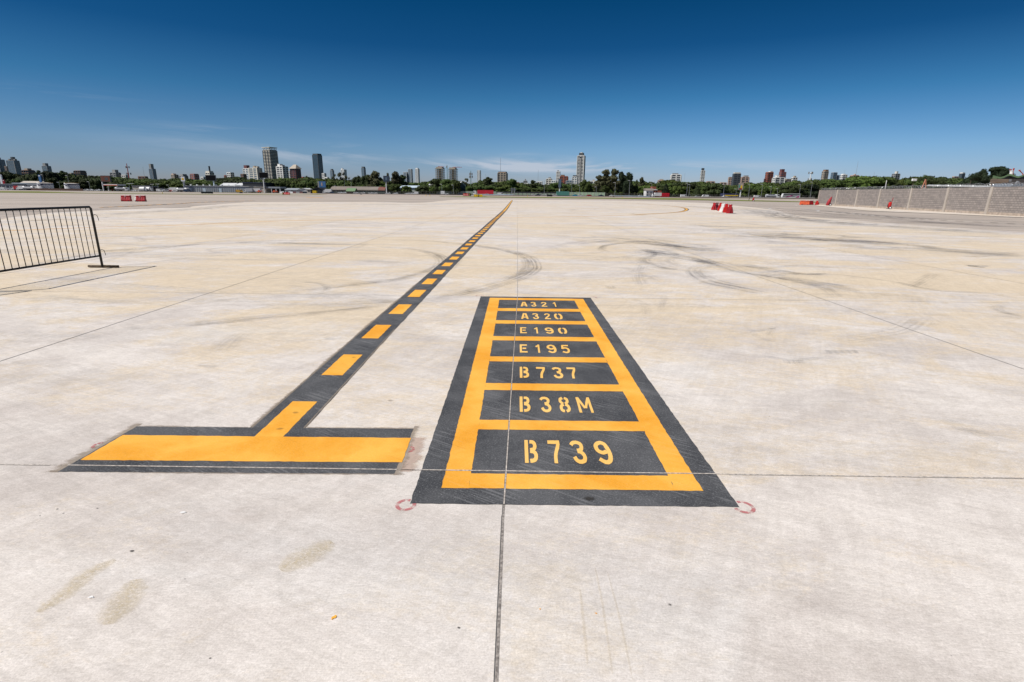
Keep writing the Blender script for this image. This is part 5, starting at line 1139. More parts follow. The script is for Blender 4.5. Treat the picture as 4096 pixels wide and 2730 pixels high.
def prof(x):
    for (a, p), (b, q) in zip(PROF, PROF[1:]):
        if a <= x <= b: return p+(q-p)*(x-a)/(b-a)
    return 712
def pick(x):
    return rnd.choice(['mid', 'dark', 'dark', 'dark'] if x < 420 or x > 3650 else ['mid', 'mid', 'dark', 'mid', 'bright'])
x = -60
while x < 4150:                                    # back row carries the skyline
    w = rnd.uniform(58, 96); xx = x+w*.3
    tree(xx, prof(xx)+rnd.uniform(-1, 3), w, rnd.uniform(545, 600), 'broad', pick(xx)); x += w*.50
x = -50
while x < 4150:                                    # middle row
    w = rnd.uniform(55, 90); xx = x+w*.3
    if not 1700 < xx < 1722: tree(xx, prof(xx)+rnd.uniform(5, 13), w, rnd.uniform(512, 530), 'broad', pick(xx))
    x += w*.60
x = -30
while x < 3300:                                    # front row, lower
    w = rnd.uniform(40, 66); base_y = 751+(x/4096)*43
    if not (2395 < x < 2530 or 1120 < x < 1128 or 1825 < x < 1885):
        pt = prof(x)+rnd.uniform(16, 30); tree(x, min(pt, base_y-22), w, rnd.uniform(486, 500), 'broad', pick(x))
    x += w*rnd.uniform(.55, .8)
SP = [(141, 678, 34, 520, 'sparse', 'dark', 'thin open tree standing up left of the dark round tree above the fuel tank'), (190, 680, 62, 500, 'broad', 'black', 'dark round tree directly above the left fuel tank'), (245, 684, 44, 520, 'tall', 'dark', 'tall loose tree between the two fuel tanks'), (272, 686, 30, 515, 'sparse', 'dark', 'small open tree above the right fuel tank'), (8, 684, 70, 500, 'broad', 'dark', 'dark tree at the very left edge'),
 (1229, 704, 34, 640, 'broad', 'mid', 'small round-topped tree right of the brown peaked tower'), (1342, 688, 40, 530, 'sparse', 'olive', 'thin eucalyptus in front of the slender grey tower'), (1364, 686, 44, 535, 'sparse', 'olive', 'thin eucalyptus in front of the blue-white tower'), (1385, 706, 30, 530, 'sparse', 'olive', 'small sparse eucalyptus right of the blue-white tower'), (1429, 703, 40, 520, 'broad', 'dark', 'round dark tree left of the slim blue tower'),
 (1466, 695, 46, 500, 'broad', 'dark', 'dark dense tree between the slim blue tower and the big eucalyptus'), (1500, 684, 62, 495, 'tall', 'olive', 'big olive eucalyptus left of the pole billboard'), (1551, 694, 24, 505, 'tall', 'olive', 'narrow eucalyptus top showing behind the pole billboard'), (1584, 686, 56, 500, 'tall', 'olive', 'tall eucalyptus just right of the pole billboard'), (1606, 700, 46, 505, 'tall', 'dark', 'lower eucalyptus between the pole billboard and the three slim towers'),
 (1545, 742, 34, 462, 'broad', 'dark', 'small dark tree behind the pole of the billboard'), (1578, 735, 46, 462, 'broad', 'mid', 'round tree right of the billboard pole in front of the eucalyptus'), (1624, 742, 40, 462, 'broad', 'bright', 'yellow-green bushy tree in front of the low blue-roofed shed'), (1690, 742, 54, 462, 'broad', 'dark', 'dark bushy tree left of the bright green one'), (1730, 746, 34, 462, 'broad', 'bright', 'bright green bushy tree left of the white hangar'),
 (1745, 713, 60, 466, 'broad', 'dark', 'broad dark tree in front of the left unfinished tower'), (1788, 715, 66, 464, 'broad', 'mid', 'broad tree between the two unfinished towers'), (1820, 718, 44, 462, 'broad', 'mid', 'broad tree in front of the right unfinished tower'), (1862, 711, 34, 510, 'sparse', 'olive', 'sparse tree top left of the green telecom mast'), (1900, 742, 70, 475, 'broad', 'mid', 'dense green tree right of the white hangar above the red trailer'), (1950, 709, 48, 520, 'tall', 'dark', 'tall tree left of the round-fronted tower'),
 (2130, 721, 34, 500, 'tall', 'dark', 'upright dark tree left of the white low house'), (2047, 714, 44, 500, 'broad', 'mid', 'round tree right of the round-fronted tower'), (2343, 718, 44, 490, 'broad', 'mid', 'round tree at the foot of the tallest right tower'), (2230, 727, 70, 500, 'broad', 'mid', 'light green tree behind the dark pole billboard'),
 (2398, 701, 40, 478, 'tall', 'olive', 'leftmost olive eucalyptus of the tall group right of centre'), (2428, 678, 58, 480, 'tall', 'olive', 'second olive eucalyptus of the tall group right of centre'), (2458, 676, 58, 478, 'tall', 'olive', 'third and highest olive eucalyptus of the tall group'), (2492, 680, 46, 474, 'column', 'black', 'left one of the tall dark evergreen pair right of centre'), (2516, 682, 52, 472, 'column', 'black', 'right one of the tall dark evergreen pair right of centre'),
 (2548, 713, 22, 476, 'cone', 'dark', 'slim pointed conifer right of the tall dark evergreens'), (2570, 709, 32, 505, 'tall', 'olive', 'round-topped olive tree left of the white house'), (2666, 732, 34, 470, 'cone', 'black', 'dark conifer right of the brick tower of the white house'), (2420, 742, 40, 465, 'tall', 'mid', 'green lower tree at the foot of the olive eucalyptus group'), (2790, 738, 36, 470, 'cone', 'dark', 'dark conifer above the white van'),
 (2870, 735, 80, 485, 'broad', 'dark', 'wide dark tree left of the blue and yellow canopy'), (3048, 757, 28, 468, 'broad', 'bright', 'small yellow-green tree above the silver tank truck'), (3170, 741, 90, 480, 'broad', 'dark', 'wide dark tree behind the coach'), (3240, 735, 70, 485, 'broad', 'black', 'dark tree just left of the block wall'),
 (3455, 700, 150, 520, 'broad', 'bright', 'wide bright domed tree above the left half of the block wall'), (3530, 702, 110, 520, 'broad', 'mid', 'domed tree right of the widest one above the wall'), (3981, 662, 142, 300, 'umbrella', 'black', 'large spreading dark tree rising above the green roof at far right'), (3885, 706, 70, 420, 'broad', 'black', 'dark tree left of the large spreading one'), (3330, 712, 90, 500, 'broad', 'mid', 'rounded tree above the first panels of the block wall')]
for (px, pt, w, Y, kind, lf, lab) in SP: tree(px, pt, w, Y, kind, lf, lab)
for (px, w) in [(2440, 26), (2462, 22), (2485, 24), (2535, 20), (2560, 24)]:
    t = tree(px, 768, w, 471, 'broad', 'mid', None); t.name = 'bush'; t['category'] = 'bush'

# ================================================================== airport edge and highway
def place(px0, px1, ptop, Y, base=-.85):
    A = at(px0, ptop, Y); B = at(px1, ptop, Y); return (A.x+B.x)/2, B.x-A.x, A.z-base
CFP = c_('fence_post_concrete', (.24, .23, .21))
def shed(name, px0, px1, ptop, Y, d, wall, roof, lab, gable=0.0, cat='shed', axis='x', extra=None, grp=None):
    cx, w, h = place(px0, px1, ptop, Y); t = empty(name, (cx, Y, -.85)); hh = h-gable
    m = MB(); m.box((0, d/2, 0), (w, d, hh))
    if gable and axis == 'y': m.prism([(-w/2, hh), (0, h), (w/2, hh)], 0, d)
    m.build('wall', wall, t); r_ = MB()
    if gable:
        if axis == 'y': r_.prism([(-w/2-.4, hh-.1), (0, h), (0, h+.3), (-w/2-.4, hh+.2)], -.4, d+.4); r_.prism([(w/2+.4, hh-.1), (w/2+.4, hh+.2), (0, h+.3), (0, h)], -.4, d+.4)
        else: r_.prismx([(-.5, hh), (d/2, h), (d/2, h+.25), (-.5, hh+.25)], -w/2-.3, w/2+.3); r_.prismx([(d+.5, hh), (d+.5, hh+.25), (d/2, h+.25), (d/2, h)], -w/2-.3, w/2+.3)
    else: r_.box((0, d/2, hh), (w+.8, d+.8, .3))
    r_.build('roof', roof, t)
    if extra: extra(t, w, d, hh)
    return tag(t, lab, cat, grp)
CW = c_('corrugated_grey', (.30, .33, .36)); CDK = c_('black_cladding', (.018, .020, .026)); CWH = c_('white_sheet_metal', (.62, .63, .63)); CBL = c_('blue_sheet', (.05, .16, .36)); CGN = c_('green_sheet', (.16, .26, .13)); CPG = c_('pale_green_panels', (.34, .42, .33)); CRD = c_('red_tarpaulin_side', (.60, .015, .035)); CTL = c_('teal_container', (.12, .34, .28)); CYL = c_('yellow_container', (.80, .55, .02)); CBE = c_('beige_panel', (.52, .47, .40)); CRS = c_('rusty_roof', (.19, .07, .05)); CRF = c_('old_tile_roof', (.23, .195, .165)); CCN = c_('kerb_concrete', (.45, .41, .37)); CLB = c_('light_blue_barrier', (.55, .66, .74)); CNB = c_('navy_panel', (.02, .03, .09))
def opening(x0, x1, z0, z1, name='doorway', mat=WD):
    def f(t, w, d, h):
        m = MB(); m.box(((x0+x1)/2*w, -.04, z0*h), ((x1-x0)*w, .1, (z1-z0)*h)); m.build(name, mat, t)
    return f
def many(*fs):
    def f(t, w, d, h):
        for g in fs: g(t, w, d, h)
    return f
# fuel depot on the left
MOC = c_('ochre_railing', (.35, .24, .06))
def fuel_tank(px0, px1, ptop, Y, lab, txt):
    cx, w, h = place(px0, px1, ptop, Y); t = empty('fuel_tank', (cx, Y, -.85)); r = w/2
    m = MB(); m.cyl((0, 0, 0), r, h-.5, 40); m.build('shell', MWHT, t, smooth=False)
    m = MB(); m.cyl((0, 0, h-1.5), r+.03, .7, 40); m.build('blue_band', CNB, t)
    m = MB(); m.cyl((0, 0, h-.5), r, .5, 40, r*.3); m.build('roof', CCN, t)
    for i in range(16):
        m = MB(); a = i*6.283/16; m.cyl((r*math.cos(a), r*math.sin(a), h-.5), .04, .8, 4); m.build('railing_post', MOC, t)
    m = MB(); m.tube([(r*math.cos(a*.393), r*math.sin(a*.393), h+.3) for a in range(17)], .04, 4); m.build('handrail', MOC, t)
    m = MB(); m.tube([((r+.35)*math.cos(a), (r+.35)*math.sin(a), h*(1-k/12)) for k, a in enumerate([-1.9+.12*j for j in range(13)])], .28, 4); m.build('spiral_stair', MSTEEL, t)
    g = MB()
    for i, ch in enumerate(txt):
        a0 = -1.98+.30*i
        glyph(g, ch, a0*r, h*.60, 2.0, 1.6, .02, .34, plane=lambda u, v, l: ((r+.06+l)*math.cos(u/r), (r+.06+l)*math.sin(u/r), v))
    g.build('lettering', CNB, t); return tag(t, lab, 'storage tank', 'white fuel storage tanks')
fuel_tank(153, 204, 731, 436, 'left white fuel tank with a blue band and railing', 'YPF'); fuel_tank(261, 309, 733, 436, 'right white fuel tank with a blue band and railing', 'YPF')
shed('depot_building', -30, 50, 737, 446, 14, CW, CW, 'long grey depot building with dark windows at the left edge', extra=many(*[opening(-.45+.2*i, -.30+.2*i, .45, .72, 'window') for i in range(5)]), cat='building')
def portal():
    Y = 458; cx, w, h = place(46, 146, 731.5, Y); t = empty('fuel_canopy', (cx, Y, -.85))
    m = MB(); m.box((0, 3, h-2.2), (w, 6, 2.2)); m.build('roof', CW, t)
    for x in (-.49, -.02, .30): m = MB(); m.box((x*w, .3, 0), (1.0, .8, h-2.2)); m.build('column', CWH, t)
    m = MB(); m.box((-.42*w, 4, 0), (w*.14, .5, h-2.2)); m.build('side_wall', CW, t)
    m = MB(); m.box((.1*w, 5.6, 0), (w*.8, .4, h-2.2)); m.build('rear_wall', CDK, t)
    tag(t, 'grey fuel station canopy on white columns left of the first fuel tank', 'canopy')
portal()
shed('depot_building', 80, 160, 726, 474, 8, CBE, CBE, 'beige gabled roof showing above the fuel station canopy', 1.6, 'building')
def pylon(name, px0, px1, pt, Y, mat, lab, cat='sign', d=1.0, texts=None):
    cx, w, h = place(px0, px1, pt, Y); t = empty(name, (cx, Y, -.85)); m = MB(); m.box((0, 0, 0), (w, d, h)); m.build('slab', mat, t)
    m = MB(); m.box((0, -.02, h*.9), (w*.8, d+.06, h*.06)); m.build('face_band', MWHT, t); return tag(t, lab, cat)
pylon('pylon_sign', 153, 162, 700, 462, CBL, 'tall blue pylon sign behind the left fuel tank'); pylon('pylon_sign', -4, 4, 699, 455, MWHT, 'white leaning-looking pylon at the far left edge'); pylon('pylon_sign', 11, 17, 720, 455, MRED, 'short red pylon at the far left')
m = MB(); A, B = G(110, 762), G(335, 766); A = at(125, 762, 428); B = at(333, 764, 428); m.box(((A.x+B.x)/2, 428, -.8), (B.x-A.x, .3, 1.6)); tag(m.build('low_wall', c_('brown_low_wall', (.13, .07, .05))), 'long low brown wall in front of the fuel tanks', 'wall')
# billboards and pole signs
def billboard(px0, px1, pt, pb, ppole, Y, face, lab, polemat=MWHT, back=BDK, art=None, rot=0, pr=.45):
    cx, w, h = place(px0, px1, pt, Y); z0 = at(px0, pb, Y).z+.85; t = empty('billboard', (cx, Y, -.85), R(rot))
    m = MB(); m.box((0, 0, z0), (w, 1.0, h-z0)); m.build('frame', back, t)
    m = MB(); m.box((0, -.52, z0+.3), (w-.5, .06, h-z0-.6)); m.build('face', face, t)
    px_ = at(ppole, pb, Y).x-cx; m = MB(); m.cyl((px_, .3, 0), pr, z0+.3, 10); m.build('pole', polemat, t)
    if art: art(t, w, z0, h)
    return tag(t, lab, 'billboard', 'billboards on tall poles')
MSCR = M('switched_off_screen', (.006, .006, .008), .85, spec=.1)
billboard(402, 440, 703, 728, 407, 445, c_('poster_russet', (.15, .05, .03)), 'russet poster billboard on a white pole above the fuel station', art=lambda t, w, z0, h: MB().box((w*.1, -.58, z0+1.2), (w*.34, .05, (h-z0)*.45)).build('poster_motif', BDK, t))
billboard(822, 862, 701, 724, 853, 448, MSCR, 'left black digital screen on a pale blue pole above the warehouse', polemat=CLB)
billboard(1036, 1071, 690, 713, 1052, 445, MSCR, 'black digital screen on a white pole left of the tallest tower')
billboard(1271, 1303, 725, 752, 1281, 450, c_('poster_blue', (.05, .16, .36)), 'blue poster billboard behind the black gabled shed', art=lambda t, w, z0, h: (MB().box((-w*.42, -.57, z0+.3), (w*.16, .05, h-z0-.6)).build('poster_strip', BGR, t), MB().box((.0, -.58, z0+1.5), (w*.14, .05, (h-z0)*.5)).build('poster_motif', BPK, t)))
billboard(1533, 1557, 704, 728, 1544, 452, c_('poster_dark_blue', (.03, .05, .09)), 'dark blue poster billboard on a white pole amid the eucalyptus', art=lambda t, w, z0, h: MB().box((0, -.58, z0+1.2), (w*.3, .05, (h-z0)*.5)).build('poster_motif', WG, t))
billboard(2234, 2246, 716, 751, 2239, 455, WG, 'narrow dark billboard seen almost edge on, behind the teal container')
billboard(2954, 2975, 732, 761, 2964, 452, c_('poster_cream', (.52, .42, .34)), 'colourful poster billboard on a white pylon right of the blue and yellow canopy', art=lambda t, w, z0, h: (MB().box((-w*.28, -.58, z0+1.0), (w*.25, .05, (h-z0)*.6)).build('poster_motif', CTL, t), MB().box((w*.12, -.58, z0+1.0), (w*.28, .05, (h-z0)*.45)).build('poster_motif', MSY, t), MB().box((-w*.05, -.60, z0+.6), (w*.5, .05, (h-z0)*.16)).build('poster_motif', MRED, t)))
def shell_sign():
    Y = 444; cx, w, h = place(723, 737.5, 707.5, Y); z0 = at(723, 726, Y).z+.85; t = empty('pole_sign', (cx, Y, -.85))
    m = MB(); m.box((0, 0, z0), (w, .8, h-z0)); m.build('panel', MWHT, t)
    m = MB(); zc = (z0+h)/2; r = w*.34; n = 14; pts = [(r*math.cos(math.pi*k/n)*(1.0 if k % 2 else .93), -.44, zc-.5*r+1.45*r*math.sin(math.pi*k/n)*(1.0 if k % 2 else .93)) for k in range(n+1)]+[(-r*.35, -.44, zc-.95*r), (r*.35, -.44, zc-.95*r)]
    m.add(pts, [tuple(range(len(pts)))]); m.build('emblem', MRED, t)
    m = MB(); m.add([(p[0]*.78, -.47, zc+(p[2]-zc)*.78) for p in pts], [tuple(range(len(pts)))]); m.build('emblem', MSY, t)
    m = MB(); m.cyl((w*.1, 0, 0), .7, z0, 8); m.build('pole', MSTEEL, t)
    tag(t, 'square white pole sign with a yellow and red scallop emblem', 'sign')
shell_sign()
def canopy(px0, px1, pt, pb, Y, lab, fascia, stripe, d=10):
    cx, w, h = place(px0, px1, pt, Y); z0 = at(px0, pb, Y).z+.85; t = empty('station_canopy', (cx, Y, -.85))
    m = MB(); m.box((0, d/2, z0), (w, d, h-z0)); m.build('roof', fascia, t); m = MB(); m.box((0, -.03, z0), (w+.1, .2, (h-z0)*.35)); m.build('fascia_stripe', stripe, t)
    for x in (-.3, .3): m = MB(); m.box((x*w, d*.3, 0), (.6, .6, z0)); m.build('column', MWHT, t)
    for x in (-.3, .0, .3): m = MB(); m.box((x*w+1.5, d*.5, 0), (.8, .6, 1.7)); m.build('fuel_pump', MRED, t)
    return tag(t, lab, 'canopy', 'petrol station canopies')
canopy(408, 468, 737, 742.5, 452, 'pale petrol station canopy with an orange edge below the russet billboard', MWHT, MORG)
canopy(2900, 2953, 774.5, 784, 458, 'dark blue petrol station canopy with a yellow stripe', CNB, MSY)
# sheds and hangars from left to right
shed('low_shed', 529, 600, 745, 448, 10, CBE, CW, 'low grey shed left of the two white domed tankers'); shed('low_shed', 600, 632, 750, 452, 8, CDK, CDK, 'black low shed right of the white domed tankers')
def ribs(t, w, d, h):
    for i in range(30): m = MB(); m.box((-w/2+w*(i+.5)/30, -.08, 0), (.25, .16, h-.2)); m.build('wall_rib', CW, t)
    for i in range(9): m = MB(); m.cyl((-w*.45+w*.1*i, 4, h+.3), .5, 1.0, 8, .7); m.build('roof_vent', MWHT, t)
    for x in (-.42, -.2, .05): m = MB(); m.box((x*w, -.12, 0), (2.2, .12, 3.0)); m.build('door', CLB, t)
shed('warehouse', 739, 994, 744.5, 446, 30, CW, CWH, 'long grey metal warehouse left of centre', extra=ribs, cat='warehouse')
shed('hangar_roof', 879, 934, 733.5, 482, 14, CWH, CWH, 'white pitched roof behind the middle of the grey warehouse', 2.2, 'shed'); shed('hangar_roof', 942, 972, 733.5, 482, 14, CWH, CWH, 'smaller white pitched roof behind the right end of the warehouse', 2.0, 'shed')
shed('terminal_building', 970, 1062, 731.5, 470, 20, CDK, CNB, 'dark blue flat building behind the end of the warehouse', cat='building', extra=opening(-.4, .4, .3, .55, 'window', WBD))
shed('cargo_building', 1016, 1064, 749.5, 446, 14, CBE, CBE, 'beige cargo building left of the grey open canopy', cat='building'); 
def opencan():
    Y = 446; cx, w, h = place(1060, 1120, 747.5, Y); t = empty('loading_canopy', (cx, Y, -.85)); m = MB(); m.box((0, 6, h-1.3), (w, 12, 1.3)); m.build('roof', CW, t)
    for x in (-.46, -.1, .2, .47): m = MB(); m.box((x*w, .4, 0), (.5, .5, h-1.3)); m.build('column', CWH, t)
    m = MB(); m.box((0, 11.6, 0), (w, .4, h-1.3)); m.build('rear_wall', WD, t); tag(t, 'grey open loading canopy on white posts', 'canopy')
opencan()
shed('workshop', 1139, 1188, 754.5, 446, 12, CWH, CW, 'grey-white workshop with a dark doorway behind the jersey barriers', 1.3, 'shed', extra=opening(.0, .16, .2, .85)); shed('workshop', 1188, 1242, 754.5, 447, 12, CWH, CWH, 'white sloping-roofed workshop left of the black gabled shed', 1.8, 'shed', 'y', opening(-.2, .25, .05, .7))
shed('site_cabin', 1227, 1241, 759, 444, 3, CBE, CBE, 'beige site cabin with one window left of the black gabled shed', cat='cabin', extra=opening(-.2, .3, .45, .75, 'window'))
shed('black_shed', 1240, 1300, 751, 446, 14, CDK, CDK, 'black gabled shed behind the yellow container', 2.6, 'shed', 'y')
def arcade():
    Y = 455; cx, w, h = place(1322, 1540, 745.5, Y); t = empty('arcade_building', (cx, Y, -.85)); d = 16
    m = MB(); m.box((0, d/2+2, 0), (w*.985, d-2, h-2.8)); m.build('wall', CBE, t)
    prof = [(d/2-(d/2+1)*math.cos(math.pi*k/10), h-3.0+3.0*math.sin(math.pi*k/10)) for k in range(11)]; m = MB(); m.prismx(prof, -w/2, w*.37); m.build('roof', CRF, t); m = MB(); m.prismx(prof, w*.371, w/2); m.build('roof', CRS, t)['label'] = 'rust red end of the roof'
    for i in range(17): m = MB(); m.box((-w/2+w*(i+.5)/17, 1.0, 0), (.6, .6, h-3.0)); m.build('pier', BGR, t)
    m = MB(); m.box((0, .9, h-4.2), (w*.97, .5, 1.0)); m.build('beam', CDK, t); m = MB(); m.box((0, .6, .0), (w*.97, .3, 1.8)); m.build('parapet', CPG, t)
    tag(t, 'long arcaded building with a rounded tile roof left of centre', 'building')
arcade()
shed('green_roofed_hut', 1384, 1418, 754.5, 444, 8, c_('brown_timber', (.16, .10, .07)), CGN, 'small hut with a green pitched roof in front of the arcaded building', 2.4, 'hut', extra=opening(.05, .35, .1, .6))
shed('low_shed', 1600, 1672, 743.5, 478, 14, CWH, c_('light_blue_roof', (.50, .60, .68)), 'low pale blue roofed shed among the trees right of the pole billboard', 1.8)
def hangar():
    Y = 476; A = at(1873, 745, Y); e = at(1850, 741.5, Y).z+.85; h = at(1857, 729.5, Y).z+.85; t = empty('white_hangar', (A.x-5.6, Y, -.85), R(-25)); w = 12.5; L = 30
    m = MB(); m.prismx([(-w/2, 0), (-w/2, e), (0, h), (w/2, e), (w/2, 0)], -L, 0); m.build('wall', CWH, t)
    m = MB(); m.prismx([(-w/2-.4, e-.1), (0, h+.1), (0, h+.4), (-w/2-.4, e+.2)], -L-.3, .3); m.prismx([(w/2+.4, e-.1), (w/2+.4, e+.2), (0, h+.4), (0, h+.1)], -L-.3, .3); m.build('roof', CWH, t)
    m = MB(); m.prismx([(-w*.42, e*.1), (-w*.42, e*.95), (-w*.05, h*.92), (w*.05, h*.92), (w*.45, e*.9), (w*.45, e*.1)], .03, .15); m.build('mural', c_('grey_mural', (.06, .075, .09)), t)
    tag(t, 'white gabled hangar with a dark mural on its end wall', 'hangar')
hangar()
shed('hangar_wing', 1745, 1838, 733, 508, 14, CWH, CWH, 'long white roof hidden behind the trees left of the gabled hangar', 2.5, 'hangar')
# perimeter walls and fences
def longwall(px0, px1, py_top, Y, mat, lab, h=None, n=12, name='perimeter_wall', cat='wall', capm=None):
    A, B = at(px0, py_top, Y), at(px1, py_top, Y); t = empty(name, (A.x, Y, -.85)); w = B.x-A.x; hh = h or (A.z+B.z)/2+.85
    for i in range(n): m = MB(); m.box((w*(i+.5)/n, 0, 0), (w/n-.25, .2, hh)); m.build('panel', mat, t)
    for i in range(n+1): m = MB(); m.box((w*i/n, -.03, 0), (.3, .35, hh+.15)); m.build('pier', capm or CCN, t)
    return tag(t, lab, cat)
longwall(1560, 2228, 767.5, 462, CPG, 'pale green panelled wall along the highway left of the teal container', 3.0, 34); longwall(2278, 2420, 771.5, 462, c_('graffiti_green', (.42, .56, .38)), 'pale green graffiti wall right of the teal container', 3.2, 10)
A, B = at(1985, 765.5, 456), at(2228, 767.5, 456); t = empty('roadway_parapet', (A.x, 456, -.85)); m = MB(); m.box(((B.x-A.x)/2, 0, A.z+.85-1.3), (B.x-A.x, .6, 1.0)); m.build('parapet_beam', CDK, t)
for k in range(15): m = MB(); m.box(((B.x-A.x)*(k+.5)/15, .1, 0), (.4, .4, A.z+.85-1.3)); m.build('support', CFP, t)
tag(t, 'dark elevated roadway edge above the pale green wall', 'parapet')
def posts(px0, px1, Y, n, lab, h=2.4):
    n = min(n, 95)
    A, B = at(px0, 780, Y), at(px1, 780, Y); t = empty('perimeter_fence', (A.x, Y, -.85)); w = B.x-A.x
    m0 = MB(); m0.cyl((0, 0, 0), .06, h, 6); m0.tube([(0, 0, h), (0, -.35, h+.4)], .05, 4); o0 = m0.build('post', CFP, t)
    for i in range(1, n): o = o0.copy(); col.objects.link(o); o.location = (w*i/(n-1)+rnd.uniform(-.5, .5), 0, rnd.uniform(-.15, .1))
    for z in (h*.4, h*.95): m = MB(); m.tube([(0, 0, z), (w, 0, z)], .02, 4); m.build('rail', CFP, t)
    return tag(t, lab, 'fence', 'post fences along the airport edge')
posts(2420, 2720, 440, 60, 'concrete post fence below the tall dark trees and the white house'); posts(2720, 3262, 440, 95, 'concrete post fence from the white van to the block wall'); posts(1330, 1990, 438, 95, 'thin post fence in front of the arcaded building and green wall'); posts(480, 1010, 432, 70, 'low post fence in front of the fuel trucks and warehouse', 1.6)
for i, (x0, x1, pt, mt, lab) in enumerate([(2460, 2600, 782.5, CLB, 'pale blue and white concrete crash barrier under the tall trees'), (1905, 2050, 776.5, CLB, 'pale blue crash barrier right of the yellow sign'), (2725, 3262, 786, CCN, 'grey concrete kerb wall below the fence on the right')]):
    Y = 418; A, B = at(x0, pt, Y), at(x1, pt+(x1-x0)*.0105, Y); m = MB(); n = 16
    for k in range(n): m.prismx([(-.3, 0), (-.12, .3), (-.08, .85), (.08, .85), (.12, .3), (.3, 0)], A.x+(B.x-A.x)*k/n, A.x+(B.x-A.x)*(k+.96)/n, (0, Y, -.75))
    tag(m.build('crash_barrier', mt), lab, 'crash barrier', 'concrete barriers along the highway')
m = MB(); A, B = at(1300, 775, 380), at(3300, 797, 380); m.box(((A.x+B.x)/2, 380, -.62), (B.x-A.x, .4, .45)); tag(m.build('kerb', c_('dark_kerb', (.08, .06, .05))), kind='structure')
# white box, containers, red and white jersey barriers
def container(px0, px1, pt, Y, mat, lab, d=2.5, ribsn=14, z=0, grp='containers and site boxes'):
    cx, w, h = place(px0, px1, pt, Y); t = empty('container', (cx, Y, -.85)); m = MB(); m.box((0, d/2, .15), (w, d, h-.15))
    for i in range(ribsn): m.box((-w/2+w*(i+.5)/ribsn, -.03, .35), (w/ribsn*.5, .08, h-.6))
    m.build('body', mat, t)
    for x in (-.48, .48): m = MB(); m.box((x*w, -.02, 0), (w*.03, .2, h)); m.build('corner_post', mat, t)
    return tag(t, lab, 'container', grp)
container(2227, 2277, 766.5, 440, CTL, 'long teal shipping container beside the highway', ribsn=20); container(1762, 1778, 765, 425, MWHT, 'square white box standing on the verge left of the white hangar', 3, 4); container(1249, 1264.5, 763.5, 438, CYL, 'yellow container in front of the black gabled shed', 2.4, 5)
for i, (x0, x1, y, mt, lab) in enumerate([(1151, 1171, 767, MWHT, 'white'), (1171, 1184, 767, BMAR, 'dark red'), (1184, 1198, 767, BGR, 'pale grey'), (1198, 1211, 768, BMAR, 'maroon'), (1144, 1154, 767.5, BMAR, 'dark maroon'), (1118, 1136, 766, MWHT, 'plain white')]):
    cx, w, h = place(x0, x1, y, 430); m = MB(); m.prismx([(-.3, 0), (-.14, .35), (-.1, 1.1), (.1, 1.1), (.14, .35), (.3, 0)], -w/2, w/2); o = m.build('jersey_barrier', mt); o.location = (cx, 430, -.78)
    o.scale = (1, 1, 1.2); tag(o, lab+' jersey barrier '+['between the runway sign and a dark red one', 'right of the long white one', 'between the two dark red ones', 'nearest the beige site cabin', 'just behind the runway sign', 'below the loading canopy'][i], 'jersey barrier', 'jersey barriers behind the left runway sign')
container(2643, 2678, 773, 438, CRD, 'deep red trailer box right of the white lorry', ribsn=18)
# white house with brick block
def house():
    Y = 452; cx, w, h = place(2585, 2614, 756, Y); t = empty('white_house', (cx, Y, -.85)); m = MB(); m.box((0, 4, 0), (w, 8, h-1.3)); m.build('wall', MWHT, t)
    m = MB(); m.prismx([(-.8, h-1.3), (2.2, h+.3), (8.4, h+.3), (8.4, h-1.3)], -w/2-.3, w/2+.3); m.build('roof', CRF, t)
    for x in (-.28, .22): m = MB(); m.box((x*w, -.05, h*.44), (w*.18, .12, h*.20)); m.build('window', WD, t)
    m = MB(); m.box((0, -.4, h*.40), (w*.9, .5, .15)); m.build('balcony_slab', CCN, t); m = MB(); m.box((-.3*w, -.05, 0), (1.2, .12, 2.2)); m.build('door', CNB, t)
    x2, w2, h2 = place(2613, 2629, 747, Y); m = MB(); m.box((x2-cx, 6, 0), (w2, 6, h2)); m.build('brick_tower', BRD, t); m = MB(); m.box((x2-cx, 2.9, h2*.66), (w2+.1, .3, .8)); m.build('white_band', MWHT, t)
    x3, w3, h3 = place(2630, 2651, 763, Y); m = MB(); m.box((x3-cx, 6, 0), (w3, 5, h3)); m.build('brick_wing', BRD, t); m = MB(); x4, w4, h4 = place(2629, 2640, 757.5, Y); m.box((x4-cx, 9.5, 0), (w4, 2, h4)); m.build('white_wing', MWHT, t)
    tag(t, 'white two-storey house with a red brick tower beside the highway', 'house')
house()
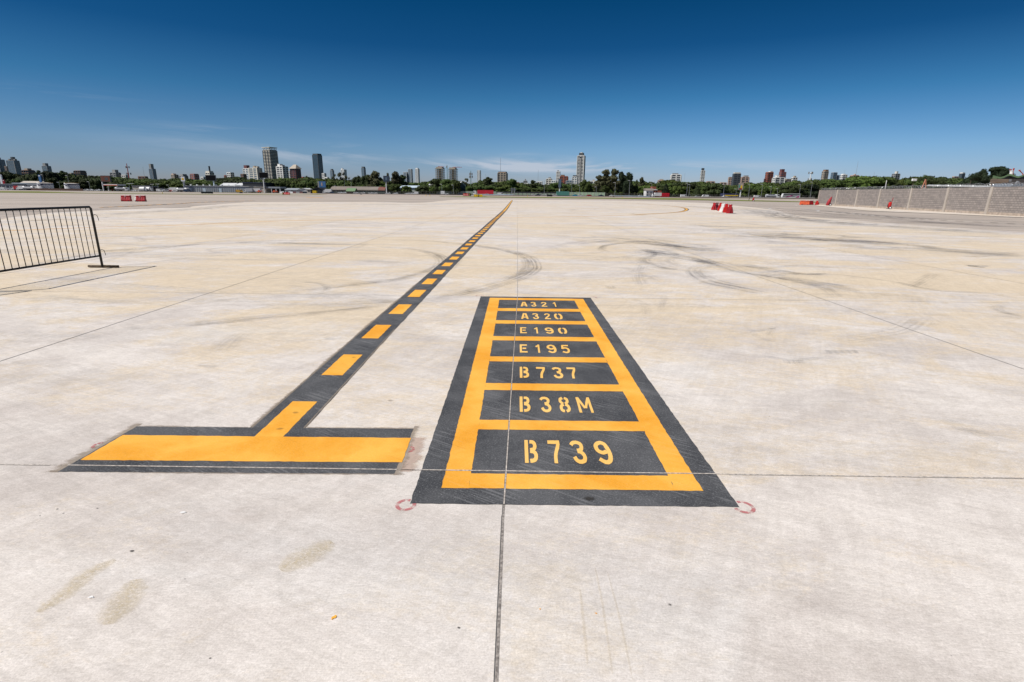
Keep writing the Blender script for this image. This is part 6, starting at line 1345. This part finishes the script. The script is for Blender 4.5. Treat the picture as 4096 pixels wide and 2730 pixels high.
# vehicles -------------------------------------------------------------
MTY_ = MRUB
def wheels(t, xs, hw, r):
    for x in xs:
        for s in (-1, 1):
            m = MB(); m.cyl((x, s*hw-.11, r), r, .22, 12, axis='y'); w = m.build('wheel', MTY_, t); m = MB(); m.cyl((x, s*(hw+.01)-.115, r), r*.55, .23, 8, axis='y'); m.build('rim', MSTEEL, w)
def car(mat, kind='car'):
    t = empty({'car': 'car', 'van': 'van', 'pickup': 'pickup_truck'}[kind])
    P = {'car': [(-2.1, .25), (-2.15, .75), (-1.6, .88), (-1.0, 1.0), (-.4, 1.45), (.9, 1.45), (1.5, 1.0), (2.05, .92), (2.12, .3)],
         'van': [(-2.6, .3), (-2.65, .95), (-2.1, 1.15), (-1.5, 2.05), (-1.2, 2.2), (2.55, 2.2), (2.65, 2.0), (2.65, .3)],
         'pickup': [(-2.6, .35), (-2.65, .95), (-1.5, 1.08), (-.95, 1.72), (.55, 1.72), (.75, 1.1), (2.6, 1.1), (2.65, .4)]}[kind]
    m = MB(); m.prism(P, -.88, .88); m.build('body', mat, t)
    G_ = {'car': [(-.95, 1.0), (-.42, 1.38), (.85, 1.38), (1.4, 1.0)], 'van': [(-1.95, 1.2), (-1.45, 1.9), (-.55, 1.9), (-.55, 1.2)], 'pickup': [(-1.4, 1.10), (-.95, 1.62), (.45, 1.62), (.6, 1.10)]}[kind]
    m = MB(); m.prism(G_, -.90, .90); m.build('window', MGLS, t)
    L = 1.35 if kind == 'car' else 1.7; wheels(t, (-L, L), .80, .34)
    for s in (-1, 1): m = MB(); m.box((P[1][0]+.02, s*.62, .62), (.12, .3, .16)); m.build('headlight', MWHT, t)
    return t
PRO = {}
def vehicle(kind, mat, px, py, lab, cat, Y=425, rz=0, grp='vehicles on the highway behind the airfield', s=1):
    p = at(px, py, Y)
    key = (kind, mat.name)
    if key not in PRO:
        PRO[key] = t = car(mat, kind) if kind in ('car', 'van', 'pickup') else BUILD[kind](mat); t.location = (p.x, Y, -.80); t.rotation_euler = (0, 0, rz); t.scale = (s, s, s)
    else: t = dup(PRO[key], (p.x, Y, -.80), rz, scale=(s, s, s))
    return tag(t, lab, cat, grp)
def v_truck(mat):
    t = empty('box_truck'); m = MB(); m.box((.9, 0, .9), (5.2, 2.4, 2.5)); m.build('cargo_box', mat, t); m = MB(); m.prism([(-3.6, .5), (-3.6, 1.4), (-3.2, 2.5), (-1.85, 2.5), (-1.85, .5)], -1.1, 1.1); m.build('cab', MWHT, t)
    m = MB(); m.prism([(-3.5, 1.5), (-3.22, 2.2), (-2.4, 2.2), (-2.4, 1.5)], -1.13, 1.13); m.build('window', MGLS, t); wheels(t, (-2.7, 2.0), 1.0, .48); return t
def v_tank(mat):
    t = empty('tank_truck'); m = MB(); m.cyl((-1.8, 0, 2.05), 1.15, 7.6, 20, axis='x'); m.build('tank', mat, t); m = MB(); m.prism([(6.1, .6), (6.1, 3.1), (8.1, 3.1), (8.4, 1.6), (8.4, .6)], -1.2, 1.2); m.build('cab', MWHT, t)
    m = MB(); m.prism([(6.9, 1.8), (6.9, 2.8), (8.0, 2.8), (8.25, 1.8)], -1.23, 1.23); m.build('window', MGLS, t); m = MB(); m.box((2, 0, .75), (9, 1.6, .3)); m.build('chassis', MBLK, t); m = MB(); m.box((2, -1.0, 2.9), (5, .3, .3)); m.build('walkway', MSTEEL, t); wheels(t, (-.6, .7, 7.2), 1.05, .5); return t
def v_coach(mat):
    t = empty('coach'); m = MB(); m.prism([(-6.7, .4), (-6.9, 1.6), (-6.3, 3.6), (-5.9, 3.8), (6.7, 3.8), (6.8, .4)], -1.25, 1.25); m.build('body', mat, t)
    m = MB(); m.prism([(-6.4, 2.5), (-6.15, 3.45), (6.4, 3.45), (6.4, 2.5)], -1.28, 1.28); m.build('window', MGLS, t); m = MB(); m.prism([(-6.6, 1.5), (-6.4, 2.1), (5.0, 2.1), (2.0, 1.5)], -1.27, 1.27); m.build('window', MGLS, t)
    m = MB(); m.prism([(-4.8, .9), (-1.0, 1.4), (1.2, 2.4), (-.2, 2.45), (-3.0, 1.5)], -1.30, 1.30); m.build('livery_stripe', c_('magenta_livery', (.45, .03, .20)), t); m = MB(); m.prism([(3.0, .7), (6.0, .7), (6.2, 2.1), (5.0, 2.0)], -1.30, 1.30); m.build('livery_stripe', c_('magenta_livery', (.45, .03, .20)), t)
    wheels(t, (-4.6, 3.6, 4.9), 1.1, .5); return t
def v_art(mat):
    t = empty('articulated_truck'); m = MB(); m.box((1.5, 0, 1.0), (12.6, 2.5, 2.9)); m.build('trailer', mat, t); m = MB(); m.prism([(-8.2, .5), (-8.2, 2.0), (-7.8, 3.4), (-5.9, 3.4), (-5.9, .5)], -1.2, 1.2); m.build('cab', MWHT, t)
    m = MB(); m.prism([(-8.1, 1.9), (-7.85, 2.8), (-7.0, 2.8), (-7.0, 1.9)], -1.23, 1.23); m.build('window', MGLS, t); wheels(t, (-7.2, -5.2, 5.2, 6.4), 1.05, .5); return t
def v_dome(mat):
    t = empty('domed_tanker'); m = MB(); m.cyl((-1.9, 0, 1.9), 1.75, 3.8, 18, axis='x'); m.build('tank', mat, t); m = MB(); m.box((0, 0, .3), (4.4, 2.0, .6)); m.build('chassis', MBLK, t); m = MB(); m.box((2.6, 0, .5), (1.5, 2.2, 2.0)); m.build('cab', mat, t); wheels(t, (-1.2, 2.4), 1.0, .45); return t
BUILD = {'truck': v_truck, 'tank': v_tank, 'coach': v_coach, 'art': v_art, 'dome': v_dome}
CWT = c_('vehicle_white', (.74, .74, .73), .35); CSV = c_('vehicle_silver', (.45, .46, .48), .3); CDB = c_('vehicle_dark_blue', (.03, .05, .10), .3); CRV = c_('vehicle_red', (.45, .03, .03), .35); CCY = c_('vehicle_cyan', (.03, .38, .55), .4)
V = [('coach', CWT, 3162, 785, 'white and magenta coach on the highway left of the block wall', 'coach'), ('tank', CSV, 3072, 787, 'silver tank truck with a white cab behind the grass on the right', 'tank truck'), ('pickup', CWT, 2899, 788, 'white pickup truck below the blue and yellow canopy', 'pickup truck'), ('van', CWT, 2736, 782, 'white van on the highway right of the red trailer', 'van'), ('car', CSV, 2787, 785, 'small silver car between the white van and the next van', 'car'), ('van', CWT, 2820, 782, 'white van between the silver car and the canopy', 'van'), ('car', CWT, 2833, 787, 'low white car just right of the second white van', 'car'),
 ('van', CWT, 3030, 784, 'white van left of the silver tank truck', 'van'), ('truck', c_('white_trailer_side', (.68, .67, .66)), 2627, 779, 'white lorry parked in front of the brick wing', 'lorry'), ('car', CWT, 2560, 781, 'white car roof below the tall dark trees', 'car'), ('car', CWT, 2448, 779, 'white car left of the pale crash barrier', 'car'),
 ('car', CCY, 2300, 778, 'bright cyan car right of the teal container', 'car'), ('car', CRV, 2356, 779, 'small dark red car in front of the graffiti wall', 'car'), ('car', CWT, 2322, 779, 'white car between the cyan and the red car', 'car'), ('car', CDB, 2405, 780, 'dark car at the right end of the graffiti wall', 'car'), ('car', CWT, 2190, 779, 'white car behind the black sign back', 'car'), ('car', CWT, 2165, 778, 'white car left of the black sign back', 'car'), ('car', CDB, 2151, 779, 'dark blue car with white neighbours left of the teal container', 'car'), ('car', CWT, 2135, 778, 'leftmost white car of the line left of the teal container', 'car'), ('car', CWT, 2218, 779, 'white car touching the left end of the teal container', 'car'),
 ('car', CWT, 2047, 777, 'white car under the gantry legs', 'car'), ('car', CWT, 2028, 777, 'white car just left of the gantry legs', 'car'), ('van', CWT, 2003, 774, 'tall white van right of the red trailer lorry', 'van'), ('art', CRD, 1934, 773, 'red trailer lorry with a white cab above the yellow sign', 'lorry'), ('car', CWT, 1946, 777, 'white car in front of the red trailer lorry', 'car'), ('car', CDB, 1964, 777, 'dark car behind the rear of the red trailer lorry', 'car'), ('car', CDB, 1841, 774, 'dark car left of the right runway sign', 'car'), ('car', CWT, 1785, 776, 'white car just right of the white box', 'car'),
 ('van', CWT, 1660, 771, 'white box van among the trees left of the white box', 'van'), ('car', CWT, 1641, 773, 'white car left of the white box van', 'car'), ('car', CWT, 1630, 772, 'white car behind another one near the yellow-green tree', 'car'), ('car', CWT, 1582, 771, 'white car right of the billboard pole', 'car'), ('car', CWT, 1552, 772, 'white car left of the billboard pole foot', 'car'), ('car', CWT, 1500, 770, 'white car at the right end of the arcaded building', 'car'), ('car', CWT, 1483, 770, 'white car left of the last one by the arcaded building', 'car'), ('car', CWT, 1450, 769, 'white car below the arcades right of the hut', 'car'), ('car', CWT, 1424, 770, 'white car touching the right side of the green-roofed hut', 'car'), ('car', CWT, 1375, 769, 'white car left of the green-roofed hut', 'car'), ('car', CWT, 1362, 769, 'white car second to the left of the green-roofed hut', 'car'),
 ('truck', CWT, 1310, 765, 'white box truck right of the black gabled shed', 'truck'), ('car', CDB, 1325, 770, 'dark pickup-like car right of the white box truck', 'car'), ('truck', CWT, 1026, 762, 'white box truck in front of the beige cargo building', 'truck'), ('truck', CSV, 995, 763, 'silver truck at the right end of the warehouse', 'truck'), ('van', CWT, 1013, 765, 'white van left of the white box truck by the cargo building', 'van'), ('van', c_('vehicle_yellow', (.60, .35, .03)), 958, 763, 'yellow and brown tow vehicle by the warehouse wall', 'tow vehicle'),
 ('truck', CWT, 690, 758, 'white box truck left of the square pole sign', 'truck'), ('car', CRV, 684, 764, 'red and white car left of the white tank truck', 'car'), ('tank', CWT, 718, 760, 'white tank truck at the foot of the square pole sign', 'tank truck'), ('car', CWT, 700, 764, 'white car in front of the white tank truck', 'car'), ('car', CWT, 716, 764, 'second white car in front of the white tank truck', 'car'), ('van', CSV, 735, 763, 'silver van right of the white tank truck', 'van'), ('van', CDB, 750, 763, 'dark van at the left end of the warehouse', 'van'), ('dome', CWT, 571, 757, 'left one of two white domed tankers', 'tanker'), ('dome', CWT, 592, 757, 'right one of two white domed tankers', 'tanker'),
 ('car', CWT, 535, 762, 'white car left of the domed tankers', 'car'), ('car', CWT, 505, 762, 'white car below the red and white mast', 'car'), ('car', CWT, 553, 762, 'white car touching the left domed tanker', 'car'), ('van', CWT, 640, 760, 'white van right of the domed tankers', 'van'), ('van', CSV, 660, 761, 'silver van between the domed tankers and the box truck', 'van'), ('tank', CSV, 472, 757, 'silver tank truck below the petrol station canopy', 'tank truck'), ('car', CWT, 390, 758, 'white car below the russet billboard', 'car'), ('car', CWT, 362, 757, 'white car left of the russet billboard', 'car'), ('car', CWT, 345, 757, 'white car right of the second fuel tank', 'car'),
 ('tank', CWT, 104, 755, 'white aircraft refuelling truck in front of the canopy', 'tank truck'), ('truck', CRV, 68, 756, 'dark red truck at the left end of the fuel station canopy', 'truck'), ('truck', CWT, 86, 753, 'white truck under the fuel station canopy', 'truck'), ('van', CWT, 18, 756, 'white van at the far left in front of the depot', 'van')]
for (k, mt, px, py, lab, cat) in V:
    low = px < 1320
    vehicle(k, mt, px, py, lab, cat, Y=(434 if low else 425)+rnd.uniform(-3, 3), rz=rnd.choice([0, math.pi])*(1 if k in ('car', 'van') else 0))
for i, (px, py) in enumerate([(1097, 768), (1036, 770)]):
    p = at(px, py, 428); t = empty('loader', (p.x, 428, -.8)); m = MB(); m.box((0, 0, .5), (3.2, 1.6, .7)); m.build('body', MORG, t); m = MB(); m.prism([(-.5, 1.2), (-.4, 2.1), (.6, 2.1), (.7, 1.2)], -.6, .6); m.build('cab', MORG, t); m = MB(); m.tube([(1, 0, 1), (2.2, 0, 1.8), (3.0, 0, .6)], .18, 6); m.build('arm', MORG, t); wheels(t, (-1, 1), .8, .45)
    tag(t, ['orange loader under the loading canopy', 'small orange loader by the beige cargo building'][i], 'loader', 'orange loaders')
# stairs, gantry, lamps
def gantry():
    Y = 450; a, b = at(2048, 752, Y), at(2058, 752, Y); t = empty('road_gantry', (a.x, Y, -.85)); h = a.z+.85
    for x in (0, b.x-a.x): m = MB(); m.cyl((x, 0, 0), .35, h, 8); m.build('column', MSTEEL, t)
    m = MB(); m.box(((b.x-a.x)/2, 0, h-2.4), (b.x-a.x+2.4, .6, 2.0)); m.build('sign_board', BDK, t); tag(t, 'two-legged grey road gantry with a dark board left of centre right', 'gantry')
gantry()
def lamp(px, pt, Y, lab, two=False, r=.16, hd=1.6):
    T = at(px, pt, Y); t = empty('street_lamp', (T.x, Y, -.85)); h = T.z+.85; m = MB(); m.cyl((0, 0, 0), r, h, 6, r*.5); m.build('pole', MSTEEL, t)
    for s in ((-1, 1) if two else (-1,)): m = MB(); m.box((s*hd*.5, 0, h-.1), (hd, .3, .22)); m.build('lamp_head', MWHT, t)
    return tag(t, lab, 'street lamp', 'tall lamp posts')
for (px, pt, Y, lab, tw) in [(2520, 723, 440, 'tall lamp post in front of the tall dark evergreens', 0), (2608, 734, 448, 'lamp post rising behind the white house roof', 0), (2751, 734, 440, 'lamp post right of the white van', 0), (2760, 739, 445, 'second lamp post close behind the one right of the white van', 0), (2898, 739, 440, 'lamp post above the white pickup truck', 0), (2946, 757, 445, 'short lamp post by the blue and yellow canopy', 0), (3000, 738, 445, 'lamp post right of the colourful billboard', 0), (3051, 738, 440, 'lamp post left of the yellow-green tree', 0), (3086, 747, 445, 'thin lamp post above the silver tank truck', 0), (3203, 739, 440, 'lamp post rising above the rear of the coach', 0), (3250, 729, 445, 'tallest lamp post just left of the block wall', 0), (3112, 755, 450, 'short white post between tank truck and coach', 0),
    (2462, 731, 440, 'lamp post in front of the eucalyptus group', 0), (2386, 749, 445, 'thin lamp post right of the graffiti wall middle', 0), (2319, 742, 445, 'thin lamp post in front of the tallest right tower', 0), (2287, 738, 450, 'thin lamp post right of the teal container', 0), (2178, 723, 445, 'lamp post above the white cars left of the teal container', 0), (1813, 741, 445, 'lamp post in front of the trees by the unfinished towers', 0), (1767, 738, 448, 'lamp post above the white box', 0),
    (515, 735, 440, 'double-headed lamp left of the low grey shed', 1), (526, 735, 444, 'second double-headed lamp left of the low grey shed', 1), (630, 737, 440, 'double-headed lamp right of the domed tankers', 1), (608, 738, 446, 'lamp post just left of the double-headed one', 1), (673, 741, 444, 'slim lamp post left of the white box truck', 0), (355, 728, 445, 'lamp post right of the second fuel tank', 0), (235, 730, 445, 'lamp post between the fuel tanks', 0), (170, 700, 455, 'thin pole right of the blue pylon', 0), (269, 703, 455, 'thin pole behind the second fuel tank', 0), (1403, 708, 480, 'tall thin pole behind the green-roofed hut', 0), (1343, 745, 450, 'thin pole at the left end of the arcaded building', 0), (1376, 712, 485, 'thin pole above the arcaded building', 0)]:
    lamp(px, pt, Y, lab, tw)
# ---- yard behind the block wall (far right)
def W2(px, py, Y): return at(px, py, Y)
def shear(t):
    k = t.location.x/t.location.y
    for o in list(t.children)+[t]:
        if o.data:
            for v in o.data.vertices: v.co.x += v.co.y*k
def yard():
    Y = 75.0
    # wavy green roofed building
    A = W2(3985, 704, Y); t = empty('green_roofed_building', (A.x, Y, 0)); prof = []; n = 20
    pts = [(3972, 702.5), (3990, 707), (4003, 709), (4018, 705), (4038, 697), (4055, 701), (4072, 706), (4085, 703), (4105, 697), (4140, 700), (4200, 690)]
    for (a, b) in pts: p = W2(a, b, Y); prof.append((p.x-A.x, p.z))
    sm = smooth_path([(a, b, 0) for a, b in prof], 4); top = [(p.x, p.y) for p in sm]; m = MB(); m.prism(top+[(x, z-.22) for x, z in reversed(top)], -.3, 7); m.build('roof', CGN, t)
    m = MB(); m.prism(top[4:]+[(top[-1][0], 0), (top[4][0]+.6, 0)], .3, .5); m.build('gable_wall', BDK, t)
    m = MB(); x0 = W2(4040, 700, Y).x-A.x; m.box((x0+6, .1, 0), (12, .3, W2(4040, 716, Y).z)); m.build('wall', c_('dull_grey_wall', (.20, .18, .16)), t)
    for a, b in ((4050, 4066), (4075, 4090)): xa, xb = W2(a, 712, Y).x-A.x, W2(b, 712, Y).x-A.x; m = MB(); m.box(((xa+xb)/2, -.1, W2(a, 713, Y).z), (xb-xa, .1, .28)); m.build('window', WD, t)
    shear(t); tag(t, 'old building with a wavy green roof behind the block wall at far right', 'building')
    # concrete lean-to with slab roof
    Y = 62.0; A = W2(3960, 728, Y); B = W2(4035, 726, Y); t = empty('concrete_shelter', (A.x, Y, 0)); w = B.x-A.x
    m = MB(); m.box((w/2, 1.5, A.z), (w, 3, .22)); m.box((w/2, .05, A.z+.12), (w*.98, .12, W2(3960, 721, Y).z-A.z)); m.build('slab_roof', c_('stained_concrete', (.30, .22, .16)), t)
    m = MB(); m.box((w*.38, 3.0, 0), (w*.72, .2, A.z)); m.build('wall', c_('ochre_render', (.36, .29, .20)), t); m = MB(); m.cyl((w*.01, .4, 0), .04, A.z, 6); m.build('post', MSTEEL, t); m = MB(); m.box((w*1.04, .2, A.z+.05), (.42, .3, .24)); m.build('air_conditioner', MSTEEL, t)
    shear(t); tag(t, 'stained concrete shelter with a flat slab roof behind the wall', 'shelter')
    Y = 60.0; a, b = W2(4008, 736, Y), W2(4065, 734, Y); m = MB(); m.box(((a.x+b.x)/2, Y, 0), (b.x-a.x, 2.4, a.z)); tag(m.build('grey_tank', c_('blue_grey_panel', (.20, .23, .27))), 'blue-grey panelled box beside the concrete shelter', 'container')
    a = W2(4072, 725, Y); t = empty('step_ladder', (a.x, Y, 0)); 
    for s in (-.35, -.15, .12, .35): m = MB(); m.tube([(s*1.6, 0, 1.6), (s*.3, 0, a.z)], .025, 5); m.build('rail', MSTEEL, t)
    for k in range(4): m = MB(); z = 1.8+k*.25; m.tube([(-.3+.05*k, 0, z), (.3-.05*k, 0, z)], .018, 5); m.build('rung', MSTEEL, t)
    tag(t, 'pale step ladder standing behind the wall at the right edge', 'ladder')
    # corrugated roof ridge seen over the wall
    m = MB(); n = 46; Y = 78; a, b = W2(3706, 741, Y), W2(3958, 745.5, 60)
    for k in range(n): p = a.lerp(b, (k+.5)/n); m.tube([(p.x, p.y, p.z-.1), (p.x+.5, p.y+.3, p.z+.02)], .055+.0, 6)
    mm = m.build('corrugated_roof', CWH, None); tag(mm, 'long low corrugated roof just above the block wall', 'roof')
    # cranes at far right
    for i, (x0, y0, x1, y1) in enumerate([(4041, 697, 4043, 680), (4051, 696, 4055, 677), (4092, 697, 4078, 683)]):
        Y = 160; p, q = W2(x0, y0, Y), W2(x1, y1, Y); m = MB(); m.tube([(0, 0, -p.z), (0, 0, 0), tuple(q-p)], .14, 6); o = m.build('crane_boom', MRM); o.location = p; m2 = MB(); m2.box((0, 0, -.12), (.34, .3, .3)); h_ = m2.build('boom_head', MRM, o); h_.location = q-p
        tag(o, ['dark red boom left of a white tank beyond the green roof', 'inclined red boom right of the white tank beyond the green roof', 'red boom with a hooked head leaning left at the right edge'][i], 'crane', 'red crane booms at the far right')
    Y = 150; p = W2(4047, 686, Y); m = MB(); m.cyl((p.x, Y, 0), .36, p.z, 14); m.cyl((p.x, Y, p.z), .42, .15, 14); tag(m.build('white_silo', MWHT), 'small white silo between two red booms beyond the green roof', 'silo')
    for (px, pt, lab, mt) in [(3547, 722, 'thin white pole rising behind the block wall', MWHT), (3655, 722, 'rusty pole with a double floodlight behind the wall', MRUST), (3884, 722, 'thin ochre pole behind the wall near the corrugated roof', MRUST)]:
        Y = 90; p = W2(px, pt, Y); t = empty('yard_pole', (p.x, Y, 0)); m = MB(); m.cyl((0, 0, 0), .045, p.z, 8); m.build('pole', mt, t)
        if 'floodlight' in lab:
            for s in (-.28, .28): m = MB(); m.box((s*.7, -.1, p.z-.1), (.30, .25, .35)); m.build('floodlight', MWHT, t)
        tag(t, lab, 'pole')
    Y = 95; a = W2(3703, 718, Y); t = empty('trestle', (a.x, Y, 0))
    for s in (-1, 1): m = MB(); m.tube([(s*.55, 0, 2.0), (0, 0, a.z)], .09, 6); m.build('leg', c_('terracotta_paint', (.50, .20, .12)), t)
    m = MB(); m.tube([(-.35, 0, 3.0), (.35, 0, 3.0)], .05, 5); m.build('crossbar', MWHT, t); tag(t, 'red and white A-shaped frame behind the wall', 'frame')
yard()

# ---- labels for the trees of the belt: each is placed by its nearest named neighbour
LM = sorted([((x0+x1)/2, l) for (x0, x1, yt, Y, rot, l, *_r2) in BL]+[(175, 'the left fuel tank'), (285, 'the right fuel tank'), (420, 'the russet billboard'), (581, 'the white domed tankers'), (1270, 'the black gabled shed'), (1401, 'the green-roofed hut'), (1545, 'the pole billboard'), (1855, 'the white gabled hangar'), (1934, 'the red trailer lorry'), (2250, 'the teal container'), (2600, 'the white house'), (2736, 'the white van'), (2926, 'the blue and yellow canopy'), (3162, 'the coach'), (3700, 'the middle of the block wall'), (3780, 'the corrugated roof'), (4060, 'the wavy green roof')])
def short(l):
    l = l.split(',')[0]; w = l.split(); return (l if l.startswith('the ') else 'the '+' '.join(w[:8])).strip()
used = set()
for (px, t, kind, lf, Y) in sorted(TREES, key=lambda q: q[0]):
    if t['label']: used.add(t['label']); continue
    d = {'dark': 'dark green', 'mid': 'mid green', 'bright': 'light green', 'olive': 'olive', 'black': 'blackish'}[lf]; row = 'rear' if Y > 535 else 'front'; nm = 'bush' if t.name.startswith('bush') else 'tree'
    done = False
    for (lx, l) in sorted(LM, key=lambda q: abs(q[0]-px)):
        rel = 'left of' if px < lx-12 else ('right of' if px > lx+12 else 'below')
        L = '%s %s in the %s row, %s %s' % (d, nm, row, rel, short(l)); L = ' '.join(L.split()[:16])
        while L.split()[-1] in ('a', 'the', 'with', 'and', 'of', 'to', 'in', 'between', 'above', 'at', 'two', 'from', 'on', 'his', 'its', 'behind', 'left', 'right', 'by', 'tallest', 'red', 'stepped'): L = ' '.join(L.split()[:-1])
        if L not in used: done = True; break
    used.add(L); t['label'] = L
